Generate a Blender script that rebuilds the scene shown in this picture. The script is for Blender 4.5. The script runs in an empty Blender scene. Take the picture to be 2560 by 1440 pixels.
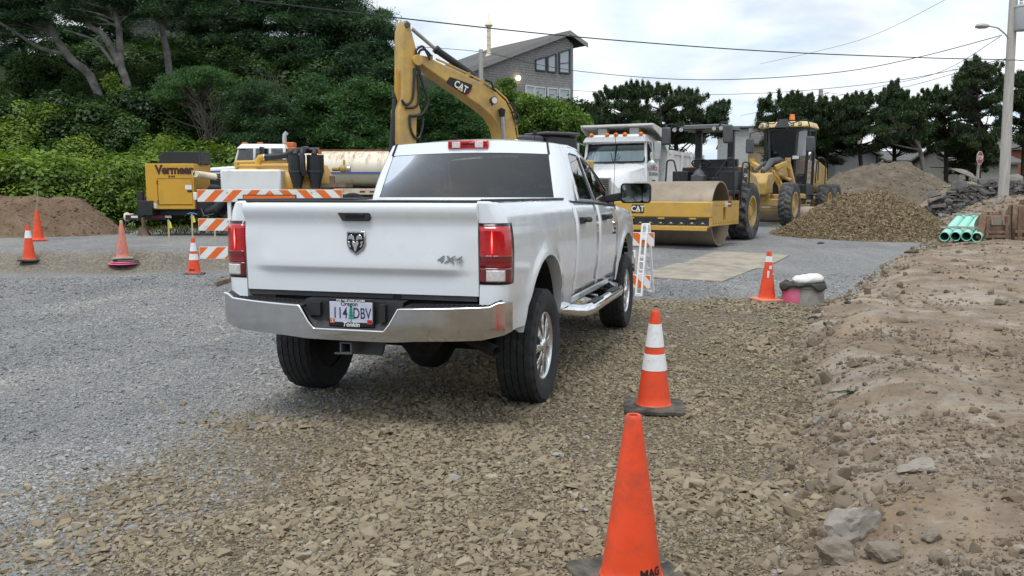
import bpy, bmesh, math, random
import numpy as np
from mathutils import Vector, Matrix, noise as mnoise
rnd = random.Random(7)
rng = np.random.default_rng(7)
scene = bpy.context.scene
COL = scene.collection
pi = math.pi
R = math.radians

# ---------------------------------------------------------------- camera
FPX, PITCH, CAMH = 2190.0, R(6.148), 1.525
cd = bpy.data.cameras.new('camera')
cam = bpy.data.objects.new('camera', cd)
COL.objects.link(cam)
cam.location = (0, 0, CAMH)
cam.rotation_euler = (pi/2 - PITCH, 0, 0)
cd.sensor_width = 36.0
cd.lens = 36.0*FPX/2560
cd.clip_end = 2000
scene.camera = cam

# ---------------------------------------------------------------- sky and sun
SUN_AZ, SUN_EL = R(205), R(66)          # azimuth clockwise from +Y: behind the camera, to the left
world = bpy.data.worlds.new('World')
scene.world = world
world.use_nodes = True
wn = world.node_tree
wn.nodes.clear()
def wnode(t, **k):
    n = wn.nodes.new(t)
    for a, b in k.items(): setattr(n, a, b)
    return n
w_out = wnode('ShaderNodeOutputWorld'); w_bg = wnode('ShaderNodeBackground')
sky = wnode('ShaderNodeTexSky', sky_type='NISHITA', sun_disc=False)
sky.sun_elevation = SUN_EL; sky.sun_rotation = SUN_AZ
w_tc = wnode('ShaderNodeTexCoord'); w_sep = wnode('ShaderNodeSeparateXYZ')
wn.links.new(w_tc.outputs['Generated'], w_sep.inputs[0])
w_add = wnode('ShaderNodeMath', operation='ADD'); w_add.inputs[1].default_value = 0.22
w_max = wnode('ShaderNodeMath', operation='MAXIMUM'); w_max.inputs[1].default_value = 0.06
wn.links.new(w_sep.outputs['Z'], w_add.inputs[0]); wn.links.new(w_add.outputs[0], w_max.inputs[0])
w_dx = wnode('ShaderNodeMath', operation='DIVIDE'); w_dy = wnode('ShaderNodeMath', operation='DIVIDE')
wn.links.new(w_sep.outputs['X'], w_dx.inputs[0]); wn.links.new(w_max.outputs[0], w_dx.inputs[1])
wn.links.new(w_sep.outputs['Y'], w_dy.inputs[0]); wn.links.new(w_max.outputs[0], w_dy.inputs[1])
w_cmb = wnode('ShaderNodeCombineXYZ')
wn.links.new(w_dx.outputs[0], w_cmb.inputs[0]); wn.links.new(w_dy.outputs[0], w_cmb.inputs[1])
w_n1 = wnode('ShaderNodeTexNoise'); w_n1.inputs['Scale'].default_value = 1.1; w_n1.inputs['Detail'].default_value = 7; w_n1.inputs['Distortion'].default_value = 0.6
w_n2 = wnode('ShaderNodeTexNoise'); w_n2.inputs['Scale'].default_value = 1.9; w_n2.inputs['Detail'].default_value = 6; w_n2.inputs['Distortion'].default_value = 0.5
for n in (w_n1, w_n2): wn.links.new(w_cmb.outputs[0], n.inputs['Vector'])
w_r1 = wnode('ShaderNodeValToRGB'); w_r1.color_ramp.elements[0].position = 0.33; w_r1.color_ramp.elements[1].position = 0.52
w_r1.color_ramp.elements[0].color = (0.5, 0.5, 0.5, 1)
wn.links.new(w_n1.outputs['Fac'], w_r1.inputs[0])
w_r2 = wnode('ShaderNodeValToRGB'); w_r2.color_ramp.elements[0].position = 0.34; w_r2.color_ramp.elements[1].position = 0.60
w_r2.color_ramp.elements[0].color = (7.4, 8.9, 10.5, 1); w_r2.color_ramp.elements[1].color = (11.6, 11.9, 12.1, 1)
wn.links.new(w_n2.outputs['Fac'], w_r2.inputs[0])
w_mix = wnode('ShaderNodeMixRGB'); wn.links.new(w_r1.outputs[0], w_mix.inputs[0])
wn.links.new(sky.outputs[0], w_mix.inputs[1]); wn.links.new(w_r2.outputs[0], w_mix.inputs[2])
wn.links.new(w_mix.outputs[0], w_bg.inputs[0]); w_bg.inputs[1].default_value = 0.096
wn.links.new(w_bg.outputs[0], w_out.inputs[0])

sl = bpy.data.lights.new('sun', 'SUN'); sl.energy = 1.9; sl.angle = R(26); sl.color = (1.0, 0.975, 0.94)
sun = bpy.data.objects.new('sun', sl); COL.objects.link(sun)
sdir = Vector((math.sin(SUN_AZ)*math.cos(SUN_EL), math.cos(SUN_AZ)*math.cos(SUN_EL), math.sin(SUN_EL)))
sun.rotation_euler = sdir.to_track_quat('Z', 'Y').to_euler()
sun.location = sdir*50
vs = scene.view_settings
vs.view_transform = 'Standard'; vs.look = 'None'; vs.gamma = 1.0; vs.exposure = 0.08; vs.use_curve_mapping = False
scene.render.engine = 'CYCLES'
scene.cycles.max_bounces = 6; scene.cycles.diffuse_bounces = 2; scene.cycles.glossy_bounces = 3
scene.cycles.transparent_max_bounces = 8; scene.cycles.transmission_bounces = 3
scene.cycles.caustics_reflective = False; scene.cycles.caustics_refractive = False

# ---------------------------------------------------------------- measuring: where a sight line of the survey meets a depth or a level
def ray(px, py):
    a, b = (px-1280)/FPX, -(py-720)/FPX
    return Vector((a, math.cos(PITCH)+b*math.sin(PITCH), -math.sin(PITCH)+b*math.cos(PITCH)))
def A(px, py, Y):
    d = ray(px, py); return Vector((0, 0, CAMH)) + d*(Y/d.y)
def G(px, py, z=0.0):
    d = ray(px, py); return Vector((0, 0, CAMH)) + d*((z-CAMH)/d.z)
def PL(px, py, o, n):                      # meets a vertical plane through o with normal n
    d = ray(px, py); c = Vector((0, 0, CAMH)); n = Vector(n)
    return c + d*((Vector(o)-c).dot(n)/d.dot(n))

# ---------------------------------------------------------------- materials
M = {}
class NT:
    def __init__(s, name):
        m = bpy.data.materials.new(name); m.use_nodes = True; s.m = m; s.t = m.node_tree; s.t.nodes.clear()
        s.out = s.n('ShaderNodeOutputMaterial')
    def n(s, t, ins=None, **k):
        x = s.t.nodes.new(t)
        for a, b in k.items(): setattr(x, a, b)
        for a, b in (ins or {}).items():
            if hasattr(b, 'is_output') or isinstance(b, bpy.types.NodeSocket): s.t.links.new(b, x.inputs[a])
            else: x.inputs[a].default_value = b
        return x
    def ramp(s, fac, stops):
        r = s.n('ShaderNodeValToRGB', {0: fac}); e = r.color_ramp.elements
        e[0].position, e[0].color = stops[0][0], c4(stops[0][1]); e[1].position, e[1].color = stops[-1][0], c4(stops[-1][1])
        for p, c in stops[1:-1]:
            q = e.new(p); q.color = c4(c)
        return r.outputs[0]
    def mix(s, f, a, b, mode='MIX'):
        return s.n('ShaderNodeMixRGB', {0: f, 1: a if not isinstance(a, tuple) else c4(a), 2: b if not isinstance(b, tuple) else c4(b)}, blend_type=mode).outputs[0]
    def noise(s, vec, scale, detail=4, rough=.55, dist=0):
        return s.n('ShaderNodeTexNoise', {'Vector': vec, 'Scale': scale, 'Detail': detail, 'Roughness': rough, 'Distortion': dist}).outputs['Fac']
    def obj(s): return s.n('ShaderNodeTexCoord').outputs['Object']
    def pos(s): return s.n('ShaderNodeNewGeometry').outputs['Position']
    def bump(s, h, strength=.3, dist=.02, nrm=None):
        i = {'Height': h, 'Strength': strength, 'Distance': dist}
        if nrm: i['Normal'] = nrm
        return s.n('ShaderNodeBump', i).outputs[0]
    def bsdf(s, **k):
        b = s.n('ShaderNodeBsdfPrincipled', {a.replace('_', ' '): (c4(v) if isinstance(v, tuple) and a == 'Base_Color' else v) for a, v in k.items()})
        return b.outputs[0]
    def done(s, sh): s.t.links.new(sh, s.out.inputs[0]); return s.m
def c4(c):
    if isinstance(c, (int, float)): return (c, c, c, 1)
    return tuple(c) if len(c) == 4 else (c[0], c[1], c[2], 1)

def mat(name, col, rough=.5, metal=0., var=.12, scale=6, bump=0., dirt=None, dirt_amt=.0, coat=0., bscale=40, spec=.5):
    """painted or raw surface: base colour, slow blotches, optional dirt or rust, fine relief"""
    if name in M: return M[name]
    t = NT(name); o = t.obj()
    n1 = t.noise(o, scale, 5, .6)
    c = t.mix(t.ramp(n1, [(.3, 0), (.7, 1)]), tuple(x*(1-var) for x in col), tuple(min(1, x*(1+var)) for x in col))
    if dirt is not None:
        d = t.ramp(t.noise(o, scale*.7, 8, .7, .4), [(.62-dirt_amt*.4, 0), (.80-dirt_amt*.3, 1)])
        c = t.mix(d, c, tuple(dirt))
    rg = t.ramp(t.noise(o, scale*2.3, 4), [(.3, max(0, rough-.08)), (.7, min(1, rough+.10))])
    k = dict(Base_Color=c, Roughness=rg, Metallic=metal, Coat_Weight=coat, Coat_Roughness=.08)
    k['Specular_IOR_Level'] = spec
    if bump: k['Normal'] = t.bump(t.noise(o, bscale, 5, .65), bump, .01)
    M[name] = t.done(t.bsdf(**k)); return M[name]

def glass(name, tint, rough=.02, refl=1.0, ior=1.6):
    if name in M: return M[name]
    t = NT(name)
    tr = t.n('ShaderNodeBsdfTransparent', {0: c4(tint)}).outputs[0]
    gl = t.n('ShaderNodeBsdfGlossy', {0: (refl, refl, refl, 1), 1: rough}).outputs[0]
    fr = t.n('ShaderNodeFresnel', {0: ior}).outputs[0]
    M[name] = t.done(t.n('ShaderNodeMixShader', {0: fr, 1: tr, 2: gl}).outputs[0]); return M[name]

def emit(name, col, st):
    if name in M: return M[name]
    t = NT(name)
    M[name] = t.done(t.n('ShaderNodeEmission', {0: c4(col), 1: st}).outputs[0]); return M[name]

# paints and stuffs
mat('white_paint', (.82, .835, .85), .28, coat=.6, var=.015, scale=2)
mat('truck_white', (.79, .83, .87), .20, var=.012, scale=3, coat=1., dirt=(.74, .73, .70), dirt_amt=.0)
mat('chrome', (.82, .83, .85), .09, 1., var=.04, scale=10)
mat('dull_chrome', (.66, .67, .69), .11, 1., var=.08, scale=7)
mat('alloy', (.74, .75, .77), .30, 1., var=.05)
mat('black_plastic', (.018, .019, .021), .55, var=.2, scale=30, bump=.15, bscale=160)
mat('gloss_black', (.012, .012, .014), .2, var=.1)
mat('rubber', (.024, .025, .027), .82, var=.25, scale=9, dirt=(.10, .09, .075), dirt_amt=.12, bump=.1, bscale=90)
mat('dusty_rubber', (.045, .047, .05), .88, var=.25, scale=7, dirt=(.16, .15, .135), dirt_amt=.4, bump=.15, bscale=60)
mat('under_metal', (.012, .012, .012), .8, var=.4, scale=9, dirt=(.035, .028, .022), dirt_amt=.3)
mat('dark_interior', (.03, .031, .034), .8, var=.2)
mat('grey_interior', (.42, .41, .39), .8, var=.1)
mat('cat_yellow', (.56, .335, .062), .42, var=.08, scale=3, dirt=(.36, .25, .11), dirt_amt=.3)
mat('cat_yellow_dusty', (.55, .345, .085), .5, var=.1, scale=3, dirt=(.34, .25, .13), dirt_amt=.45)
mat('cat_pale', (.72, .56, .26), .45, var=.08, scale=3, dirt=(.45, .36, .2), dirt_amt=.3)
mat('vermeer_yellow', (.60, .335, .035), .38, var=.05, scale=2, dirt=(.4, .24, .06), dirt_amt=.15)
mat('machine_black', (.020, .022, .026), .45, var=.2, scale=8)
mat('machine_grey', (.07, .075, .085), .5, var=.15, scale=5)
mat('steel', (.36, .36, .37), .35, .9, var=.15)
mat('worn_steel', (.30, .245, .185), .5, .25, var=.12, scale=2.5, dirt=(.20, .16, .12), dirt_amt=.3, bump=.05, bscale=20)
mat('rust', (.19, .085, .045), .85, var=.35, scale=4, dirt=(.10, .055, .035), dirt_amt=.5, bump=.3)
mat('rust_brown', (.16, .10, .065), .8, var=.3, scale=5, dirt=(.25, .19, .14), dirt_amt=.5, bump=.3)
mat('cone_orange', (.80, .075, .020), .45, var=.10, scale=7, dirt=(.40, .07, .035), dirt_amt=.35, bump=.06, bscale=60)
mat('cone_faded', (.72, .20, .12), .6, var=.12, scale=6, dirt=(.55, .24, .16), dirt_amt=.5)
mat('cone_base', (.035, .035, .034), .85, var=.2, scale=9, dirt=(.15, .13, .10), dirt_amt=.5, bump=.2)
mat('reflective_white', (.80, .81, .82), .35, var=.03, scale=9, dirt=(.42, .40, .37), dirt_amt=.18)
mat('reflective_orange', (.80, .16, .02), .4, var=.04, scale=9)
mat('plastic_white', (.80, .80, .79), .45, var=.04, scale=5, dirt=(.5, .48, .44), dirt_amt=.15)
mat('pink', (.72, .12, .26), .6, var=.15, scale=8, dirt=(.35, .28, .25), dirt_amt=.35)
mat('concrete', (.33, .32, .29), .9, var=.15, scale=8, bump=.3, dirt=(.22, .19, .16), dirt_amt=.4)
mat('wood_weathered', (.36, .33, .29), .85, var=.2, scale=9, bump=.3, dirt=(.2, .17, .14), dirt_amt=.3)
mat('wood_new', (.50, .40, .26), .8, var=.15, scale=9, bump=.2)
mat('wood_brown', (.20, .125, .08), .85, var=.3, scale=7, bump=.3, dirt=(.11, .07, .05), dirt_amt=.4)
mat('pvc_green', (.33, .70, .58), .4, var=.04, scale=3)
mat('pvc_green_deep', (.05, .36, .25), .4, var=.04, scale=3)
mat('yellow_flag', (.80, .68, .02), .6, var=.05)
mat('blue_tape', (.05, .25, .62), .5, var=.05)
mat('blue_paint', (.04, .12, .42), .4, var=.1, scale=5)
mat('spray_blue', (.18, .24, .46), .7, var=.25, scale=20, dirt=(.55, .22, .18), dirt_amt=.3)
mat('ink_black', (.012, .011, .011), .6, var=.1)
mat('ink_brown', (.05, .018, .015), .6, var=.1)
mat('ink_red', (.55, .03, .03), .5, var=.1)
mat('sticker_maroon', (.25, .02, .035), .5, var=.1)
mat('sticker_white', (.78, .78, .76), .5, var=.05)
mat('sign_red', (.26, .02, .028), .45, var=.06)
mat('amber', (.85, .22, .015), .25, var=.05, coat=.5)
mat('amber_dark', (.55, .16, .05), .4, var=.15)
mat('red_lens', (.48, .008, .012), .12, var=.25, scale=18, coat=1.)
mat('red_dark', (.16, .004, .006), .15, var=.2, scale=18, coat=1.)
mat('clear_lens', (.62, .60, .60), .15, var=.2, scale=60, coat=1.)
mat('cable', (.02, .02, .022), .7, var=.1)
mat('galvanised', (.47, .48, .49), .42, .6, var=.1)
mat('transformer_grey', (.42, .44, .46), .5, var=.06)
mat('mirror', (.55, .58, .60), .03, 1., var=.01)
mat('cream_tank', (.70, .64, .50), .5, var=.07, scale=1.5, dirt=(.36, .17, .06), dirt_amt=.22)
mat('cream_pipe', (.75, .66, .47), .5, var=.06, dirt=(.4, .3, .18), dirt_amt=.25)
mat('old_white', (.74, .75, .74), .4, var=.05, scale=2, dirt=(.5, .46, .4), dirt_amt=.2)
mat('bag_white', (.74, .74, .70), .8, var=.08, scale=12, dirt=(.45, .40, .34), dirt_amt=.25, bump=.3, bscale=25)
mat('dark_cloth', (.045, .045, .042), .95, var=.4, scale=20, bump=.4)
glass('tinted_glass', (.13, .137, .15), ior=1.75)
glass('window_glass', (.34, .36, .38))
glass('truck_glass', (.78, .88, .88), ior=1.9)
glass('cab_glass', (.22, .30, .31), ior=1.3)
M['lamp_glow'] = emit('lamp_glow', (1.0, .78, .45), 6)
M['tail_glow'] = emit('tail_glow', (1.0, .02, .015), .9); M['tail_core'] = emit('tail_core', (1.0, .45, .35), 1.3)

# ---------------------------------------------------------------- mesh builder
class MB:
    def __init__(s): s.v = []; s.f = []; s.m = []
    def add(s, vs, fs, mi=0):
        o = len(s.v); s.v += [tuple(p) for p in vs]
        s.f += [tuple(i+o for i in f) for f in fs]; s.m += [mi]*len(fs); return s
    def hexa(s, p, mi=0):                   # 4 bottom + 4 top
        return s.add(p, [(3,2,1,0),(4,5,6,7),(0,1,5,4),(1,2,6,5),(2,3,7,6),(3,0,4,7)], mi)
    def box(s, c, d, rot=None, mi=0, taper=1.):
        x, y, z = d[0]/2, d[1]/2, d[2]/2; q = []
        for sz, k in ((-z, 1), (z, taper)):
            for sx, sy in ((-x,-y),(x,-y),(x,y),(-x,y)): q.append(Vector((sx*k, sy*k, sz)))
        if rot is not None:
            Rm = rot if isinstance(rot, Matrix) else Matrix.Rotation(rot, 3, 'Z'); q = [Rm @ p for p in q]
        return s.hexa([p+Vector(c) for p in q], mi)
    def bar(s, a, b, w, h, mi=0, up=(0,0,1)):
        a, b = Vector(a), Vector(b); d = (b-a).normalized(); u = Vector(up)
        if abs(d.dot(u)) > .98: u = Vector((1,0,0))
        r = d.cross(u).normalized()*(w/2); u = r.cross(d).normalized()*(h/2)
        return s.hexa([a-r-u, a+r-u, a+r+u, a-r+u, b-r-u, b+r-u, b+r+u, b-r+u], mi)
    def cyl(s, a, b, r0, r1=None, n=16, mi=0, caps=True):
        r1 = r0 if r1 is None else r1
        return s.tube([a, b], [r0, r1], n, mi, caps)
    def tube(s, pts, r, n=8, mi=0, caps=True, closed=False):
        P = [Vector(p) for p in pts]; k = len(P)
        rr = r if isinstance(r, (list, tuple)) else [r]*k
        vs, fs = [], []; prev = None
        for i in range(k):
            if closed: d = P[(i+1) % k]-P[i-1]
            else: d = P[min(i+1, k-1)]-P[max(i-1, 0)]
            d = d.normalized() if d.length > 1e-9 else Vector((0,0,1))
            if prev is None:
                u = Vector((0,0,1)) if abs(d.z) < .95 else Vector((1,0,0)); u = (u-d*u.dot(d)).normalized()
            else:
                u = prev-d*prev.dot(d); u = u.normalized() if u.length > 1e-6 else d.orthogonal().normalized()
            prev = u; w = d.cross(u)
            for j in range(n):
                a = 2*pi*j/n; vs.append(P[i]+(u*math.cos(a)+w*math.sin(a))*rr[i])
        for i in range(k if closed else k-1):
            for j in range(n):
                a, b = i*n+j, i*n+(j+1) % n; c, d = ((i+1) % k)*n+(j+1) % n, ((i+1) % k)*n+j
                fs.append((a, b, c, d))
        if caps and not closed: fs += [tuple(range(n))[::-1], tuple(range((k-1)*n, k*n))]
        return s.add(vs, fs, mi)
    def lathe(s, prof, o=(0,0,0), ax=(0,0,1), n=24, mi=0, mis=None, wob=None):
        ax = Vector(ax).normalized(); u = ax.orthogonal().normalized(); w = ax.cross(u); o = Vector(o); vs, fs, ms = [], [], []
        for i, (r, h) in enumerate(prof):
            for j in range(n):
                a = 2*pi*j/n; vs.append(o+ax*h+(u*math.cos(a)+w*math.sin(a))*max(r, 1e-5))
        b = len(s.v); s.v += [tuple(p) for p in vs]
        for i in range(len(prof)-1):
            for j in range(n):
                s.f.append((b+i*n+j, b+i*n+(j+1) % n, b+(i+1)*n+(j+1) % n, b+(i+1)*n+j)); s.m.append(mis[i] if mis else mi)
        return s
    def prism(s, poly, o, u, w, d, mi=0):
        """outline poly in (u,w) coordinates at o, thickened by the vector d"""
        o, u, w, d = Vector(o), Vector(u), Vector(w), Vector(d); k = len(poly)
        a = [o+u*p[0]+w*p[1] for p in poly]; vs = a+[p+d for p in a]
        fs = [tuple(range(k))[::-1], tuple(range(k, 2*k))]+[(i, (i+1) % k, k+(i+1) % k, k+i) for i in range(k)]
        return s.add(vs, fs, mi)
    def solid(s, pts, d, mi=0):
        d = Vector(d); a = [Vector(p) for p in pts]; k = len(a)
        fs = [tuple(range(k))[::-1], tuple(range(k, 2*k))]+[(i, (i+1) % k, k+(i+1) % k, k+i) for i in range(k)]
        return s.add(a+[p+d for p in a], fs, mi)
    def grid(s, rows, mi=0, closed=False):
        n = len(rows[0]); vs = [p for r in rows for p in r]; fs = []
        for i in range(len(rows)-1):
            for j in range(n if closed else n-1):
                fs.append((i*n+j, i*n+(j+1) % n, (i+1)*n+(j+1) % n, (i+1)*n+j))
        return s.add(vs, fs, mi)
    def ring(s, outer, inner, mi=0):
        k = len(outer); return s.add(list(outer)+list(inner), [(i, (i+1) % k, k+(i+1) % k, k+i) for i in range(k)], mi)
    def ngon(s, pts, mi=0): return s.add(pts, [tuple(range(len(pts)))], mi)
    def xform(s, mtx):
        s.v = [tuple(mtx @ Vector(p)) for p in s.v]; return s
    def mirror_y(s):
        k = len(s.v); s.v += [(p[0], -p[1], p[2]) for p in s.v]
        s.f += [tuple(i+k for i in f)[::-1] for f in s.f]; s.m += list(s.m); return s
    def build(s, name, mats, parent=None, smooth=35, bevel=0., recalc=True, thick=0.):
        me = bpy.data.meshes.new(name); me.from_pydata(s.v, [], s.f)
        for x in (mats if isinstance(mats, (list, tuple)) else [mats]): me.materials.append(M[x] if isinstance(x, str) else x)
        if len(me.polygons) == len(s.m): me.polygons.foreach_set('material_index', s.m)
        if recalc:
            bm = bmesh.new(); bm.from_mesh(me)
            if recalc == 'weld': bmesh.ops.remove_doubles(bm, verts=bm.verts, dist=1e-4)
            bmesh.ops.recalc_face_normals(bm, faces=bm.faces); bm.to_mesh(me); bm.free()
        if smooth:
            me.shade_smooth(); me.set_sharp_from_angle(angle=R(smooth))
        me.update()
        o = bpy.data.objects.new(name, me); COL.objects.link(o)
        if parent is not None: o.parent = parent
        if thick:
            q = o.modifiers.new('thickness', 'SOLIDIFY'); q.thickness = thick; q.offset = -1
        if bevel:
            q = o.modifiers.new('edge', 'BEVEL'); q.width = bevel; q.segments = 2; q.limit_method = 'ANGLE'; q.angle_limit = R(40)
            q.harden_normals = False
        return o

def thing(name, label, cat, loc=(0,0,0), rz=0., group=None):
    o = bpy.data.objects.new(name, None); COL.objects.link(o)
    o.location = loc; o.rotation_euler = (0, 0, rz); o.empty_display_size = .2
    return tag(o, label, cat, group)
def tag(o, label=None, cat=None, group=None, kind=None):
    if label: o['label'] = label
    if cat: o['category'] = cat
    if group: o['group'] = group
    if kind: o['kind'] = kind
    return o
def dup(root, loc=None, rz=None, label=None, group=None, scale=None):
    r = root.copy(); COL.objects.link(r)
    if loc is not None: r.location = loc
    if rz is not None: r.rotation_euler = (root.rotation_euler[0], root.rotation_euler[1], rz)
    if scale is not None: r.scale = scale if hasattr(scale, '__len__') else (scale,)*3
    if label: r['label'] = label
    if group: r['group'] = group
    for ch in [c for c in root.children]:
        k = ch.copy(); COL.objects.link(k); k.parent = r
        for g in [c for c in ch.children]:
            q = g.copy(); COL.objects.link(q); q.parent = k
    return r
def rebase(root):
    """give parts built in world coordinates the frame of their thing"""
    mi = Matrix.LocRotScale(root.location, root.rotation_euler, None).inverted()
    done = set()
    for ch in root.children_recursive:
        if ch.type == 'MESH' and ch.data.name not in done: ch.data.transform(mi); done.add(ch.data.name)
    return root

def text(name, body, size, mtx, m, parent, depth=.002, bold=0., shear=0., align='CENTER', sx=1., spacing=1.):
    cu = bpy.data.curves.new(name, 'FONT'); cu.body = body; cu.size = size; cu.extrude = depth; cu.offset = bold
    cu.shear = shear; cu.align_x = align; cu.align_y = 'CENTER'; cu.space_character = spacing; cu.resolution_u = 3
    t = bpy.data.objects.new(name+'_curve', cu); COL.objects.link(t)
    bpy.context.view_layer.update()
    me = bpy.data.meshes.new_from_object(t.evaluated_get(bpy.context.evaluated_depsgraph_get()))
    bpy.data.objects.remove(t); bpy.data.curves.remove(cu)
    me.transform(Matrix.Diagonal((sx, 1, 1, 1))); me.transform(mtx); me.materials.clear(); me.materials.append(M[m])
    o = bpy.data.objects.new(name, me); COL.objects.link(o); o.parent = parent
    return o
def frame(o, x, y):
    """matrix whose X axis runs along x, Y along y (up of the lettering) at o"""
    x, y = Vector(x).normalized(), Vector(y); z = x.cross(y).normalized(); y = z.cross(x)
    m = Matrix((x, y, z)).transposed().to_4x4(); m.translation = Vector(o); return m
def lerp(a, b, t): return a+(b-a)*t
def sstep(a, b, x):
    t = np.clip((np.asarray(x, float)-a)/(b-a), 0, 1); return t*t*(3-2*t)
def rrect(x0, x1, y0, y1, r, n=4):
    out = []
    for cx, cy, a0 in ((x1-r, y0+r, -90), (x1-r, y1-r, 0), (x0+r, y1-r, 90), (x0+r, y0+r, 180)):
        for i in range(n+1):
            a = R(a0+90*i/n); out.append((cx+r*math.cos(a), cy+r*math.sin(a)))
    return out
# ================================================================ the ground
def vnoise(x, y, seed=0):
    """smooth value noise on numpy arrays"""
    xi, yi = np.floor(x).astype(np.int64), np.floor(y).astype(np.int64); fx, fy = x-xi, y-yi
    fx, fy = fx*fx*(3-2*fx), fy*fy*(3-2*fy)
    def h(a, b):
        n = (a*374761393 + b*668265263 + seed*1442695041) & 0x7fffffff
        n = ((n ^ (n >> 13))*1274126177) & 0x7fffffff
        return ((n ^ (n >> 16)) & 0xffff)/65535.0
    return (h(xi, yi)*(1-fx)+h(xi+1, yi)*fx)*(1-fy)+(h(xi, yi+1)*(1-fx)+h(xi+1, yi+1)*fx)*fy
def fbm(x, y, oct=4, seed=0):
    s, a, t = 0, .5, 0
    for i in range(oct):
        s = s+a*vnoise(x*2**i+i*17.3, y*2**i+i*9.1, seed+i); t += a; a *= .5
    return s/t
EDGE_Y = [0, 2.0, 3.4, 4.4, 5.4, 6.6, 8.0, 9.6, 11.0, 12.2, 14.0, 17, 20, 24, 30, 60]
EDGE_X = [.6, .8, 1.10, 1.50, 1.75, 2.15, 2.65, 3.05, 3.6, 4.3, 5.6, 7.2, 9.2, 11.6, 12.0, 12.0]
def dirt_edge(y): return np.interp(y, EDGE_Y, EDGE_X)
def bank_y(x): return 17.15+.35*np.sin(x*.9)+.1*np.sin(x*2.7)
def height(x, y):
    x = np.asarray(x, float); y = np.asarray(y, float)
    z = np.interp(y, [13, 17, 21, 28, 40, 60, 200], [0, .08, .27, .40, .5, .8, 1.2])
    left = sstep(-1.0, -3.2, x)
    z = z+left*(.30*sstep(bank_y(x), bank_y(x)+1.0, y)*np.interp(y, [17, 21, 28, 40], [1, .65, .4, .3]))
    z = z-left*.10*sstep(1.3, .0, np.abs(y-bank_y(x)+.55))
    # dug-up soil on the right
    d = x-dirt_edge(y)+.25*(fbm(x*1.3, y*1.3, 2, 3)-.5)
    near = np.interp(y, [2, 5, 9, 13, 18, 24], [.19, .20, .19, .16, .11, .05])
    z = z+near*sstep(-.05, 1.0, d)
    on = sstep(0, .6, d)*np.interp(y, [0, 18, 28, 40], [1, 1, .6, .1])
    z = z+on*((fbm(x*.75, y*.75, 3, 11)-.5)*.24+(fbm(x*2.6, y*2.6, 3, 5)-.5)*.085+(fbm(x*8., y*8., 3, 8)-.5)*.035)
    z = z-.07*np.exp(-((d+.12)/.25)**2)*np.interp(y, [3, 11, 14], [1, 1, 0])
    # compacted gravel is not quite level
    z = z+(1-on)*((fbm(x*.5, y*.5, 2, 21)-.5)*.03+(fbm(x*4, y*4, 2, 22)-.5)*.012)*np.interp(np.abs(y), [0, 30, 60], [1, 1, 0])
    # wooded hillside behind
    foot = np.interp(x, [-60, -14, -8, -2, 6, 14, 40], [24, 25, 27.5, 34, 40, 46, 60])
    top = np.interp(x, [-60, -6, 2, 9, 16, 24, 60], [8.2, 7.8, 6.8, 5.0, 2.4, .5, .4])
    z = z+top*sstep(foot, foot+24, y)+(fbm(x*.4, y*.4, 3, 31)-.5)*.8*sstep(foot+1, foot+6, y)
    return z
def gh(x, y): return float(height(np.array([x]), np.array([y]))[0])

def brown_mask(x, y):
    """1 where the loose brown crushed rock lies"""
    lx = np.interp(y, [3.0, 3.6, 4.3, 5.2, 6.2, 7.2, 9.0, 11.0, 12.4, 13.2], [-2.0, -1.85, -1.6, -1.4, -1.05, -.6, .1, .9, 1.4, 2.8])
    w = (fbm(x*1.1, y*1.1, 3, 41)-.5)*1.5
    return sstep(-1.25, .65, x-lx+w*1.25)*sstep(13.1, 12.2, y+w*.3)

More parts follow.
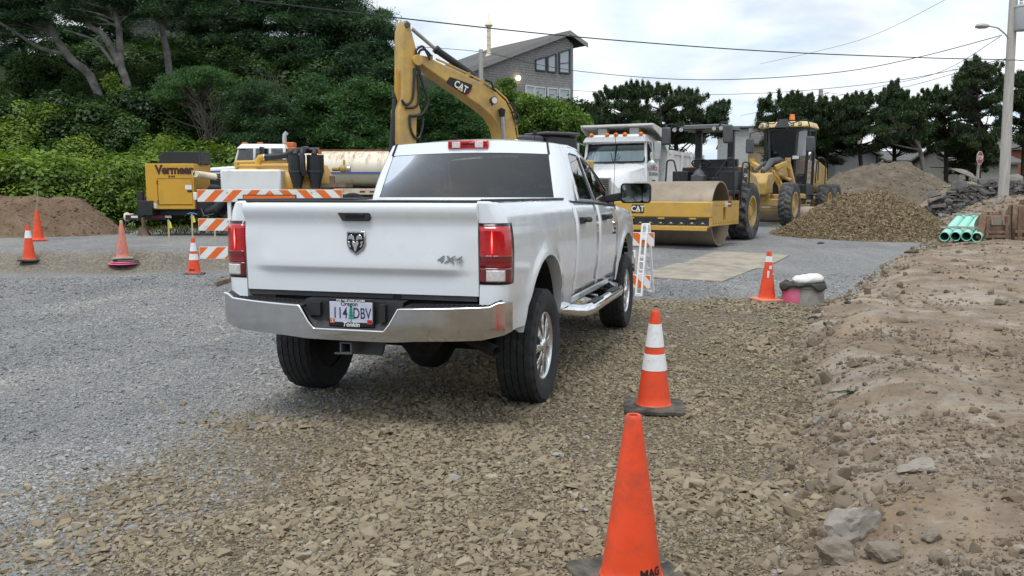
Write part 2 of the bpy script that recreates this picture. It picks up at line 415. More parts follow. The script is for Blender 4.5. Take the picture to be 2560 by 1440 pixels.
def build_ground():
    xs = np.concatenate([np.linspace(-400, -60, 18)[:-1], np.linspace(-60, -12, 60)[:-1], np.linspace(-12, -3, 70)[:-1], np.linspace(-3, .8, 60)[:-1],
                         np.arange(.8, 7.0, .06), np.linspace(7, 16, 90)[1:], np.linspace(16, 60, 60)[1:], np.linspace(60, 400, 18)[1:]])
    ys = np.concatenate([np.linspace(-200, 0, 14)[:-1], np.linspace(0, 2.8, 12)[:-1], np.arange(2.8, 12, .07), np.arange(12, 26, .14), np.linspace(26, 70, 110), np.linspace(70, 600, 30)[1:]])
    X, Y = np.meshgrid(xs, ys); Z = height(X, Y)
    nx, ny = len(xs), len(ys)
    co = np.stack([X, Y, Z], -1).reshape(-1, 3)
    i = (np.arange(ny-1)[:, None]*nx+np.arange(nx-1)[None, :]).ravel()
    F = np.stack([i, i+1, i+nx+1, i+nx], 1)
    me = bpy.data.meshes.new('ground')
    me.vertices.add(len(co)); me.vertices.foreach_set('co', co.ravel().astype(np.float32))
    me.loops.add(F.size); me.loops.foreach_set('vertex_index', F.ravel().astype(np.int32))
    me.polygons.add(len(F)); me.polygons.foreach_set('loop_start', (np.arange(len(F))*4).astype(np.int32))
    me.update(calc_edges=True); me.validate()
    x, y = co[:, 0], co[:, 1]
    d = x-dirt_edge(y)+.35*(fbm(x*1.3, y*1.3, 3, 3)-.5)
    soil = sstep(-.12, .15, d)*sstep(60, 40, y); bank = sstep(-2, -4, x)*sstep(.8, .2, np.abs(y-bank_y(x)-.30)+.5*(fbm(x*2, y*2, 3, 9)-.5))
    foot = np.interp(x, [-60, -14, -8, -2, 6, 14, 40], [24, 25, 27.5, 34, 40, 46, 60])
    green = np.maximum(sstep(foot-2, foot+.5, y), sstep(40, 55, y)*sstep(6, 12, x))
    colr = np.stack([np.maximum(brown_mask(x, y), bank*.75), soil, green, np.ones_like(x)], 1)
    at = me.color_attributes.new('zone', 'FLOAT_COLOR', 'POINT'); at.data.foreach_set('color', colr.ravel().astype(np.float32))
    me.shade_smooth()
    t = NT('ground_material'); p = t.pos(); z = t.n('ShaderNodeVertexColor', layer_name='zone')
    sp = t.n('ShaderNodeSeparateColor', {0: z.outputs[0]})
    vo = t.n('ShaderNodeTexVoronoi', {'Vector': p, 'Scale': 34., 'Randomness': 1.}, feature='F1')
    vf = t.n('ShaderNodeTexVoronoi', {'Vector': p, 'Scale': 62., 'Randomness': 1.}, feature='F1')
    big = t.noise(p, .55, 4, .6); mid = t.noise(p, 3.2, 5, .65); fine = t.noise(p, 26, 5, .7)
    cellv = t.n('ShaderNodeSeparateColor', {0: vf.outputs['Color']}).outputs[0]
    cellb = t.n('ShaderNodeSeparateColor', {0: vo.outputs['Color']}).outputs[0]
    grey = t.ramp(cellv, [(0, (.16, .165, .168)), (.5, (.275, .28, .28)), (.85, (.37, .368, .36)), (1, (.47, .465, .455))])
    strk = t.noise(t.n('ShaderNodeMapping', {0: p, 2: (0, 0, .5), 3: (1.1, .22, 1.)}).outputs[0], 1.0, 5, .6)
    grey = t.mix(t.ramp(strk, [(.46, 0), (.62, .6)]), grey, (.385, .372, .342))
    grey = t.mix(t.ramp(big, [(.30, .55), (.48, 0)]), grey, (.18, .187, .193))
    grey = t.mix(t.ramp(t.noise(p, 9, 5, .7), [(.36, .5), (.55, 0)]), grey, (.17, .176, .18))
    brown = t.ramp(cellb, [(0, (0.094, 0.074, 0.050)), (.5, (0.165, 0.134, 0.091)), (.85, (0.231, 0.190, 0.131)), (1, (0.297, 0.252, 0.182))])  # darker than the loose stones: shade of the gaps put into the colour
    soil_c = t.ramp(mid, [(.28, (0.148, 0.113, 0.079)), (.45, (0.225, 0.173, 0.123)), (.58, (0.289, 0.230, 0.167)), (.72, (0.369, 0.315, 0.256))])
    soil_c = t.mix(t.ramp(fine, [(.35, .5), (.6, 0)]), soil_c, (.14, .107, .08))
    soil_c = t.mix(t.ramp(t.noise(p, 1.1, 6, .7, .5), [(.50, 0), (.62, .7)]), soil_c, (.40, .35, .29))
    soil_c = t.mix(t.ramp(t.noise(t.n('ShaderNodeMapping', {0: p, 3: (1., 2.6, 1.), 2: (0, 0, .25)}).outputs[0], 2.6, 7, .75, .8), [(.52, 0), (.66, .65)]), soil_c, (.22, .205, .185))
    soil_c = t.mix(t.ramp(t.noise(p, .9, 5, .65, .3), [(.55, 0), (.68, .6)]), soil_c, (.34, .235, .14))
    soil_c = t.mix(t.ramp(big, [(.36, .6), (.50, 0)]), soil_c, (.21, .16, .115))
    grn = t.ramp(fine, [(.3, (.012, .018, .006)), (.7, (.035, .055, .016))])
    c = t.mix(sp.outputs[0], grey, brown); c = t.mix(sp.outputs[1], c, soil_c); c = t.mix(sp.outputs[2], c, grn)
    hg = t.mix(sp.outputs[0], vf.outputs['Distance'], vo.outputs['Distance'])
    hs = t.mix(.5, mid, fine)
    h = t.mix(sp.outputs[1], t.mix(1., (1, 1, 1), hg, 'SUBTRACT'), hs)
    b1 = t.bump(h, .8, .03); b2 = t.bump(t.noise(p, 70, 6, .75), .6, .012, b1)
    me.materials.append(t.done(t.bsdf(Base_Color=c, Roughness=.92, Normal=b2, Specular_IOR_Level=.25)))
    o = bpy.data.objects.new('ground', me); COL.objects.link(o); tag(o, kind='structure')
    return o
ground = build_ground()

def np_mesh(name, V, F, material, tint=None, smooth=False):
    """V (n,3), F (m,k) -> mesh data with an optional per-vertex tint"""
    me = bpy.data.meshes.new(name); k = F.shape[1]
    me.vertices.add(len(V)); me.vertices.foreach_set('co', V.ravel().astype(np.float32))
    me.loops.add(F.size); me.loops.foreach_set('vertex_index', F.ravel().astype(np.int32))
    me.polygons.add(len(F)); me.polygons.foreach_set('loop_start', (np.arange(len(F))*k).astype(np.int32))
    me.update(calc_edges=True)
    if tint is not None:
        at = me.color_attributes.new('tint', 'FLOAT_COLOR', 'POINT')
        if tint.ndim == 1: tint = np.stack([tint]*3+[np.ones_like(tint)], 1)
        at.data.foreach_set('color', tint.ravel().astype(np.float32))
    me.shade_smooth() if smooth else me.shade_flat()
    me.materials.append(M[material] if isinstance(material, str) else material)
    return me
def stone_mat(name, ramp, rough=.9):
    t = NT(name); tv = t.n('ShaderNodeAttribute', attribute_type='INSTANCER', attribute_name='tint').outputs['Fac']; p = t.pos()
    c = t.ramp(tv, ramp); c = t.mix(t.ramp(t.noise(p, 45, 4, .7), [(.35, .35), (.6, 0)]), c, t.mix(1., c, (.62, .6, .57), 'MULTIPLY'))
    M[name] = t.done(t.bsdf(Base_Color=c, Roughness=rough, Normal=t.bump(t.noise(p, 160, 4, .7), .25, .004), Specular_IOR_Level=.3)); return M[name]
stone_mat('brown_stone', [(0, (0.171, 0.137, 0.091)), (.35, (0.242, 0.198, 0.132)), (.75, (0.308, 0.258, 0.179)), (.95, (0.385, 0.336, 0.245)), (1, (0.330, 0.325, 0.296))])
stone_mat('grey_stone', [(0, (.20, .206, .21)), (.4, (.275, .28, .28)), (.75, (.335, .335, .327)), (.92, (.375, .36, .325)), (1, (.43, .42, .40))])
stone_mat('soil_clod', [(0, (0.142, 0.110, 0.078)), (.5, (0.209, 0.167, 0.122)), (.9, (0.265, 0.220, 0.167)), (1, (0.335, 0.302, 0.258))])
stone_mat('pile_stone', [(0, (.105, .078, .044)), (.4, (.175, .132, .076)), (.8, (.235, .18, .108)), (1, (.30, .24, .152))])

stone_mat('asphalt_bit', [(0, (.05, .048, .046)), (.6, (.10, .096, .09)), (.9, (.16, .15, .138)), (1, (.25, .23, .205))])
stone_mat('dark_clod', [(0, (0.132, 0.088, 0.056)), (.6, (0.210, 0.147, 0.098)), (1, (0.276, 0.200, 0.143))])
# ---------------------------------------------------------------- loose stones: a few angular shapes spread over points with geometry nodes
def stone_set(name, n, seed, flat, npt, material, box=.5):
    """collection of n convex stones about 1 across"""
    r = random.Random(seed); c = bpy.data.collections.new(name)
    for i in range(n):
        bm = bmesh.new(); h = r.uniform(*flat); w = r.uniform(.6, 1.)
        for k in range(npt):
            a, b, d = r.uniform(-1, 1), r.uniform(-1, 1), r.uniform(-1, 1); e = max(abs(a), abs(b), abs(d)) if box > r.random() else (a*a+b*b+d*d)**.5
            e = max(e, .2); bm.verts.new((a/e*.5, b/e*.5*w, d/e*.5*h))
        g = bmesh.ops.convex_hull(bm, input=bm.verts); bmesh.ops.delete(bm, geom=list({x for x in g['geom_interior'] if isinstance(x, bmesh.types.BMVert)}), context='VERTS')
        me = bpy.data.meshes.new(name+'_shape'); bm.to_mesh(me); bm.free(); me.shade_flat(); me.materials.append(M[material]); c.objects.link(bpy.data.objects.new(name+'_shape', me))
    return c
def spread_group(name, coll):
    g = bpy.data.node_groups.new(name, 'GeometryNodeTree')
    g.interface.new_socket('Geometry', in_out='INPUT', socket_type='NodeSocketGeometry'); g.interface.new_socket('Geometry', in_out='OUTPUT', socket_type='NodeSocketGeometry')
    gi, go = g.nodes.new('NodeGroupInput'), g.nodes.new('NodeGroupOutput'); ip = g.nodes.new('GeometryNodeInstanceOnPoints'); ci = g.nodes.new('GeometryNodeCollectionInfo')
    ci.inputs[0].default_value = coll; ci.inputs[1].default_value = True; ci.inputs[2].default_value = True
    def attr(nm, ty):
        a = g.nodes.new('GeometryNodeInputNamedAttribute'); a.data_type = ty; a.inputs[0].default_value = nm; return a.outputs[0]
    L = g.links.new; L(gi.outputs[0], ip.inputs['Points']); L(ci.outputs[0], ip.inputs['Instance']); ip.inputs['Pick Instance'].default_value = True
    L(attr('idx', 'INT'), ip.inputs['Instance Index']); L(attr('rot', 'FLOAT_VECTOR'), ip.inputs['Rotation']); L(attr('scl', 'FLOAT_VECTOR'), ip.inputs['Scale']); L(ip.outputs[0], go.inputs[0]); return g
def scatter(name, P, size, coll, tilt=.35, seed=0, lift=.18, tint=None):
    r = np.random.default_rng(seed+100); n = len(P); P = P.copy(); P[:, 2] += size*lift
    me = bpy.data.meshes.new(name); me.vertices.add(n); me.vertices.foreach_set('co', P.ravel().astype(np.float32))
    rot = np.stack([r.normal(0, tilt, n), r.normal(0, tilt, n), r.uniform(0, 2*pi, n)], 1); sc = size[:, None]*np.stack([r.uniform(.9, 1.25, n), r.uniform(.8, 1.05, n), r.uniform(.8, 1.2, n)], 1)
    me.attributes.new('idx', 'INT', 'POINT').data.foreach_set('value', r.integers(0, 1000, n).astype(np.int32))
    me.attributes.new('rot', 'FLOAT_VECTOR', 'POINT').data.foreach_set('vector', rot.ravel().astype(np.float32)); me.attributes.new('scl', 'FLOAT_VECTOR', 'POINT').data.foreach_set('vector', sc.ravel().astype(np.float32))
    me.attributes.new('tint', 'FLOAT', 'POINT').data.foreach_set('value', (r.uniform(0, 1, n) if tint is None else tint).astype(np.float32))
    o = bpy.data.objects.new(name, me); COL.objects.link(o)
    gname = 'spread_'+coll.name; md = o.modifiers.new('stones', 'NODES'); md.node_group = bpy.data.node_groups.get(gname) or spread_group(gname, coll)
    return tag(o, kind='stuff')
SHARDS = stone_set('crushed_rock', 20, 3, (.34, .55), 13, 'brown_stone', .75)
CHIPS = stone_set('grey_chip', 16, 4, (.32, .55), 11, 'grey_stone', .7)
CLODS = stone_set('clod', 14, 5, (.55, .85), 30, 'soil_clod', .1)
PSHARDS = stone_set('pile_rock', 14, 6, (.45, .7), 13, 'pile_stone', .7)
DCLODS = stone_set('dark_clod', 10, 7, (.6, .95), 16, 'dark_clod', .2)
def packed(y0, y1, sp0, sp1, seed, margin=.6, jit=.42):
    """jittered rows over the ground in view, spacing growing with distance"""
    r = np.random.default_rng(seed); X, Y = [], []; y = y0
    while y < y1:
        sp = lerp(sp0, sp1, (y-y0)/(y1-y0)); w = y*.60+margin; x = np.arange(-w, w, sp); X.append(x+r.uniform(-jit, jit, len(x))*sp+r.uniform(0, sp)); Y.append(y+r.uniform(-jit, jit, len(x))*sp); y += sp*.9
    return np.concatenate(X), np.concatenate(Y)
def lay_stones():
    r = np.random.default_rng(5)
    # brown crushed rock
    x, y = packed(2.9, 13.4, .030, .062, 1); m = brown_mask(x, y); d = x-dirt_edge(y)
    m = m*(1-sstep(-.05, .28, d+.3*(fbm(x*1.3, y*1.3, 3, 3)-.5))); patch = fbm(x*1.6, y*1.6, 3, 77); fines = sstep(.40, .52, patch)
    keep = r.uniform(0, 1, len(x)) < m*(.35+.65*fines); x, y, fines = x[keep], y[keep], fines[keep]; n = len(x)
    s = np.clip(r.lognormal(math.log(.032), .36, n), .012, .08)*np.interp(y, [3, 8, 13], [1, 1.1, 1.35])*(.6+.4*fines)
    big = np.exp(-((x-dirt_edge(y)+.25)/.4)**2)*np.interp(y, [3, 4, 6, 9, 11], [.8, .8, 1, 1, .2]); s = s*(1+.9*big*r.uniform(0, 1, n)**2)
    tint = np.clip(r.normal(.48, .17, n)+(fbm(x*.8, y*.8, 2, 13)-.5)*.5, 0, 1)
    tag(scatter('brown_gravel', np.stack([x, y, height(x, y)], 1), s, SHARDS, .17, 1, .10, tint), 'loose crushed brown rock around and behind the pickup', 'gravel')
    # brown grit between the bigger pieces
    x, y = packed(2.9, 8.5, .017, .032, 11); m = brown_mask(x, y)*(x-dirt_edge(y) < .1); keep = r.uniform(0, 1, len(x)) < m*.7; x, y = x[keep], y[keep]; n = len(x)
    tag(scatter('brown_grit', np.stack([x, y, height(x, y)], 1), np.clip(r.lognormal(math.log(.014), .3, n), .007, .03)*np.interp(y, [3, 8], [1, 1.5]), SHARDS, .4, 4, .12, r.uniform(0, .8, n)), 'fine brown grit between the crushed rock', 'gravel')
    # finer grey rock
    x, y = packed(2.9, 16, .019, .062, 2); m = 1-brown_mask(x, y)*.9; d = x-dirt_edge(y)
    keep = (r.uniform(0, 1, len(x)) < m*.85) & (d < 0) & (y < bank_y(x)-.2); x, y = x[keep], y[keep]; n = len(x)
    s = np.clip(r.lognormal(math.log(.0155), .38, n), .007, .05)*np.interp(y, [3, 9, 16], [1, 1.5, 2.2]); tint = np.clip(r.normal(.45, .17, n)+(fbm(x*.7, y*.7, 3, 15)-.5)*1.0+(fbm((x*.9-y*.28)*1.6, (x*.28+y*.9)*.3, 3, 19)-.5)*1.1, 0, 1)
    tag(scatter('grey_gravel', np.stack([x, y, height(x, y)], 1), s, CHIPS, .13, 2, .06, tint), 'fine grey crushed rock across the left of the lot', 'gravel')
    # clods on the dug-up soil
    x, y = packed(2.9, 24, .03, .16, 3, 1.5, .5); d = x-dirt_edge(y); cl = fbm(x*1.7, y*1.7, 3, 55)
    keep = (d > -.1) & (r.uniform(0, 1, len(x)) < (.06+.55*sstep(.50, .64, cl)+.9*np.exp(-(d/.35)**2))); x, y = x[keep], y[keep]; n = len(x)
    s = np.clip(r.lognormal(math.log(.020), .60, n), .006, .12)*np.interp(y, [3, 10, 24], [1, 1.5, 2.4])
    tag(scatter('soil_clods', np.stack([x, y, height(x, y)], 1), s, CLODS, .9, 3, .10), 'crumbs and clods of soil strewn over the dug bank', 'soil')
    x, y = packed(2.9, 9, .017, .05, 23, 1.2, .5); d = x-dirt_edge(y); cl = fbm(x*1.7, y*1.7, 3, 55)
    keep = (d > -.15) & (r.uniform(0, 1, len(x)) < .15+.5*sstep(.45, .62, cl)); x, y = x[keep], y[keep]; n = len(x)
    tag(scatter('soil_crumbs', np.stack([x, y, height(x, y)], 1), np.clip(r.lognormal(math.log(.010), .45, n), .004, .03)*np.interp(y, [3, 9], [1, 2.]), CLODS, .9, 6, .05), 'fine crumbs of soil on the dug bank', 'soil')
lay_stones()
# ================================================================ the white pickup (local X forward, Y left, Z up, rear axle at 0)
HD = R(16.36)
pickup = thing('pickup_truck', 'white crew cab pickup truck parked tail towards the viewer on gravel', 'pickup truck', (-.703, 6.603, 0), pi/2-HD)
def tyre(mb, R0, W, rim, n=72, ribs=5, groove=.012, zig=.012, mi=0, lug=None):
    """tyre about the local Y axis: shoulders, sidewalls, zigzag circumferential grooves; lug=(count,depth) gives cross bars"""
    prof = []
    k = ribs
    for i in range(k):
        a, b = -W*.42+W*.84*i/k, -W*.42+W*.84*(i+1)/k; g = W*.014
        prof += [(a+g, 0, i), (b-g, 0, i)]
        if i < k-1: prof += [(b-g*.6, -groove, -1), (b+g*.6, -groove, -1)]
    rows = []
    for j in range(n):
        t = 2*pi*j/n; row = []
        zz = zig if j % 2 else -zig
        def put(r, y): row.append((r*math.cos(t), y, r*math.sin(t)))
        put(rim, -W*.40); put(rim+.012, -W*.43); put(lerp(rim, R0, .5), -W*.5); put(lerp(rim, R0, .82), -W*.485)
        sh = -groove*.9 if (j % 4 == 0) else 0.
        put(R0-.022+sh, -W*.455)
        for (y, dr, i) in prof:
            e = i in (0, k-1)
            if lug:
                ph = (j/n*lug[0]+(abs(y)/W)*1.1+(.5 if y > 0 else 0)) % 1.
                dr = 0 if ph < .55 else -lug[1]
                put(R0+dr-.05*R0*(abs(y)/(W*.5))**2*.4, y)
            else: put(R0+dr-.012*(abs(y)/(W*.5))**4+(sh if e and abs(y) > W*.38 else 0), y+(zz if abs(y) < W*.38 else 0))
        put(R0-.022+sh, W*.455)
        put(lerp(rim, R0, .82), W*.485); put(lerp(rim, R0, .5), W*.5); put(rim+.012, W*.43); put(rim, W*.40)
        rows.append(row)
    rows.append(rows[0]); return mb.grid(rows, mi)

def pickup_wheel(x, y, out):
    w = MB(); tyre(w, .42, .285, .245, 96, 5, .015, .0035)
    t = w.build('wheel', 'rubber', pickup, 28); t.location = (x, y, .42)
    r = MB(); s = out
    r.lathe([(.246, -.10), (.246, .10*1), (.252, .112), (.240, .118), (.228, .105), (.222, .06), (.215, -.06), (.20, -.09)], (0,0,0), (0,s,0), 40)
    for i in range(8):                                  # eight split spokes
        a = 2*pi*i/8; c, d = math.cos(a), math.sin(a)
        for off in (-.135, .135):
            b = a+off; p0 = Vector((.062*math.cos(a), s*.095, .062*math.sin(a))); p1 = Vector((.150*math.cos(a+off*.55), s*.088, .150*math.sin(a+off*.55))); p2 = Vector((.232*math.cos(b), s*.085, .232*math.sin(b)))
            r.bar(p0, p1, .034, .035, 0, (0,1,0)); r.bar(p1, p2, .036, .030, 0, (0,1,0))
    r.build('rim', 'alloy', t, 30, .004)
    h = MB(); h.lathe([(.0, .128), (.04, .127), (.062, .118), (.070, .09), (.074, .05), (.0, .05)], (0,0,0), (0,s,0), 24)
    h.build('hub_cap', 'chrome', t, 40)
    b = MB(); b.lathe([(.20, .02), (.0, .02), (0, -.105), (.243, -.105), (.243, -.08), (.2, -.06)], (0,0,0), (0,s,0), 24)
    b.build('brake_disc', 'under_metal', t, 30)
    nuts = MB()
    for i in range(8):
        a = 2*pi*(i+.5)/8; nuts.cyl((.088*math.cos(a), s*.07, .088*math.sin(a)), (.088*math.cos(a), s*.108, .088*math.sin(a)), .010, n=6)
    tag(nuts.build('wheel_nuts', 'chrome', t, 30), kind='stuff')
for x in (0, 3.80):
    for s in (1, -1): pickup_wheel(x, s*.865, s)

ZS = [.45, .58, .70, .80, .835, 1.00, 1.15, 1.27, 1.36, 1.42, 1.466]
YS = [.90, .945, .965, .972, .985, .995, .998, .992, .975, .955, .928]
def prof_y(z): return np.interp(z, ZS, YS)
def arch_z(x, c, low, hw=.535, zc=.55, ht=.535):
    d = abs(x-c)
    return max(low, zc+ht*math.sqrt(max(0, 1-(d/hw)**2))) if d < hw else low
def arch_cols(c, hw=.535): return [c-hw*math.cos(pi*i/22) for i in range(23)]
def flare(x, z, c):
    d = math.hypot((x-c)/.535, max(z-.55, 0)/.535)-1 if z > .5 else 9
    return .022*math.exp(-(d/.13)**2) if d > -.2 else 0
TOPZ = 1.466
def bed_cols():
    """plan path of the bed side from the tailgate jamb round the corner and forward"""
    cols = [(-1.018, .824, .30), (-1.018, .86, .45), (-1.016, .90, .6)]
    for i in range(1, 8):
        a = pi/2*i/8; cols.append((-.925-.091*math.cos(a), .90+.095*math.sin(a), .6+.4*i/8))
    xs = [-.925, -.86, -.78, -.70, -.62]+arch_cols(0.)+[.60, .70, .82, .93, .985]
    return cols+[(x, .995, 1.) for x in xs]
def low_bed(x): return arch_z(x, 0., .645 if x < 0 else .60)
BC = bed_cols()
def bed_pt(x, y, w, z, off=0.):
    yy = y-(.995-prof_y(z))*w*1.0+flare(x, z, 0.)*(1 if w > .98 else 0)
    return (x-off*(1-w), yy+off*w, z)
bs = MB(); rows = []
for (x, y, w) in BC:
    zl = low_bed(x); rows.append([bed_pt(x, y, w, lerp(zl, TOPZ, k/16)) for k in range(17)])
bs.grid(rows)
# arch lip and top rail turn inwards
bs.grid([[bed_pt(x, .995, 1, arch_z(x, 0., .60)) for x in arch_cols(0.)], [(x, .94, arch_z(x, 0., .60)-.004) for x in arch_cols(0.)], [(x, .90, arch_z(x, 0., .60)+.02) for x in arch_cols(0.)]])
bs.grid([[bed_pt(x, y, w, TOPZ) for (x, y, w) in BC], [(max(x, -1.0), min(y-(.995-.928)*w, .925)-.03, TOPZ+.012) for (x, y, w) in BC], [(max(x, -.99), .80, TOPZ+.006) for (x, y, w) in BC], [(max(x, -.99), .79, .95) for (x, y, w) in BC]])
bs.grid([[(-1.018, .824, lerp(.645, TOPZ, k/8)) for k in range(9)], [(-.95, .824, lerp(.645, TOPZ, k/8)) for k in range(9)]])
L = bs.build('bed_side', 'truck_white', pickup, 40)
for o_ in (L,):
    q = MB(); q.v = [(p[0], -p[1], p[2]) for p in bs.v]; q.f = [f[::-1] for f in bs.f]; q.m = bs.m; q.build('bed_side', 'truck_white', pickup, 40)
# wheel housings, bed floor, front wall, underside
for s in (1, -1):
    for c in (0., 3.80):
        h = MB(); xs = [c-.53*math.cos(pi*i/18) for i in range(19)]
        h.grid([[(x, s*.925, arch_z(x, c, .5)+.0) for x in xs], [(x, s*.60, arch_z(x, c, .5)+.0) for x in xs]])
        h.ngon([(x, s*.60, arch_z(x, c, .5)) for x in xs]); h.build('wheel_housing', 'under_metal', pickup, 40)
bf = MB(); bf.box((-.02, 0, .915), (1.95, 1.60, .07)); bf.box((.97, 0, 1.18), (.03, 1.62, .56)); bf.build('bed_floor', 'truck_white', pickup, 30)

# ---- tailgate
TGX = [(.89, -1.012), (1.00, -1.014), (1.025, -1.018), (1.045, -1.040), (1.06, -1.044), (1.15, -1.038), (1.28, -1.028), (1.335, -1.026), (1.375, -1.040), (1.405, -1.056), (1.44, -1.058), (1.457, -1.052), (1.466, -1.035)]
def tg_x(y, z):
    x = np.interp(z, [a for a, b in TGX], [b for a, b in TGX]); fade = float(sstep(.80, .60, abs(y)))
    flat = np.interp(z, [.89, 1.38, 1.466], [-1.014, -1.034, -1.036]); cre = x if z > 1.2 else lerp(flat, x, fade)
    return cre-.012*(1-(y/.82)**2)
ysx = [-.816+1.632*i/32 for i in range(33)]
zz = sorted(set([a for a, b in TGX]+[.92, .96, 1.10, 1.20, 1.24, 1.31]))
tg = MB(); tg.grid([[(tg_x(y, z), y, z) for y in ysx] for z in zz])
tg.grid([[(tg_x(y, 1.466), y, 1.466) for y in ysx], [(-.965, y, 1.466) for y in ysx]])
tg.grid([[(tg_x(y, .89), y, .89) for y in ysx], [(-.965, y, .89) for y in ysx]])
for y in (-.816, .816): tg.grid([[(tg_x(y, z), y, z) for z in zz], [(-.965, y, z) for z in zz]])
tg.grid([[(-.965, y, .89) for y in (-.816, .816)], [(-.965, y, 1.466) for y in (-.816, .816)]])
tailgate = tg.build('tailgate', 'truck_white', pickup, 50)
cp = MB(); cp.box((-1.0, 0, 1.476), (.075, 1.61, .016)); cp.build('tailgate_cap', 'black_plastic', tailgate, 30, .006)
for s in (1, -1):
    rc = MB(); rc.box((-.02, s*.86, 1.484), (1.93, .085, .014)); rc.build('rail_cap', 'black_plastic', pickup, 30, .005)
hd = MB(); hx = tg_x(0, 1.385)-.010
hd.solid([(hx, .125, 1.413), (hx, .085, 1.352), (hx, -.095, 1.352), (hx, -.112, 1.366), (hx, -.112, 1.402), (hx, -.10, 1.413)], (.05, 0, 0)); handle = hd.build('tailgate_handle', 'black_plastic', tailgate, 30, .006)
hp = MB(); hp.box((hx-.004, -.005, 1.388), (.012, .13, .022)); hp.build('pull_recess', 'gloss_black', handle, 30, .003)
# emblem: shield with a horned head
ex = tg_x(0, 1.215)-.004
sh = [(-.064, .072), (.064, .072), (.066, -.01), (.050, -.045), (0, -.080), (-.050, -.045), (-.066, -.01)]
em = MB(); em.prism(sh, (ex, -.005, 1.215), (0, -1, 0), (0, 0, 1), (-.010, 0, 0)); emblem = em.build('emblem', 'dull_chrome', tailgate, 30, .004)
e2 = MB(); e2.prism([(a*.84, b*.84) for a, b in sh], (ex-.011, -.005, 1.215), (0, -1, 0), (0, 0, 1), (-.003, 0, 0)); e2.build('emblem_field', 'gloss_black', emblem, 30)
e3 = MB(); EO = (ex-.0145, -.005, 1.215)
for s in (1, -1):
    hornpts = [(s*.004, .012), (s*.012, .040), (s*.028, .052), (s*.044, .044), (s*.050, .020), (s*.030, .022)]
    e3.prism(hornpts if s > 0 else hornpts[::-1], EO, (0, -1, 0), (0, 0, 1), (-.005, 0, 0))
    curl = [(s*.036, .004), (s*.050, .010), (s*.048, -.020), (s*.034, -.034), (s*.030, -.026), (s*.040, -.012)]
    e3.prism(curl if s > 0 else curl[::-1], EO, (0, -1, 0), (0, 0, 1), (-.005, 0, 0))
e3.prism([(-.016, .012), (0, .0), (.016, .012), (.024, -.006), (.012, -.030), (.006, -.056), (-.006, -.056), (-.012, -.030), (-.024, -.006)], EO, (0, -1, 0), (0, 0, 1), (-.006, 0, 0))
e3.build('horned_head', 'chrome', emblem, 30, .0015)
text('badge_lettering', '4X4', .062, frame((tg_x(-.62, 1.12)-.004, -.635, 1.118), (0, -1, 0), (0, 0, 1)), 'dull_chrome', tailgate, .004, .0006, .22, sx=1.45, spacing=1.12)

# ---- tail lamps wrap the corner
LC = [c for c in BC if c[0] <= -.86]
def lamp(s, z0, z1, i0, i1, off, name, m, parent, thick=.012):
    mb = MB(); rows = []
    for (x, y, w) in LC[i0:i1]:
        rows.append([(p[0], s*p[1], p[2]) for p in (bed_pt(x, y+.0, w, lerp(z0, z1, k/8), off) for k in range(9))])
    mb.grid(rows); o = mb.build(name, m, parent, 60, thick=thick); return o
for s in (1, -1):
    hs = lamp(s, .965, 1.345, 0, 12, .004, 'tail_lamp', 'gloss_black', pickup)
    lamp(s, 1.075, 1.325, 0, 11, .012, 'brake_lens', 'red_lens', hs)
    lamp(s, .978, 1.068, 0, 11, .011, 'reflector', 'red_dark', hs)
    lamp(s, .985, 1.055, 1, 7, .018, 'reversing_lens', 'clear_lens', hs)
    lamp(s, 1.100, 1.145, 0, 11, .0135, 'lens_band', 'red_dark', hs)
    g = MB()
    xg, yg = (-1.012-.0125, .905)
    g.prism([(-.012, -.01), (-.009, .045), (0, .08), (.009, .045), (.012, -.01), (.009, -.06), (0, -.08), (-.009, -.06)], (xg, s*yg, 1.225), (0, 1, 0), (0, 0, 1), (-.002, 0, 0)); lb = g.build('lens_streak', 'tail_glow', hs, 0)  # glowing lozenge added for the bright streak in the lens
    g = MB(); g.prism([(-.0045, 0), (0, .072), (.0045, 0), (0, -.072)], (xg-.0022, s*yg, 1.23), (0, 1, 0), (0, 0, 1), (-.001, 0, 0)); g.build('streak_core', 'tail_core', lb, 0)

# ---- rear bumper
def bu_x(y, z):
    b = -1.185+.155*(abs(y)/.99)**3.2
    return b+.10*max(0, .70-z)+.9*max(0, .66-z)**2-.03*(z-.70)
def bu_top(y):
    a = abs(y); return float(np.interp(a, [0, .245, .285, .345, .90, .95, 1.0], [.664, .664, .71, .808, .826, .850, .856]))
def bu_bot(y): return float(np.interp(abs(y), [0, .30, .45, .85, 1.0], [.598, .600, .612, .625, .66]))
yb = sorted(set([round(-.99+1.98*i/44, 4) for i in range(45)]+[.245, .285, .345, -.245, -.285, -.345, .95, -.95]))
bu = MB(); bu.grid([[(bu_x(y, lerp(bu_bot(y), bu_top(y), t)), y, lerp(bu_bot(y), bu_top(y), t)) for y in yb] for t in [i/8 for i in range(9)]])
bu.grid([[(bu_x(y, bu_bot(y)), y, bu_bot(y)) for y in yb], [(bu_x(y, bu_bot(y))+.06, y*.985, bu_bot(y)-.008) for y in yb]])
bu.grid([[(bu_x(y, bu_top(y)), y, bu_top(y)) for y in yb], [(bu_x(y, bu_top(y))+.014, y*.995, bu_top(y)+.006) for y in yb], [(bu_x(y, bu_top(y))+.022, y*.99, bu_top(y)-.012) for y in yb]])
for s in (1, -1):
    bu.grid([[(bu_x(.99, lerp(.66, .856, t)), s*.99, lerp(.66, .856, t)) for t in [i/6 for i in range(7)]], [(-.90, s*1.002, lerp(.665, .85, t)) for t in [i/6 for i in range(7)]]])
bumper = bu.build('rear_bumper', 'dull_chrome', pickup, 45, recalc='weld')
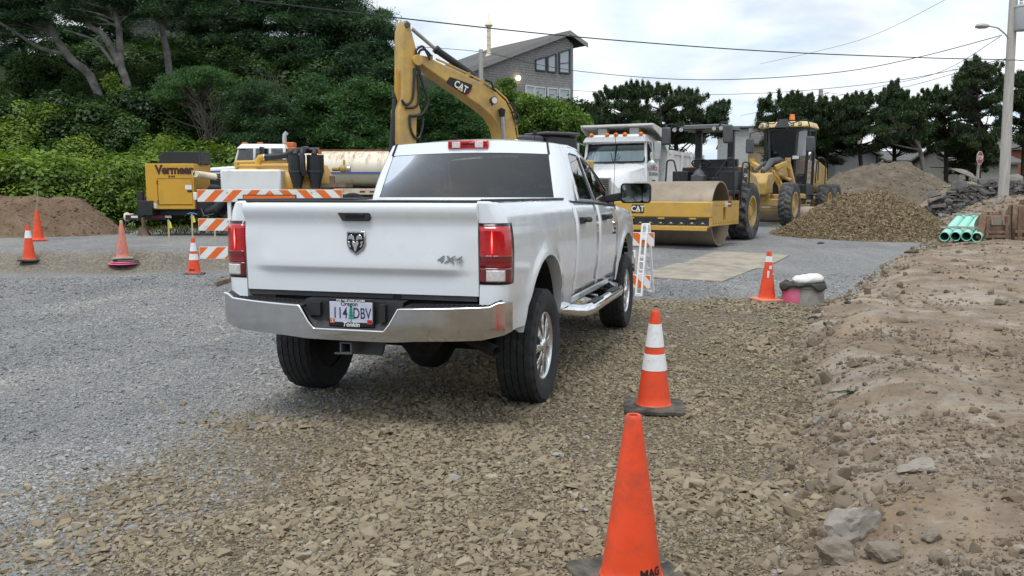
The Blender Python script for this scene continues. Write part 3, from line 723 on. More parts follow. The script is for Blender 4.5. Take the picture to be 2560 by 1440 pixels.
q = MB(); q.tube([(bu_x(y, bu_top(y))+.004, y, bu_top(y)+.002) for y in yb], .0085, 8); q.build('highlight_lip', 'chrome', bumper, 50)  # brighter chrome tube added to carry a highlight along the top edge
sp = MB()
for s in (1, -1):
    ys_ = [y for y in yb if y*s >= .345]; sp = MB(); sp.grid([[(bu_x(y, bu_top(y))+.018, y*.985, bu_top(y)-.001) for y in ys_], [(-1.0, y*.97, bu_top(y)+.018) for y in ys_]])                                       # raised treads on the step pads
    for i in range(16):
        for k in range(2):
            sp.box((-1.085+.035*k+.03*((.42+.033*i)/.99)**3, s*(.40+.033*i), .8265+.006*k+.0012*(i/3)), (.012, .017, .006))
    sp.build('step_pad', 'black_plastic', bumper, 30)
rp = MB()
rp.grid([[(-1.165+.03*(abs(y)/.35), y, bu_top(y)-.002) for y in yb if abs(y) <= .35], [(-1.105, y*.98, .69+.11*(abs(y)/.35)**3) for y in yb if abs(y) <= .35], [(-1.095, y, .845) for y in yb if abs(y) <= .35], [(-1.0, y, .85) for y in yb if abs(y) <= .35]])
rp.box((-1.12, .255, .79), (.03, .075, .085)); rp.box((-1.118, -.215, .775), (.03, .04, .11))
recess = rp.build('plate_recess', 'black_plastic', bumper, 30)
vl = MB(); vl.box((-.985, 0, .885), (.03, 1.60, .06)); vl.box((-1.0, -.26, .868), (.012, .055, .045), mi=1); vl.build('valance', ['machine_grey', 'gloss_black'], pickup, 30)
# licence plate
PLX = -1.128
pf = MB(); pf.box((PLX, 0, .772), (.012, .318, .178)); plate = pf.build('licence_plate', 'ink_black', bumper, 30, .004)
pp = MB(); pp.box((PLX-.006, 0, .776), (.006, .298, .132))
mat('plate_blue', (.55, .58, .70), .45, var=.08, scale=14)
pp.build('plate_sheet', 'plate_blue', plate, 30, .002)
mat('plate_ink', (.03, .025, .085), .5); mat('plate_tree', (.02, .28, .18), .6); mat('tag_red', (.60, .03, .05), .5)
def ptxt(nm, body, size, y, z, m, bold=.0, sx=1., shear=0., d=0.):
    text(nm, body, size, frame((PLX-.0100-d, y, z), (0, -1, 0), (0, 0, 1)), m, plate, .0008, bold, shear, sx=sx)
ptxt('registration', '114', .098, .075, .768, 'plate_ink', .0006, .72); ptxt('registration', 'DBV', .098, -.078, .768, 'plate_ink', .0006, .68)
ptxt('state_name', 'Oregon', .038, .01, .829, 'plate_ink', .0004)
ptxt('frame_motto', 'FOR THE LOVE of CARS', .0165, 0, .851, 'sticker_white', .0005, 1.15)
ptxt('frame_name', 'Tonkin', .040, .0, .697, 'sticker_white', .0012, 1.05, .25)
tr = MB()
for k in range(5): tr.prism([(-.022+.003*k, -.004), (.022-.003*k, -.004), (0, .028)], (PLX-.0095, -.002, .738+.018*k), (0, -1, 0), (0, 0, 1), (-.001, 0, 0))
tr.box((PLX-.0098, -.002, .73), (.001, .006, .03)); tr.build('plate_tree_print', 'plate_tree', plate, 0)
for y, m_ in ((.130, 'amber_dark'), (-.130, 'tag_red')):
    t_ = MB(); t_.box((PLX-.0102, y, .718), (.001, .034, .028)); t_.build('date_sticker', m_, plate, 0)
ptxt('date_number', '2', .026, .130, .718, 'sticker_white', .0004, d=.0008); ptxt('date_number', '19', .020, -.130, .718, 'ink_black', .0002, d=.0008)

# ---- underneath
un = MB(); un.bar((-.95, .42, .72), (4.3, .42, .62), .08, .15); un.bar((-.95, -.42, .72), (4.3, -.42, .62), .08, .15); un.box((-.80, 0, .72), (.10, 1.2, .14)); un.box((2.2, 0, .62), (2.4, 1.5, .10)); un.box((1.6, .55, .55), (1.2, .35, .25))
un.box((-.1, 0, .84), (1.7, 1.3, .10)); un.box((2.15, 0, .66), (2.3, 1.84, .06)); un.box((4.1, 0, .75), (1.0, 1.2, .4)); un.build('chassis', 'under_metal', pickup, 30)
ax = MB(); ax.cyl((0, -.8, .42), (0, .8, .42), .055); ax.lathe([(.0, -.19), (.11, -.17), (.17, -.10), (.19, 0), (.17, .10), (.10, .16), (0, .17)], (-.02, -.10, .40), (1, 0, 0), 12)
ax.prism([(-.24, .14), (.24, .14), (.19, .0), (.09, -.13), (-.08, -.14), (-.17, -.04)], (-.20, -.09, .46), (0, -1, 0), (0, 0, 1), (.12, 0, 0))
q = MB(); q.cyl((3.8, -.8, .42), (3.8, .8, .42), .05); q.build('front_axle', 'under_metal', pickup, 40)
for s in (1, -1): ax.bar((-.75, s*.52, .58), (.75, s*.52, .56), .07, .05); ax.cyl((-.15, s*.5, .42), (.1, s*.42, .85), .035)
ax.build('rear_axle', 'under_metal', pickup, 40)
hr = MB(); y0, z0 = .035, .545
for dy, dz, sy, sz in ((0, .034, .084, .012), (0, -.034, .084, .012), (.036, 0, .012, .068), (-.036, 0, .012, .068)): hr.box((-1.03, y0+dy, z0+dz), (.24, sy, sz))
hr.box((-.93, -.02, .60), (.05, .52, .07)); hr.prism([(-.22, .04), (.10, .04), (.06, -.10), (-.16, -.10)], (-1.0, -.08, .58), (0, -1, 0), (0, 0, 1), (.04, 0, 0)); hr.box((-1.12, .075, .505), (.03, .10, .012)); hr.build('hitch_receiver', 'machine_grey', pickup, 30, .003)
exh = MB(); exh.tube([(.3, -.52, .62), (-.35, -.53, .60), (-.62, -.62, .55), (-.78, -.86, .50)], .040, 14, 0, False); exh.build('exhaust_pipe', 'under_metal', pickup, 40, thick=.004)
bst = MB()
for s in (1, -1):
    pth = [(.98, s*.80, .56), (1.02, s*.93, .55), (1.12, s*1.03, .535), (1.3, s*1.06, .53), (2.75, s*1.06, .53), (2.95, s*1.03, .535), (3.05, s*.93, .55), (3.08, s*.80, .56)]
    q = MB(); q.tube(pth, .052, 16); sb = q.build('side_step', 'chrome', pickup, 50)
    q = MB()
    for x in (1.55, 2.45): q = MB(); q.box((x, s*1.06, .579), (.42, .075, .014)); q.build('step_tread', 'black_plastic', sb, 30, .005)
    for x in (1.2, 2.0, 2.9): q = MB(); q.bar((x, s*.75, .60), (x, s*1.03, .53), .06, .03); q.build('step_bracket', 'under_metal', sb, 30)

# ---- cab lower body: doors and fenders follow one side profile
def cab_y(z): return prof_y(z)-.022
BELT = lambda x: float(np.interp(x, [1.0, 1.5, 2.6, 3.3], [1.466, 1.452, 1.425, 1.40]))
def low_cab(x): return .585
def panel(name, x0, x1, s, zl, zt, nx=8, nz=14, m='truck_white', yf=cab_y, cols=None, thick=.012):
    mb = MB(); cs = cols or [lerp(x0, x1, i/nx) for i in range(nx+1)]
    mb.grid([[(x, s*(yf(z)), z) for z in [lerp(zl(x), zt(x), k/nz) for k in range(nz+1)]] for x in cs])
    return mb.build(name, m, pickup, 45, thick=thick)
def hinge_y(x): return lambda z: cab_y(z)
for s in (1, -1):
    panel('cab_corner', 1.00, 1.105, s, low_cab, BELT, 3)
    rd = panel('rear_door', 1.112, 2.125, s, lambda x: .66, BELT, 8)
    fd = panel('front_door', 2.132, 3.215, s, lambda x: .66, BELT, 8)
    panel('rocker', 1.112, 3.215, s, low_cab, lambda x: .652, 6, 4)
    cols = [3.222, 3.245]+arch_cols(3.80)+[4.38, 4.50, 4.62, 4.72, 4.78]
    mb = MB(); rows = []
    for x in cols:
        zl = arch_z(x, 3.80, .60 if x < 3.8 else .66); zt = float(np.interp(x, [3.2, 3.5, 4.2, 4.8], [1.40, 1.385, 1.33, 1.24]))
        inn = .10*float(sstep(4.3, 4.85, x))
        rows.append([(x, s*(cab_y(z)-.03*((z-zl)/(zt-zl))**6-inn+flare(x, z, 3.8)), z) for z in [lerp(zl, zt, k/14) for k in range(15)]])
    mb.grid(rows)
    mb.grid([[(x, s*(cab_y(arch_z(x, 3.8, .6))+.02), arch_z(x, 3.8, .6)) for x in arch_cols(3.8)], [(x, s*.88, arch_z(x, 3.8, .6)) for x in arch_cols(3.8)]])
    mb.build('front_fender', 'truck_white', pickup, 45)
    for d, xh in ((rd, 1.30), (fd, 2.34)):
        h = MB(); yh = cab_y(1.30)
        h.tube([(xh, s*(yh-.01), 1.295), (xh+.02, s*(yh+.045), 1.302), (xh+.17, s*(yh+.05), 1.300), (xh+.22, s*(yh-.01), 1.295)], [.016, .022, .026, .02], 10)
        h.box((xh+.02, s*(yh+.012), 1.295), (.085, .05, .055))
        h.build('door_handle', 'black_plastic', d, 40)
    bm_ = MB()
    for a, b in ((1.12, 2.12), (2.14, 3.20)): bm_.bar((a, s*(cab_y(BELT(a))-.001), BELT(a)-.004), (b, s*(cab_y(BELT(b))-.001), BELT(b)-.004), .016, .022)
    bm_.build('belt_moulding', 'black_plastic', pickup, 30)
    dk = MB(); dk.box((2.1, s*.90, 1.0), (2.25, .02, .80)); dk.box((3.27, s*.88, 1.0), (.3, .02, .7)); dk.build('door_inner', 'dark_interior', pickup, 0)
    if s < 0:
        fx = frame((3.08, s*(cab_y(1.18)+.002), 1.195), (1, 0, 0), (0, 0, 1))
        text('badge_lettering', 'RAM', .070, frame((2.98, -(cab_y(1.20)+.002), 1.215), (1, 0, 0), (0, 0, 1)), 'dull_chrome', fd, .003, .002, sx=1.15)
        text('badge_lettering', '2500', .050, frame((2.98, -(cab_y(1.15)+.002), 1.160), (1, 0, 0), (0, 0, 1)), 'dull_chrome', fd, .003, .001, sx=1.2)
        text('badge_lettering', 'HEAVY DUTY', .026, frame((2.98, -(cab_y(1.11)+.002), 1.118), (1, 0, 0), (0, 0, 1)), 'ink_black', fd, .002, .001, sx=1.15)
# ---- greenhouse
def S(u, v):
    xb, xr = lerp(1.035, 3.30, u), lerp(1.22, 2.62, u)
    zb = BELT(xb)+.004; zr = float(np.interp(u, [0, .25, .6, 1], [1.935, 1.955, 1.945, 1.87]))
    yb_, yr = float(np.interp(u, [0, .15, 1], [.925, .93, .905])), float(np.interp(u, [0, .2, 1], [.765, .785, .73]))
    return Vector((lerp(xb, xr, v), lerp(yb_, yr, max(v, 0)**1.12)+.018*math.sin(pi*v), lerp(zb, zr, v)))
def Rr(t, v):                                  # rear face of the cab, t across -1..1
    x, z = lerp(1.03, 1.205, max(v, 0)**1.1), lerp(1.47, 1.950, v)
    return Vector((x-.035*(1-t*t), t*lerp(.905, .785, v), z+.030*v*(1-t*t)))
def bez(a, b, c, t): return a*(1-t)**2+b*2*t*(1-t)+c*t*t
def side_rect(u0, u1, v0, v1, r, n=5):
    return rrect(u0, u1, v0, v1, r, n)
def outer_like(inner, u0, u1, v0, v1):
    cu, cv = (u0+u1)/2, (v0+v1)/2; out = []
    for (a, b) in inner:
        da, db = a-cu, b-cv; k = min((u1-cu)/abs(da) if abs(da) > 1e-6 else 9, (v1-cv)/abs(db) if abs(db) > 1e-6 else 9); out.append((cu+da*k, cv+db*k))
    # pull the corner samples into the true corners
    n = len(inner)//4
    for q, (a, b) in enumerate(((u1, v0), (u1, v1), (u0, v1), (u0, v0))): out[q*n+n//2] = (a, b)
    return out
for s in (1, -1):
    f = lambda p: (p.x, s*p.y, p.z)
    # corner pillar wraps from the side to the rear face
    cpil = MB(); rows = []
    for k in range(13):
        v = k/12; a = S(.105, v); c = Rr(.885, v); b = Vector((c.x+.02, a.y+.006, (a.z+c.z)/2)); rows.append([f(bez(a, b, c, t/10)) for t in range(11)])
    cpil.grid(rows); cpil.build('corner_pillar', 'truck_white', pickup, 50)
    for nm, u0, u1, wu0, wu1, wv1 in (('rear_door_frame', .108, .500, .165, .462, .86), ('front_door_frame', .502, .985, .522, .925, .84)):
        inn = side_rect(wu0, wu1, .03, wv1, .05); outl = outer_like(inn, u0, u1, 0., .965)
        mid = [((a+c)/2, (b+d)/2) for (a, b), (c, d) in zip(inn, outl)]
        fr = MB(); fr.ring([f(S(*p)) for p in outl], [f(S(*p)) for p in mid]); fr.ring([f(S(*p)) for p in mid], [f(S(*p)) for p in inn])
        inner2 = [f(S(*p)+Vector((0, -.02, 0))) for p in inn]; fr.ring([f(S(*p)) for p in inn], inner2)
        par = fr.build(nm, 'truck_white', pickup, 40)
        gk = MB(); sm = [(lerp(a, (wu0+wu1)/2, .05), lerp(b, .44, .05)) for a, b in inn]
        gk.ring([f(S(*p)+Vector((0, .002, 0))) for p in inn], [f(S(*p)+Vector((0, -.003, 0))) for p in sm]); gk.build('window_seal', 'gloss_black', par, 0)
        g = MB(); g.ngon([f(S(*p)+Vector((0, -.006, 0))) for p in inn]); g.build('side_window', 'tinted_glass', par, 0)
    ap = MB(); ap.grid([[f(S(u, k/8)) for k in range(9)] for u in (.985, 1.0)]); ap.grid([[f(S(u, .965+.035*k/2)) for k in range(3)] for u in [.105+.895*i/12 for i in range(13)]]); ap.build('roof_rail', 'truck_white', pickup, 45)
# rear wall of the cab
rw = MB()
inn = rrect(-.885, .885, .045, .80, .06, 6)
rw.grid([[tuple(Rr(lerp(-.885, .885, i/24), v)) for i in range(25)] for v in (.80, .84, .88, .94, 1.0)])
rw.grid([[tuple(Rr(lerp(-.885, .885, i/24), v)) for i in range(25)] for v in (0, .02, .045)])
cabrear = rw.build('cab_rear_wall', 'truck_white', pickup, 45)
g = MB(); g.grid([[tuple(Rr(lerp(-.885, .885, i/24), lerp(.045, .80, k/6))+Vector((.006, 0, 0))) for i in range(25)] for k in range(7)]); rwin = g.build('rear_window', 'tinted_glass', pickup, 60)
for s in (1, -1): g = MB(); g.bar(Rr(s*.888, .80)+Vector((-.004, 0, 0)), Rr(s*.882, 1.0)+Vector((0, 0, .006)), .014, .016); g.build('roof_seam', 'black_plastic', pickup, 0)
# roof skin
rf = MB(); rows = []
NR = 14
for i in range(NR+1):
    e = S(.105+.895*i/NR, 1.0); row = []
    for j in range(25):
        t = -1+2*j/24
        if i == 0:
            if abs(t) <= .84: p = Rr(t/.84*.885, 1.0)
            else:
                a = S(.105, 1.); c = Rr(.885, 1.); b = Vector((c.x+.02, a.y+.006, (a.z+c.z)/2)); q = bez(a, b, c, (1-abs(t))/.16); p = Vector((q.x, math.copysign(q.y, t), q.z))
        else:
            bow = .05*(i/NR)**3
            p = Vector((e.x+bow*(1-t*t)-.10*(1-t*t)*max(0, 1-i/2.), e.y*t*(1+.0*i), e.z+(.062*(1-abs(t)**2.6))*(1 if i < NR-2 else .8)))
        row.append(tuple(p))
    rows.append(row)
rf.grid(rows); rf.build('roof', 'truck_white', pickup, 60)
ws = MB(); ws.grid([[(lerp(S(1, v).x, S(1, v).x, 0)+.16*(1-t*t)*(1-.4*v), S(1, v).y*t, S(1, v).z+.03*v*(1-t*t)) for t in [-1+2*i/14 for i in range(15)]] for v in [k/5 for k in range(6)]]); ws.build('windscreen', 'window_glass', pickup, 60)
# third brake lamp
tb = MB(); bx, bz = Rr(0, .935).x, Rr(0, .935).z
tb.box((bx-.004, 0, bz), (.05, .37, .072)); tlamp = tb.build('high_brake_lamp', 'red_lens', pickup, 30, .010)
for y in (.105, -.105):
    q = MB(); q.box((bx-.03, y, bz), (.012, .075, .05)); q.build('cargo_lens', 'clear_lens', tlamp, 30, .004)
q = MB(); q.box((bx-.0285, 0, bz+.004), (.012, .115, .030)); q.build('centre_lens', 'red_dark', tlamp, 30, .004)
# cabin
it = MB(); it.box((2.1, 0, .98), (2.2, 1.78, .04)); it.box((2.95, 0, 1.22), (.5, 1.7, .42)); it.build('cabin_floor', 'dark_interior', pickup, 30)
def seat(x, y, w, h):
    q = MB(); q.box((x, y, 1.12), (.48, w, .16)); q.hexa([(x-.26, y-w/2, 1.12), (x-.12, y-w/2, 1.12), (x-.12, y+w/2, 1.12), (x-.26, y+w/2, 1.12), (x-.38, y-w*.44, h), (x-.28, y-w*.44, h), (x-.28, y+w*.44, h), (x-.38, y+w*.44, h)])
    st = q.build('seat', 'grey_interior', pickup, 40, .03)
    q = MB(); q.box((x-.35, y, h+.12), (.09, .26, .17)); q.cyl((x-.34, y-.06, h-.02), (x-.34, y-.06, h+.06), .008); q.cyl((x-.34, y+.06, h-.02), (x-.34, y+.06, h+.06), .008); q.build('headrest', 'grey_interior', st, 40, .03)
seat(2.55, .40, .52, 1.58); seat(2.55, -.40, .52, 1.58); seat(1.62, .42, .6, 1.52); seat(1.62, -.42, .6, 1.52)
q = MB(); q.tube([(2.78+.03*math.cos(a), .40+.18*math.cos(a), 1.36+.16*math.sin(a)) for a in [2*pi*i/20 for i in range(20)]], .014, 8, closed=True); q.build('steering_wheel', 'dark_interior', pickup, 40)
q = MB(); q.box((2.70, 0, 1.82), (.02, .26, .07)); q.build('inside_mirror', 'gloss_black', pickup, 30, .01)
# bonnet and front end
bn = MB(); bn.grid([[(x, y, float(np.interp(x, [3.2, 3.6, 4.3, 4.75], [1.41, 1.42, 1.36, 1.24]))+.045*(1-(y/.86)**2)-.02*abs(y)) for y in [-.86+1.72*i/14 for i in range(15)]] for x in (3.2, 3.4, 3.6, 3.9, 4.2, 4.5, 4.70, 4.76)]); bn.build('bonnet', 'truck_white', pickup, 50)
fb = MB(); fb.box((4.74, 0, 1.02), (.10, 1.05, .42), mi=1); fb.box((4.79, 0, 1.02), (.04, 1.0, .05)); fb.box((4.79, 0, 1.02), (.04, .06, .40)); fb.box((4.70, 0, .70), (.22, 1.92, .26)); fb.build('front_grille', ['chrome', 'black_plastic'], pickup, 30, .01)
for s in (1, -1):
    q = MB(); q.box((4.70, s*.72, 1.08), (.14, .36, .28)); q.build('headlamp', 'clear_lens', pickup, 30, .03)
    # towing mirror
    q = MB(); q.hexa([(2.870, s*.88, 1.435), (3.070, s*.88, 1.43), (3.010, s*1.10, 1.46), (2.890, s*1.10, 1.46), (2.870, s*.88, 1.51), (3.070, s*.88, 1.50), (3.010, s*1.10, 1.545), (2.890, s*1.10, 1.545)]); 
    mm = q.build('door_mirror', 'black_plastic', pickup, 40, .012)
    pr = rrect(1.055, 1.365, 1.428, 1.632, .04, 4); q = MB()
    q.grid([[(x, s*(lerp(1.21, a, k)), lerp(1.53, b, k)) for a, b in pr+pr[:1]] for x, k in ((2.850, .95), (2.855, 1.), (2.910, 1.0), (2.980, .93), (3.040, .6), (3.050, .02))]); q.build('mirror_shell', 'black_plastic', mm, 50)
    q = MB(); pr2 = rrect(1.07, 1.275, 1.442, 1.618, .03, 4); q.solid([(2.852, s*a, b) for a, b in pr2], (.004, 0, 0)); q.build('mirror_glass', 'mirror', mm, 30)
    q = MB(); pr2 = rrect(1.283, 1.352, 1.442, 1.618, .022, 4); q.solid([(2.852, s*a, b) for a, b in pr2], (.004, 0, 0)); q.build('spotter_glass', 'mirror', mm, 30)
    # sail panel by the mirror
    q = MB(); q.ngon([(p.x, s*(p.y+.004), p.z) for p in (S(.86, .0), S(.985, .0), S(.985, .30), S(.90, .30))]); q.build('sail_panel', 'black_plastic', pickup, 0)
an = MB(); an.tube([(3.35, -.90, 1.40), (3.30, -.92, 2.2)], .003, 5); an.build('aerial', 'cable', pickup, 30)
# ================================================================ cones, barricades and small things on the ground
def on(px, py, it=6):
    """point of the ground under a sight line"""
    ys = np.arange(2.5, 60, .02); d = ray(px, py); k = ys/d.y
    zz = CAMH+d.z*k-height(d.x*k, ys); i = int(np.argmax(zz <= 0)); y = ys[i]; k = y/d.y
    return Vector((d.x*k, y, gh(d.x*k, y)))
def cone_r(z, h=.71): return lerp(.122, .030, (z-.03)/(h-.03))
def wrap_text(body, size, z, a0, m, parent, bold=.001, vertical=False, shear=0., flip=0.):
    o = text('lettering', body, size, Matrix.Rotation(flip, 4, 'Z'), m, parent, .0008, bold, shear)
    for v in o.data.vertices:
        zz = z+v.co.y; r = cone_r(zz)+.0012+v.co.z; a = a0+v.co.x/r; v.co = (r*math.cos(a), r*math.sin(a), zz)
    o.data.update(); return o
def traffic_cone(loc, label, bands=(), m='cone_orange', base='cone_base', h=.71, bw=.37, rz=0., tilt=0., group='traffic cones on the lot', band_m='reflective_white'):
    t = thing('traffic_cone', label, 'traffic cone', loc, rz, group); t.rotation_euler = (tilt, tilt*.5, rz)
    b = MB(); b.prism(rrect(-bw/2, bw/2, -bw/2, bw/2, .045, 4), (0,0,.004), (1,0,0), (0,1,0), (0,0,.030)); b.lathe([(.150, .034), (.140, .042), (.118, .044)], n=28)
    b.build('base', base, t, 30, .006)
    c = MB(); pr = [(cone_r(.03)+.012, .036), (cone_r(.05)+.004, .045)]+[(cone_r(.05+(h-.07)*i/12), .05+(h-.07)*i/12) for i in range(13)]+[(cone_r(h)+.001, h-.008), (.026, h), (.019, h-.003), (.017, h-.08)]
    c.lathe(pr, n=32); c.build('body', m, t, 40)
    for (z0, z1) in bands:
        q = MB(); q.lathe([(cone_r(z0)+.0005, z0), (cone_r(z0)+.003, z0), (cone_r((z0+z1)/2)+.003, (z0+z1)/2), (cone_r(z1)+.003, z1), (cone_r(z1)+.0005, z1)], n=32); q.build('reflective_collar', band_m, t, 40)
    return t
c1 = traffic_cone(Vector((.472, 3.33, -.012)), 'plain orange traffic cone closest to the viewer, cut off by the frame', rz=.3, bw=.42); c1.scale = (1, 1, .965)
wrap_text('MAG', .046, .085, -pi/2+.30, 'ink_black', c1, .0018)
for (zz, aa, w_) in ((.40, -1.15, .016), (.55, -1.2, .012)):                  # scuffs
    q = MB(); r = cone_r(zz)+.0015; q.grid([[(r*math.cos(aa+k*.05), r*math.sin(aa+k*.05), zz+dz+.004*math.sin(k*2.1)) for k in range(7)] for dz in (0, w_*.5)]); q.build('scuff', 'cone_faded', c1, 0)
c2 = traffic_cone(on(1634, 1024), 'orange traffic cone with two white collars beside the pickup rear wheel', ((.455, .615), (.290, .405)), rz=-.12, bw=.42)
c3 = traffic_cone(on(1916, 752), 'battered orange cone with torn collar next to the sandbagged basin', ((.56, .64),), base='cone_faded', rz=.3, tilt=.03)
q = MB()
for k, (a, z0, w, hh) in enumerate(((-2.0, .46, .05, .05), (-1.2, .38, .06, .03), (-2.3, .34, .03, .10))):
    q = MB()
    r = cone_r(z0)+.003; q.grid([[(r*math.cos(a+i*w*3), r*math.sin(a+i*w*3), z0+z) for i in range(5)] for z in (0, hh*.6, hh)])
    q.build('torn_collar', 'reflective_white', c3, 0)
c4_ = traffic_cone(on(74, 653), 'orange cone with one white collar at the far left edge', ((.455, .600),), rz=.2)
c5 = traffic_cone(on(96, 602), 'plain orange cone with a thin stick standing out of its top', rz=.5, base='cone_orange')
q = MB(); q.tube([(0, 0, .6), (.02, 0, .85), (.045, .01, 1.14)], .007, 6); q.build('stick', 'wood_weathered', c5, 30)
p6 = on(308, 662)
c6 = traffic_cone(p6+Vector((0, 0, .11)), 'faded pink-orange cone painted with blue letters, set on a pink lid', m='cone_faded', base='concrete', rz=.4)
for ch, z in (('O', .50), ('T', .33), ('O', .15)): wrap_text(ch, .15, z, -pi/2-.25, 'spray_blue', c6, .006, flip=.3)
q = MB(); q.lathe([(.03, .665), (.032, .735), (.02, .76), (0, .762)], n=10); q.build('broken_tip', 'wood_new', c6, 30)
ld = thing('bucket_lid', 'stack of muddy pink and black lids under the faded cone', 'lid', p6)
for k, (z, r, m_) in enumerate(((.02, .27, 'pink'), (.055, .25, 'pink'), (.085, .235, 'cone_base'))):
    q = MB(); q.lathe([(0, 0), (r, 0), (r+.01, .012), (r-.01, .026), (0, .026)], (.02*k, .01*k, z-.012), n=20); q.build('lid_ring', m_, ld, 30)
c7 = traffic_cone(on(486, 687), 'orange cone with two white collars beside the striped barricade', ((.455, .615), (.290, .405)), rz=.15)
wrap_text('MAG', .05, .10, -pi/2-.2, 'ink_black', c7, .002)

def clip_poly(poly, axis, lim, keep_less):
    out = []
    for i in range(len(poly)):
        a, b = poly[i-1], poly[i]; ina = (a[axis] <= lim) == keep_less; inb = (b[axis] <= lim) == keep_less
        if ina != inb:
            t = (lim-a[axis])/(b[axis]-a[axis]); out.append((a[0]+(b[0]-a[0])*t, a[1]+(b[1]-a[1])*t))
        if inb: out.append(b)
    return out
def striped_rail(parent, x0, x1, z0, z1, y, split=None, sgn=1, per=.306, name='rail', thick=.02, ph=.0):
    q = MB(); q.box(((x0+x1)/2, y+thick/2, (z0+z1)/2), (x1-x0, thick, z1-z0)); rail = q.build(name, 'plastic_white', parent, 30, .004)
    h = z1-z0; w = per/2; inset = .006
    for half in ((x0, split, sgn), (split, x1, -sgn)) if split is not None else ((x0, x1, sgn),):
        a, b, sg = half; k0 = int((b-a)/per)+3
        for k in range(-2, k0):
            c = (a+k*per+ph) if sg > 0 else (b-k*per-w-ph)
            po = [(c, z0), (c+w, z0), (c+w+sg*h, z1), (c+sg*h, z1)]
            po = clip_poly(po, 0, a+inset, False); po = clip_poly(po, 0, b-(inset if b == x1 else 0), True) if len(po) > 2 else po
            po = clip_poly(po, 1, z0+inset, False) if len(po) > 2 else po; po = clip_poly(po, 1, z1-inset, True) if len(po) > 2 else po
            if len(po) > 2:
                s = MB(); s.prism(po, (0, y-.0015, 0), (1,0,0), (0,0,1), (0, .003, 0)); s.build('stripe', 'reflective_orange', rail, 0)
    return rail
bp = A(497, 700, 14.8); bz = gh(-4.07, 14.8)
bar3 = thing('barricade', 'tall white barricade with three orange-striped rails left of the pickup', 'barricade', (-4.07, 14.8, bz))
for z0 in (1.345, .86, .385): striped_rail(bar3, -1.22, 1.22, z0, z0+.205, 0., 0., 1, ph=-.2)
for x in (-.70, .72):
    q = MB(); q.box((x, .045, .86), (.055, .045, 1.28)); q.build('post', 'plastic_white', bar3, 30, .004)
    q = MB(); q.box((x, .045, .15), (.062, .052, .30)); q.bar((x-.02, -.72, .035), (x, .75, .035), .06, .06); q.build('steel_foot', 'rust_brown', bar3, 30)
    for z0 in (1.345, .86, .385):
        for dz in (.05, .155):
            q = MB(); q.cyl((x-.015, -.006, z0+dz), (x-.015, .004, z0+dz), .014, n=8); q.build('bolt', 'galvanised', bar3, 30)
q = MB(); q.box((-1.26, .02, 1.44), (.06, .03, .13)); q.build('rail_end', 'plastic_white', bar3, 30, .01)
q = MB(); q.box((.005, -.03, 1.205), (.90, .02, .52)); sg_ = q.build('hanging_sign', 'ink_black', bar3, 30, .01)
q = MB(); q.box((.005, -.042, 1.205), (.87, .006, .49)); q.build('sign_face', 'reflective_orange', sg_, 30)

# A-frame barricade right of the pickup's front wheel
pa = on(1612, 737)
af = thing('folding_barricade', 'white A-frame barricade with striped boards past the pickup front wheel', 'barricade', pa, R(-28))
striped_rail(af, -1.10, .16, .74, .945, -.085, None, -1, name='board', ph=.05); striped_rail(af, -1.10, .16, .12, .32, -.22, None, -1, name='board', ph=.05)
for x in (0., -.95):
    for s in (-1, 1):
        top, bot = Vector((x, s*.035, 1.07)), Vector((x, s*.27, 0))
        q = MB()
        pts = [(-.055, 0), (.055, 0), (.045, 1), (-.045, 1)]
        # leg as an open frame with a round window near its middle
        for side in (-1, 1): q.bar(bot+Vector((side*.045, 0, 0)), top+Vector((side*.038, 0, 0)), .028, .045)
        for f in (0.02, .30, .55, .80, .985): p_ = bot.lerp(top, f); q.bar(p_-Vector((.045, 0, 0)), p_+Vector((.045, 0, 0)), .04, .05)
        p_ = bot.lerp(top, .42); q.tube([p_+Vector((.05*math.cos(a), 0, .05*math.sin(a)*1.3)) for a in [2*pi*i/14 for i in range(14)]], .014, 6, closed=True)
        q.build('leg', 'plastic_white', af, 35, .006)

# sheets of plywood trodden into the gravel
t = NT('plywood'); o_ = t.obj(); st = t.n('ShaderNodeMapping', {0: o_, 3: (1., 14., 1.)}).outputs[0]
c_ = t.ramp(t.noise(st, 3, 5, .6), [(.3, (.27, .235, .18)), (.55, (.37, .325, .255)), (.75, (.45, .405, .33))])
c_ = t.mix(t.ramp(t.noise(o_, 2.2, 7, .7, .5), [(.44, 0), (.60, .85)]), c_, (.22, .195, .165))
M['plywood'] = t.done(t.bsdf(Base_Color=c_, Roughness=.85, Normal=t.bump(t.noise(st, 12, 3), .15, .004)))
d_ = Vector((2.75, 5.0, 0)).normalized(); n_ = Vector((d_.y, -d_.x, 0)); p0 = on(1806, 706)
for k, (lab, sh_) in enumerate((('nearer plywood sheet lying flat on the grey gravel', 0.), ('farther plywood sheet lying flat on the grey gravel', .12))):
    a = p0+d_*(2.46*k)+n_*sh_; cs = [a, a+d_*2.44, a+d_*2.44-n_*1.6, a-n_*1.6]
    cs = [Vector((c.x, c.y, gh(c.x, c.y)+.022)) for c in cs]
    q = MB(); q.hexa([c-Vector((0, 0, .02)) for c in cs]+cs); ply = tag(q.build('plywood_sheet', 'plywood', None, 30), lab, 'plywood', 'plywood sheets on the gravel')
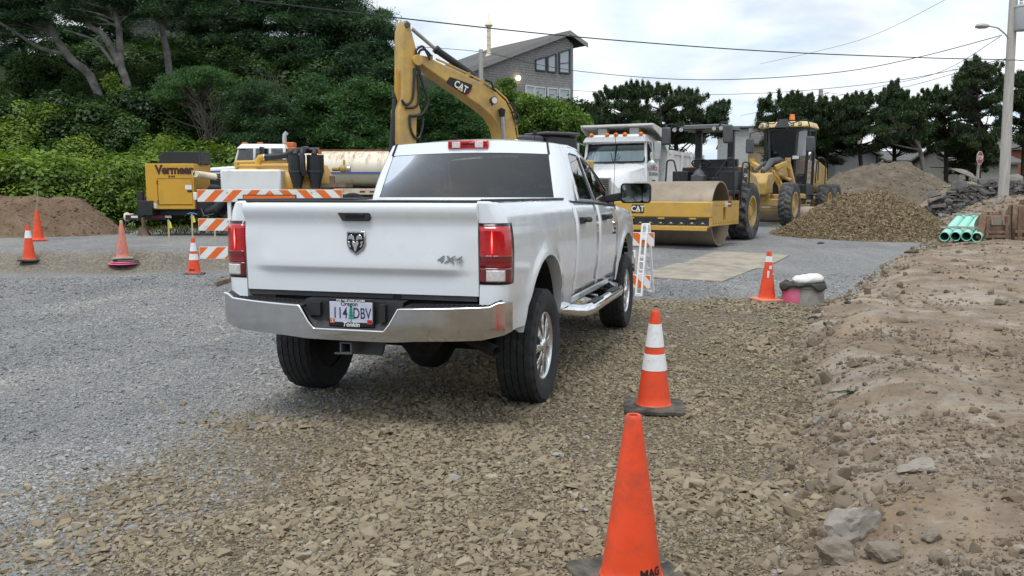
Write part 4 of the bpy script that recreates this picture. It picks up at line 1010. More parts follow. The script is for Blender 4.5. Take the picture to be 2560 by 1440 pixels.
# basin with sandbag
pb = on(2006, 757)
cb = thing('catch_basin', 'round pink-splashed concrete basin standing in the gravel', 'basin', pb)
q = MB(); q.lathe([(.285, -.05), (.29, .05), (.285, .22), (.30, .225), (.305, .265), (.26, .27), (.24, .24), (.24, -.02)], n=28); q.build('shell', 'concrete', cb, 40)
q = MB(); q.grid([[((.292)*math.cos(a), (.292)*math.sin(a), z+.02*math.sin(a*5)) for a in [R(188+i*8) for i in range(8)]] for z in (.01, .10, .20)]); q.build('paint_splash', 'pink', cb, 40)
cl = MB(); rows = []
for k in range(5):
    r = (0, .17, .30, .318, .322)[k]; rows.append([(r*math.cos(a), r*math.sin(a), (.275, .285, .280, .262, .225)[k]+(.035*math.sin(a*3+1)+.02*math.sin(a*7))*(k > 2)) for a in [2*pi*i/36 for i in range(36)]])
cl.grid(rows, closed=True); clo = cl.build('filter_cloth', 'dark_cloth', None, 60, thick=.006); clo.location = pb; tag(clo, 'dark muddy cloth draped over the top of the round basin', 'cloth')
sb = MB(); rows = []
for i in range(15):
    u = -1+2*i/14; w = (1-abs(u)**4)**.5; w = max(w, .05); rows.append([(.235*u, .13*w*math.cos(a)*(1+.05*math.sin(5*a+i)), .075*w*math.sin(a)*(1+.08*math.sin(3*a+2*i))+.02*math.sin(u*2)) for a in [2*pi*j/16 for j in range(16)]])
sb.grid(rows, closed=True); sbo = sb.build('sandbag', 'bag_white', None, 60); sbo.location = pb+Vector((.06, -.02, .335)); sbo.rotation_euler = (.05, .06, .25); tag(sbo, 'white sandbag lying on top of the round basin', 'sandbag')

# survey stakes
def stake(px, py, h, label, flag=None, tape=None):
    p = on(px, py); t = thing('survey_stake', label, 'stake', p, 0, 'survey stakes by the bank')
    q = MB(); q.box((0, 0, h/2), (.035, .015, h)); q.build('post', 'wood_new', t, 0)
    if flag:
        q = MB(); q.grid([[(.02+.0*i, 0, h-.02), (.05, .01, h-.06), (.09, -.01, h-.17), (.03, 0, h-.20)][:2], [(.02, 0, h-.20), (.085, -.01, h-.19)]]); q.build('flag', flag, t, 0)
    if tape:
        q = MB(); q.tube([(-.10, 0, h+.0), (0, -.012, h+.02), (.12, 0, h-.01)], .012, 5); q.build('ribbon', tape, t, 0)
stake(423, 604, .50, 'thin survey stake with a yellow flag left of the taped stake', 'yellow_flag')
stake(482, 602, .62, 'survey stake with yellow flag and blue tape behind a cone', 'yellow_flag', 'blue_tape')
stake(538, 602, .30, 'short bare survey stake between taped stake and barricade')

# boulders and broken slabs on the dug soil
def boulder(name, px, py, size, label, m, seed, sink=.25, rz=0., sub=4):
    p = on(px, py); bm = bmesh.new(); bmesh.ops.create_icosphere(bm, subdivisions=sub, radius=.5); r = random.Random(seed)
    pl = [(Vector((r.gauss(0, 1), r.gauss(0, 1), r.gauss(0, .8))).normalized(), r.uniform(.20, .38)) for _ in range(14)]
    for v in bm.verts:
        for nn, dd in pl:
            e = v.co.dot(nn)-dd
            if e > 0: v.co -= nn*e
        v.co += v.co.normalized()*(.055*(mnoise.fractal(v.co*5+Vector((seed*3.1, 0, 0)), .8, 2., 4)))
        v.co = Vector((v.co.x*size[0], v.co.y*size[1], v.co.z*size[2]))
    me = bpy.data.meshes.new(name); bm.to_mesh(me); bm.free(); me.materials.append(M[m]); me.shade_smooth(); me.set_sharp_from_angle(angle=R(14))
    o = bpy.data.objects.new(name, me); COL.objects.link(o); o.location = p+Vector((0, 0, size[2]*(.24-sink))); o.rotation_euler = (r.uniform(-.2, .2), r.uniform(-.2, .2), rz)
    return tag(o, label, 'rock', 'rocks on the dug soil')
mat('boulder_grey', (.215, .182, .142), .9, var=.2, scale=9, bump=.5, bscale=35, dirt=(.13, .105, .085), dirt_amt=.35)
mat('boulder_pale', (.285, .26, .225), .9, var=.18, scale=9, bump=.5, bscale=35, dirt=(.2, .16, .125), dirt_amt=.4)
mat('boulder_dark', (.07, .067, .062), .9, var=.2, scale=9, bump=.4, bscale=35)
boulder('boulder', 2140, 1340, (.36, .26, .22), 'largest pale grey boulder in the soil at lower right', 'boulder_pale', 1, .1, .5)
boulder('rock', 2090, 1402, (.21, .17, .15), 'rounded rough rock just in front of the largest boulder', 'boulder_grey', 2, .1)
boulder('rock', 2042, 1062, (.13, .12, .11), 'grey rock at the gravel edge right of the collared cone', 'boulder_pale', 3, .1, .3)
boulder('slab_rock', 2285, 1180, (.30, .16, .11), 'flat pale slab cresting the soil hump at right', 'boulder_pale', 4, .1, -.2)
boulder('rock', 2240, 1215, (.14, .10, .09), 'small grey rock left of the flat pale slab', 'boulder_grey', 5, .1)
boulder('rock', 2330, 1360, (.13, .10, .09), 'brown rock alone right of the largest boulder', 'boulder_grey', 6, .1)
boulder('rock', 1985, 1150, (.10, .08, .06), 'small brown rock on the gravel edge below the grey rock', 'boulder_grey', 7, .1)
boulder('rock', 1960, 1290, (.12, .09, .06), 'flat brown rock left of the largest boulder', 'boulder_grey', 8, .1, .4)
boulder('rock', 1848, 1292, (.07, .06, .05), 'pale bluish stone lying on the brown gravel', 'sticker_white' if False else 'boulder_pale', 9, .1, .8)
boulder('rock', 2210, 1395, (.20, .15, .12), 'brown lump of soil and rock right of the rough rock', 'boulder_grey', 10, .2)
boulder('rock', 2052, 610, (.30, .22, .10), 'dark flat stone on the grey gravel before the rock pile', 'boulder_dark', 11, .1)
boulder('rock', 2185, 1110, (.10, .07, .05), 'small pale rock left of the leafy scrap trail', 'boulder_pale', 12, .1)
boulder('rock', 2340, 682, (.22, .16, .13), 'brown clod on the soil crest under the pipes', 'boulder_grey', 13, .1)
boulder('rock', 2120, 760, (.13, .10, .09), 'dark clod behind the basin on the soil', 'boulder_dark', 14, .1)
boulder('rock', 2035, 800, (.22, .15, .10), 'dark asphalt lump on the edge below the basin', 'boulder_dark', 15, .1, .4)
lf = MB(); pl_ = on(2115, 992)
for k in range(9):
    a = rnd.uniform(0, 6.3); c = Vector((.03*k*.9-.12, rnd.uniform(-.03, .03), .03)); d = Vector((math.cos(a)*.06, math.sin(a)*.03, rnd.uniform(-.01, .03))); n = Vector((-d.y, d.x, 0))*.35
    lf.add([c-d, c+n, c+d, c-n], [(0, 1, 2, 3)])
lf.tube([(-.14, 0, .02), (0, .01, .04), (.16, -.01, .02)], .004, 5)
mat('leaf_scrap', (.035, .065, .025), .7, var=.3, scale=20)
lfo = lf.build('leaf_sprig', 'leaf_scrap', None, 0); lfo.location = pl_; tag(lfo, 'small dark green sprig lying on the bare soil', 'plant')
# ================================================================ soil roller
RF = Vector((-.5, -.866, 0))
def heading(deg): return math.atan2(-math.cos(R(deg)), -math.sin(R(deg)))       # facing the camera, turned deg to its left
def cat_plate(parent, o, x, y, w, h, tri=True, plate=True):
    """CAT lettering with its yellow triangle on a black plate; o centre, x along, y up"""
    x, y = Vector(x).normalized(), Vector(y).normalized(); n = x.cross(y); o = Vector(o)
    pl = parent
    if plate:
        q = MB(); q.prism([(-w/2, -h/2), (w/2, -h/2), (w/2, h/2), (-w/2, h/2)], o, x, y, n*.006); pl = q.build('maker_plate', 'ink_black', parent, 0)
    text('maker_lettering', 'CAT', h*.92, frame(o+n*.009-y*h*.02, x, y), 'sticker_white', pl, .001, h*.022, sx=.92*w/h/1.55)
    q = MB(); q.prism([(-w*.20, -h*.40), (w*.20, -h*.40), (0, -h*.03)], o+n*.0105, x, y, n*.002); q.build('maker_triangle', 'cat_yellow', pl, 0)
    return pl
def wheel_set(parent, x, y, R0, W, rim, s, m='dusty_rubber', rim_m='cat_yellow_dusty', lug=(22, .035), n=88, name='wheel'):
    w = MB(); tyre(w, R0, W, rim, n, 6, .02, 0., 0, lug); t = w.build(name, m, parent, 26); t.location = (x, y, R0)
    q = MB(); q.lathe([(rim+.01, -W*.42), (rim+.01, W*.40), (rim+.025, W*.44), (rim-.03, W*.44), (rim-.05, W*.30), (rim*.62, W*.20), (rim*.58, W*.28), (rim*.40, W*.30), (rim*.34, W*.36), (0, W*.37)], (0,0,0), (0,s,0), 28); q.build('rim', rim_m, t, 35)
    q = MB()
    for i in range(8):
        a = 2*pi*i/8; q.cyl((rim*.48*math.cos(a), s*W*.26, rim*.48*math.sin(a)), (rim*.48*math.cos(a), s*W*.33, rim*.48*math.sin(a)), rim*.04, n=6)
    tag(q.build('wheel_nuts', 'machine_grey', t, 30), kind='stuff'); return t
rx, ry = 4.02, 21.35
roller = thing('soil_roller', 'yellow single-drum soil roller with black canopy right of the pickup', 'road roller', (rx, ry, gh(rx, ry)), heading(30))
DR = .767
q = MB(); q.lathe([(DR-.03, -1.065), (DR, -1.065), (DR, 1.065), (DR-.03, 1.065), (DR-.035, 1.0), (DR-.035, .62), (.30, .60), (.26, .75), (0, .75)], (0,0,DR), (0,1,0), 72)
q.lathe([(DR-.03, -1.065), (DR-.035, -.62), (.3, -.6), (0, -.6)], (0,0,DR), (0,1,0), 72); q.build('drum', 'worn_steel', roller, 30)
for s in (1, -1):                                       # side plates with a window
    fr = MB()
    for (a, b, c, d) in ((-1.10, .02, .50, 1.07), (.22, 1.10, .50, 1.07), (.02, .22, .50, .62), (.02, .22, .92, 1.07)): fr.box(((a+b)/2, s*1.16, (c+d)/2), (b-a, .06, d-c))
    fr.build('drum_frame', 'cat_yellow', roller, 30)
q = MB(); q.box((1.04, 0, .875), (.16, 2.40, .36)); q.box((-1.05, 0, .80), (.2, 2.26, .45)); q.build('cross_beam', 'cat_yellow', roller, 30, .025)
q = MB(); q.box((1.07, .0, .60), (.05, 2.24, .12)); q.build('scraper_recess', 'machine_black', roller, 0)
q = MB(); q.box((1.04, 0, .485), (.20, 2.26, .045)); q.box((1.135, 0, .44), (.02, 2.20, .09)); scr = q.build('scraper_bar', 'cat_yellow', roller, 30, .006)
for i in range(9):
    y = -1.0+i*.25; q = MB(); q.box((1.09, y, .535), (.10, .15, .05), Matrix.Rotation(.3, 3, 'Y')); q.box((1.145, y, .57), (.02, .05, .025), mi=1); q.build('scraper_tooth', ['machine_grey', 'cat_pale'], scr, 0)
for y in (-.75, 0., .75):
    q = MB(); q.box((1.09, y, .672), (.06, .16, .035)); q.build('bracket', 'cat_yellow', roller, 0)
cat_plate(roller, (1.121, -.58, .885), (0, 1, 0), (0, 0, 1), .30, .20)
q = MB(); q.box((-.28, 1.192, .995), (.30, .006, .14)); q.box((.0, 1.1925, .995), (.26, .006, .14), mi=1); q.box((-.14, 1.196, .995), (.42, .004, .03), mi=2); q.build('rental_sticker', ['sticker_maroon', 'cat_pale', 'sticker_white'], roller, 0)
q = MB()
for i in range(22): q.cyl((rnd.uniform(-1.0, 1.0), 1.19, rnd.choice((.55, .60, .72, .86, 1.0))), (0, 0, 0), .013) if False else q.box((-.95+1.9*(i % 11)/10, 1.193, .56 if i < 11 else .97), (.025, .006, .025))
tag(q.build('bolt_heads', 'machine_black', roller, 0), kind='stuff')
for s in (1, -1): wheel_set(roller, -2.95, s*.80, .765, .56, .40, s, 'dusty_rubber', 'cat_yellow_dusty', (17, .055), 102)
q = MB(); q.box((-1.55, 0, .75), (.9, .7, .5)); q.box((-2.2, 0, .95), (1.2, 1.4, .55)); q.box((-2.9, 0, .85), (1.6, .9, .5)); q.build('chassis', 'cat_yellow_dusty', roller, 30, .02)
q = MB(); q.box((-2.0, 0, 1.27), (1.25, 1.75, .10)); q.box((-1.42, 0, 1.15), (.05, 1.6, .5)); q.box((-2.25, .62, 1.55), (.7, .42, .55)); q.box((-2.25, -.62, 1.55), (.7, .42, .55)); q.box((-2.45, .08, 1.62), (.5, 1.5, .62)); q.box((-2.75, .08, 1.9), (.12, 1.2, .5)); q.build('platform', 'machine_black', roller, 30, .02)
q = MB(); q.box((-1.72, -.05, 1.62), (.30, .34, .18)); q.box((-1.78, -.05, 1.42), (.16, .2, .3)); q.lathe([(.16, 0), (.11, .10), (.04, .16), (0, .17)], (-1.72, -.05, 1.71), n=10); q.build('console', 'machine_grey', roller, 30, .02)
cy_, cz_ = -.05, 2.02
q = MB(); q.tube([(-1.86+.09*math.sin(a), cy_+.24*math.cos(a), cz_+.10*math.sin(a)) for a in [2*pi*i/22 for i in range(22)]], .020, 8, closed=True)
q.bar((-1.86, cy_-.23, cz_), (-1.86, cy_+.23, cz_), .03, .03); q.cyl((-1.86, cy_, cz_), (-1.74, cy_, 1.75), .03); q.build('steering_wheel', 'machine_black', roller, 40)
q = MB(); q.box((-2.28, .15, 1.60), (.52, .54, .14)); q.hexa([(-2.62, -.13, 1.62), (-2.46, -.13, 1.62), (-2.46, .43, 1.62), (-2.62, .43, 1.62), (-2.75, -.10, 2.14), (-2.65, -.10, 2.14), (-2.65, .40, 2.14), (-2.75, .40, 2.14)]); q.box((-2.3, -.2, 1.78), (.4, .08, .06)); q.box((-2.3, .5, 1.78), (.4, .08, .06)); q.build('seat', 'machine_black', roller, 40, .04)
q = MB()
for y in (-.36, .52): q = MB(); q.bar((-2.62, y, 1.1), (-2.62, y, 2.92), .17, .13); q.build('canopy_post', 'machine_black', roller, 30, .012)
q = MB(); q.hexa([(-1.55, -.58, 2.88), (-1.55, .60, 2.88), (-2.95, .70, 2.88), (-2.95, -.62, 2.88), (-1.62, -.52, 2.97), (-1.62, .54, 2.97), (-2.9, .64, 2.99), (-2.9, -.56, 2.99)]); q.build('canopy', 'machine_black', roller, 30, .02)
q = MB(); q.box((-2.3, 0.03, 2.995), (1.1, 1.0, .02)); q.build('canopy_top', 'transformer_grey', roller, 0)
for y in (-.62, -.44, .42, .60):
    q = MB(); q.cyl((-1.50, y, 2.90), (-1.40, y, 2.87), .05, .065, 12); lo = q.build('work_light', 'machine_black', roller, 35)
    q = MB(); q.cyl((-1.402, y, 2.87), (-1.395, y, 2.868), .055, n=12); q.build('lens', 'clear_lens', lo, 35)
for y in (-.86, .76):
    q = MB(); q.tube([(-1.7, y*.55, 2.92), (-1.45, y*.8, 3.02), (-1.40, y, 3.0), (-1.40, y, 2.72)], .018, 8); arm = q.build('mirror', 'machine_black', roller, 40)
    q = MB(); q.box((-1.40, y+.02, 2.72), (.09, .25, .46)); q.build('mirror_head', 'machine_grey', arm, 35, .05)
def rail_tube(parent, pts, r=.022, m='machine_black', name='handrail'):
    q = MB(); P = [Vector(p) for p in pts]; out = [P[0]]
    for i in range(1, len(P)-1):
        a, b, c = P[i-1], P[i], P[i+1]; k = min(.16, (b-a).length*.4, (c-b).length*.4); s_, e_ = b+(a-b).normalized()*k, b+(c-b).normalized()*k
        out += [bez(s_, b, e_, t/5) for t in range(6)]
    out.append(P[-1]); q.tube(out, r, 8); return q.build(name, m, parent, 45)
rail_tube(roller, [(-1.40, -.86, 1.1), (-1.40, -.80, 2.10), (-1.40, -.62, 2.10), (-1.40, -.42, 1.34), (-1.40, .28, 1.34), (-1.45, .78, 2.12), (-1.5, .92, 2.12), (-1.6, .92, 1.0)])
rail_tube(roller, [(-2.1, .95, .95), (-2.1, .98, 2.05), (-2.75, .98, 2.05), (-2.75, .98, 1.2)])
rail_tube(roller, [(-1.6, .92, 1.0), (-1.7, 1.0, .86), (-2.1, 1.0, .9)])
q = MB(); hp_ = [(-2.75, 1.15), (-2.75, 2.0), (-3.1, 1.98), (-4.3, 1.72), (-4.72, 1.45), (-4.75, .85), (-2.75, .85)]
q.prism(hp_, (0, -.78, 0), (1,0,0), (0,0,1), (0, 1.56, 0)); hood = q.build('engine_hood', 'cat_yellow_dusty', roller, 30, .06)
for s in (1, -1): q = MB(); q.grid([[(-2.95-.98*math.cos(a), s*y, .80+.96*math.sin(a)) for a in [pi*(5+i)/14 for i in range(5)]] for y in (.70, .84)])
q.build('mudguard', 'cat_yellow_dusty', roller, 40, thick=.03)
q = MB(); q.prism([(-3.35, 1.92), (-2.95, 1.92), (-2.85, 1.62), (-3.3, 1.50)], (0, .782, 0), (1,0,0), (0,0,1), (0, .006, 0)); q.build('model_panel', 'ink_black', hood, 0)
text('model_lettering', 'CS54B', .13, frame((-3.10, .791, 1.72), (-1, 0, 0), (0, 0, 1)), 'sticker_white', hood, .001, .002)
q = MB()
for k in range(4): q.box((-3.95, .785, 1.15+.09*k), (.22, .008, .05))
tag(q.build('warning_sticker', 'sticker_maroon', hood, 0), kind='stuff')
q = MB(); q.tube([(-3.35, .3, 1.9), (-3.35, .3, 2.45), (-3.45, .3, 2.55)], .055, 12); q.build('exhaust_stack', 'machine_black', roller, 40)
q = MB(); q.box((-2.625, .588, 1.62), (.05, .006, .34)); q.box((-2.625, .5882, 1.78), (.06, .006, .10), mi=1); q.build('post_sticker', ['sticker_white', 'ink_red'], roller, 0)
q = MB(); q.box((-2.4, .86, 1.15), (.30, .006, .14)); q.build('rental_sticker', 'ink_red', roller, 0)

# ================================================================ motor grader (local front axle at 0)
gx, gy = 8.40, 29.95
grader = thing('motor_grader', 'yellow motor grader with cab and orange beacon behind the roller', 'grader', (gx, gy, gh(gx, gy)), heading(31))
for s in (1, -1):
    wheel_set(grader, 0., s*1.02, .74, .44, .40, s, lug=(26, .03)); wheel_set(grader, -5.35, s*1.06, .74, .44, .40, s, lug=(26, .03)); wheel_set(grader, -6.90, s*1.06, .74, .44, .40, s, lug=(26, .03))
    q = MB(); q.bar((-5.0, s*.72, .70), (-7.2, s*.72, .70), .20, .42); q.build('tandem_case', 'cat_yellow_dusty', grader, 30, .03)
q = MB(); q.box((0, 0, .80), (.30, 1.7, .26)); q.box((.05, 0, 1.05), (.32, .55, .40)); q.bar((0, -.7, .55), (0, .7, .55), .12, .10); q.build('front_axle', 'cat_yellow_dusty', grader, 30, .03)
q = MB(); q.prism([(.55, 1.05), (.62, 1.45), (.42, 1.75), (-.2, 1.82), (-.25, 1.10)], (0, -.40, 0), (1,0,0), (0,0,1), (0, .80, 0)); q.build('front_box', 'cat_yellow_dusty', grader, 30, .05)
fb_ = [(0, 1.55), (-1.2, 2.02), (-2.9, 2.08), (-3.2, 1.9), (-3.2, 1.55), (-2.6, 1.68), (-1.3, 1.66), (-.2, 1.15)]
q = MB(); q.prism(fb_, (0, -.27, 0), (1,0,0), (0,0,1), (0, .54, 0)); q.build('gooseneck', 'cat_yellow_dusty', grader, 30, .03)
q = MB(); q.tube([(.1, .12, 1.84), (-.4, .12, 1.96), (-1.0, .12, 2.22), (-2.0, .12, 2.30), (-3.0, .10, 2.20)], [.07, .10, .11, .11, .09], 12); q.tube([(.2, -.15, 1.85), (-1.2, -.15, 2.18), (-2.6, -.1, 2.25)], .05, 8); q.build('hose_guard', 'machine_grey', grader, 45)
q = MB()
for s in (1, -1): q.bar((-.6, s*.28, 1.0), (-2.6, s*.85, 1.02), .16, .16)
q.bar((-.55, 0, .98), (-2.5, 0, 1.0), .16, .14); q.bar((-2.6, -.95, 1.0), (-2.6, .95, 1.0), .18, .16); q.build('drawbar', 'cat_yellow_dusty', grader, 30, .02)
q = MB(); q.lathe([(.62, 0), (.75, 0), (.75, .12), (.62, .12), (.62, 0)], (-2.45, 0, .80), n=32); q.build('circle_gear', 'cat_yellow_dusty', grader, 40)
q = MB(); ar = [(.55, 0), (.48, .35), (.30, .72), (.0, .86), (-.30, .72), (-.48, .35), (-.55, 0), (-.38, 0), (-.32, .30), (-.18, .52), (0, .60), (.18, .52), (.32, .30), (.38, 0)]
q.prism(ar, (-1.15, 0, 1.05), (0, 1, 0), (0, 0, 1), (-.16, 0, 0)); q.build('lift_yoke', 'cat_yellow_dusty', grader, 30, .02)
for s in (1, -1):
    q = MB(); q.cyl((-1.25, s*.62, 2.20), (-1.45, s*.78, 1.45), .085, n=12); q.cyl((-1.25, s*.62, 2.34), (-1.25, s*.62, 2.20), .10, n=12); lc = q.build('lift_cylinder', 'cat_yellow_dusty', grader, 40)
    q = MB(); q.cyl((-1.45, s*.78, 1.45), (-1.62, s*.90, .85), .045, n=10); q.build('rod', 'steel', lc, 40)
    q = MB(); q.bar((-.95, s*.25, 1.98), (-1.25, s*.62, 2.16), .15, .18); q.build('lift_arm', 'cat_yellow_dusty', grader, 30, .03)
q = MB(); q.cyl((-1.6, -.2, 2.0), (-1.3, .75, 1.55), .07, n=10); q.tube([(-1.1, .45, 2.2), (-1.2, .7, 1.95), (-1.4, .6, 1.6), (-1.5, .3, 1.7)], .022, 7); q.tube([(-.7, .2, 1.95), (-.8, .45, 1.6), (-1.1, .4, 1.45)], .022, 7); q.build('hydraulics', 'cat_yellow_dusty', grader, 40)
bl = MB(); cur = [(.0, 0), (.10, .10), (.12, .24), (.08, .42), (-.02, .58), (-.06, .58), (.04, .40), (.08, .24), (.05, .10), (-.05, 0)]
bl.prism(cur, (-2.3, -1.85, .06), (1,0,0), (0,0,1), (0, 3.7, 0)); blo = bl.build('blade', 'worn_steel', grader, 30)
cbx = MB(); CZ0, CZ1 = 1.35, 3.45
cb_bot = [(-2.95, -.42), (-2.95, .42), (-3.5, .72), (-4.55, .74), (-4.55, -.74), (-3.5, -.72)]; cb_top = [(-3.0, -.52), (-3.0, .52), (-3.5, .80), (-4.5, .80), (-4.5, -.80), (-3.5, -.80)]
cabm = MB(); cabm.solid([(a, b, CZ0-.3) for a, b in cb_bot], (0, 0, .45)); 
for (a, b), (c, d) in zip(cb_bot, cb_top): cabm.bar((a, b, CZ0), (c, d, CZ1), .09, .09)
cabm.solid([(a*1.0, b*1.02, CZ1-.05) for a, b in cb_top], (0, 0, .08)); cabo = cabm.build('cab', 'machine_black', grader, 30, .01)
for i in range(6):
    if i == 3:
        q = MB(); q.grid([[(cb_bot[3][0], cb_bot[3][1], CZ0), (cb_top[3][0], cb_top[3][1], CZ0+1.0)], [(cb_bot[4][0], cb_bot[4][1], CZ0), (cb_top[4][0], cb_top[4][1], CZ0+1.0)]]); q.build('rear_panel', 'machine_black', cabo, 0)
    j = (i+1) % 6; q = MB(); q.grid([[(cb_bot[i][0], cb_bot[i][1], CZ0+.1), (cb_top[i][0], cb_top[i][1], CZ1-.05)], [(cb_bot[j][0], cb_bot[j][1], CZ0+.1), (cb_top[j][0], cb_top[j][1], CZ1-.05)]]); q.build('cab_window', 'cab_glass', cabo, 0)
q = MB(); q.box((-4.0, 0, 1.75), (.55, .55, .7)); q.box((-4.25, 0, 2.35), (.14, .5, .7)); q.box((-3.25, 0, 1.7), (.3, .5, .8)); q.build('seat', 'machine_black', cabo, 30, .05)
rfm = MB()
for s in (1, -1): rfm.hexa([(-2.82, s*.07, 3.50), (-2.85, s*.92, 3.50), (-4.6, s*.95, 3.50), (-4.6, s*.05, 3.50), (-2.92, s*.12, 3.72), (-2.95, s*.84, 3.70), (-4.5, s*.86, 3.72), (-4.5, s*.1, 3.74)])
rfm.build('cab_roof', 'cat_pale', grader, 30, .05)
q = MB(); q.prism([(-.28, 3.50), (.28, 3.50), (.12, 3.80), (-.12, 3.80)], (-2.80, 0, 0), (0,1,0), (0,0,1), (-.35, 0, 0)); q.build('roof_vent', 'machine_grey', grader, 30)
for y in (-.75, -.55, .35, .62):
    q = MB(); q.box((-2.83, y, 3.60), (.06, .11, .11)); lo = q.build('work_light', 'machine_black', grader, 30, .01)
    q = MB(); q.box((-2.797, y, 3.60), (.01, .075, .075)); q.build('lens', 'clear_lens', lo, 0)
for s in (1, -1):
    rail_tube(grader, [(-2.9, s*.95, 3.50), (-2.75, s*.90, 3.76), (-2.75, s*.3, 3.62), (-2.78, s*.15, 3.80)], .02, name='light_guard')
    q = MB(); q.tube([(-2.95, s*.55, 3.35), (-2.6, s*.85, 3.38), (-2.5, s*1.08, 3.30), (-2.5, s*1.08, 2.95)], .02, 8); arm = q.build('mirror', 'machine_black', grader, 40)
    q = MB(); q.box((-2.5, s*1.08, 2.85), (.10, .30, .55)); q.build('mirror_head', 'machine_grey', arm, 35, .05)
q = MB(); q.cyl((-3.2, .25, 3.72), (-3.2, .25, 3.78), .10, n=14, mi=1); q.cyl((-3.2, .25, 3.78), (-3.2, .25, 3.98), .10, .085, 14); q.build('beacon', ['amber', 'machine_black'], grader, 35, .01)
q = MB(); q.box((-2.75, .55, 2.40), (.18, .28, .15)); hl = q.build('headlamp', 'machine_grey', grader, 30, .02); q = MB(); q.box((-2.655, .55, 2.40), (.012, .22, .11)); q.build('lens', 'clear_lens', hl, 0)
q = MB(); q.prism([(-4.6, 1.1), (-4.6, 2.35), (-5.2, 2.45), (-7.3, 2.15), (-7.6, 1.1)], (0, -.72, 0), (1,0,0), (0,0,1), (0, 1.44, 0)); eng = q.build('engine_hood', 'cat_yellow_dusty', grader, 30, .06)
q = MB(); q.box((-4.9, .726, 2.12), (.32, .006, .30)); q.box((-5.6, .726, 1.8), (1.0, .006, .6), mi=1); q.build('side_sticker', ['sticker_white', 'cat_yellow_dusty'], eng, 0)
rail_tube(grader, [(-4.75, .82, 1.5), (-4.75, .86, 2.35), (-5.0, .86, 2.35), (-5.0, .86, 1.6)]); rail_tube(grader, [(-5.1, .8, 2.45), (-5.6, .84, 2.5), (-6.4, .84, 2.42), (-6.5, .82, 1.2)])
q = MB(); q.box((-4.1, .95, 1.05), (.9, .35, .06)); q.box((-3.9, .90, .75), (.35, .3, .05)); q.box((-3.7, .62, 1.15), (1.2, .5, .55)); q.box((-3.7, -.62, 1.15), (1.2, .5, .55)); q.build('step_deck', 'machine_black', grader, 30, .02)
q = MB(); q.box((-4.4, 0, .95), (1.6, .8, .5)); q.build('rear_frame', 'cat_yellow_dusty', grader, 30, .03)
q = MB(); q.cyl((-4.95, -.4, 2.4), (-4.95, -.4, 3.0), .06, n=12); q.build('exhaust_stack', 'machine_black', grader, 40)
# ================================================================ excavator: boom plane traced on its own vertical plane
EA = R(33); EE = Vector((math.cos(EA), math.sin(EA), 0)); EN = Vector((math.sin(EA), -math.cos(EA), 0)); EO_ = A(1150, 200, 22.0)
def EP(px, py, off=0.): return PL(px, py, EO_+EN*off, EN)
ex0 = EP(1330, 420); ex0 = Vector((ex0.x, ex0.y, gh(ex0.x, ex0.y)))
excavator = thing('excavator', 'yellow tracked excavator with raised folded boom standing behind the pickup', 'excavator', ex0, EA)
def eplate(name, pts, t, m, off=0., parent=None, bev=.03):
    q = MB(); q.solid([EP(*p, off) for p in pts], EN*(-t)); return q.build(name, m, parent or excavator, 30, bev)
boom_up = [(1046, 150), (1050, 137), (1067, 140), (1109, 161), (1164, 186), (1204, 208), (1243, 232), (1265, 253), (1279, 280), (1287, 311), (1292, 340), (1298, 420)]
boom_lo = [(1256, 420), (1253, 340), (1247, 316), (1232, 292), (1204, 268), (1164, 240), (1109, 200), (1056, 163)]
boom = eplate('boom', boom_up+boom_lo, .50, 'cat_yellow_dusty')
stick_n = [(1013, 50), (1028, 56), (1028, 72), (1041, 121), (1039, 158), (1044, 198), (1049, 264), (1054, 281), (1043, 294), (1042, 346), (1040, 440), (1004, 440), (996, 346), (997, 274), (1005, 245), (1006, 169), (1006, 113), (1007, 76)]
stick = eplate('stick', stick_n, .46, 'cat_yellow_dusty', .02)
for z_, r in ((1013, 60),): pass
q = MB(); c_ = EP(1046, 150, .10); q.cyl(c_, c_-EN*.72, .13, n=20); q.build('pivot_pin', 'cat_yellow', excavator, 35, .01); c_ = EP(1019, 62, .05); q = MB(); q.cyl(c_, c_-EN*.58, .07, n=18); q.build('pivot_pin', 'machine_grey', excavator, 35, .01)
q = MB(); q.cyl(EP(1030, 72, -.22), EP(1090, 124, -.22), .045, n=12); q.build('stick_rod', 'steel', excavator, 40)
q = MB(); q.cyl(EP(1089, 123, -.22), EP(1184, 190, -.22), .085, n=14); q.cyl(EP(1088, 121, -.22), EP(1095, 128, -.22), .10, n=14); q.build('stick_cylinder', 'machine_black', excavator, 40)
q = MB(); q.cyl(EP(1254, 277, .10), EP(1254, 277, -.62), .075, n=16); q.cyl(EP(1254, 274, .10), EP(1256, 292, .10), .10, .06, n=14); bc = q.build('boom_cylinder', 'machine_black', excavator, 40)
q = MB(); q.cyl(EP(1255, 285, .10), EP(1264, 400, .10), .055, n=12); q.build('rod', 'steel', bc, 40)
q = MB(); q.cyl(EP(990, 226, -.25), EP(979, 380, -.25), .075, n=14); q.cyl(EP(990, 228, -.25), EP(989, 245, -.25), .10, n=14); q.build('bucket_cylinder', 'machine_black', excavator, 40)
q = MB()
for off in (-.14, -.34): q.solid([EP(986, 172, off), EP(994, 172, off), EP(1004, 240, off), EP(996, 262, off), EP(985, 228, off)], EN*.05)
q.build('cylinder_lug', 'cat_yellow', excavator, 30, .01)
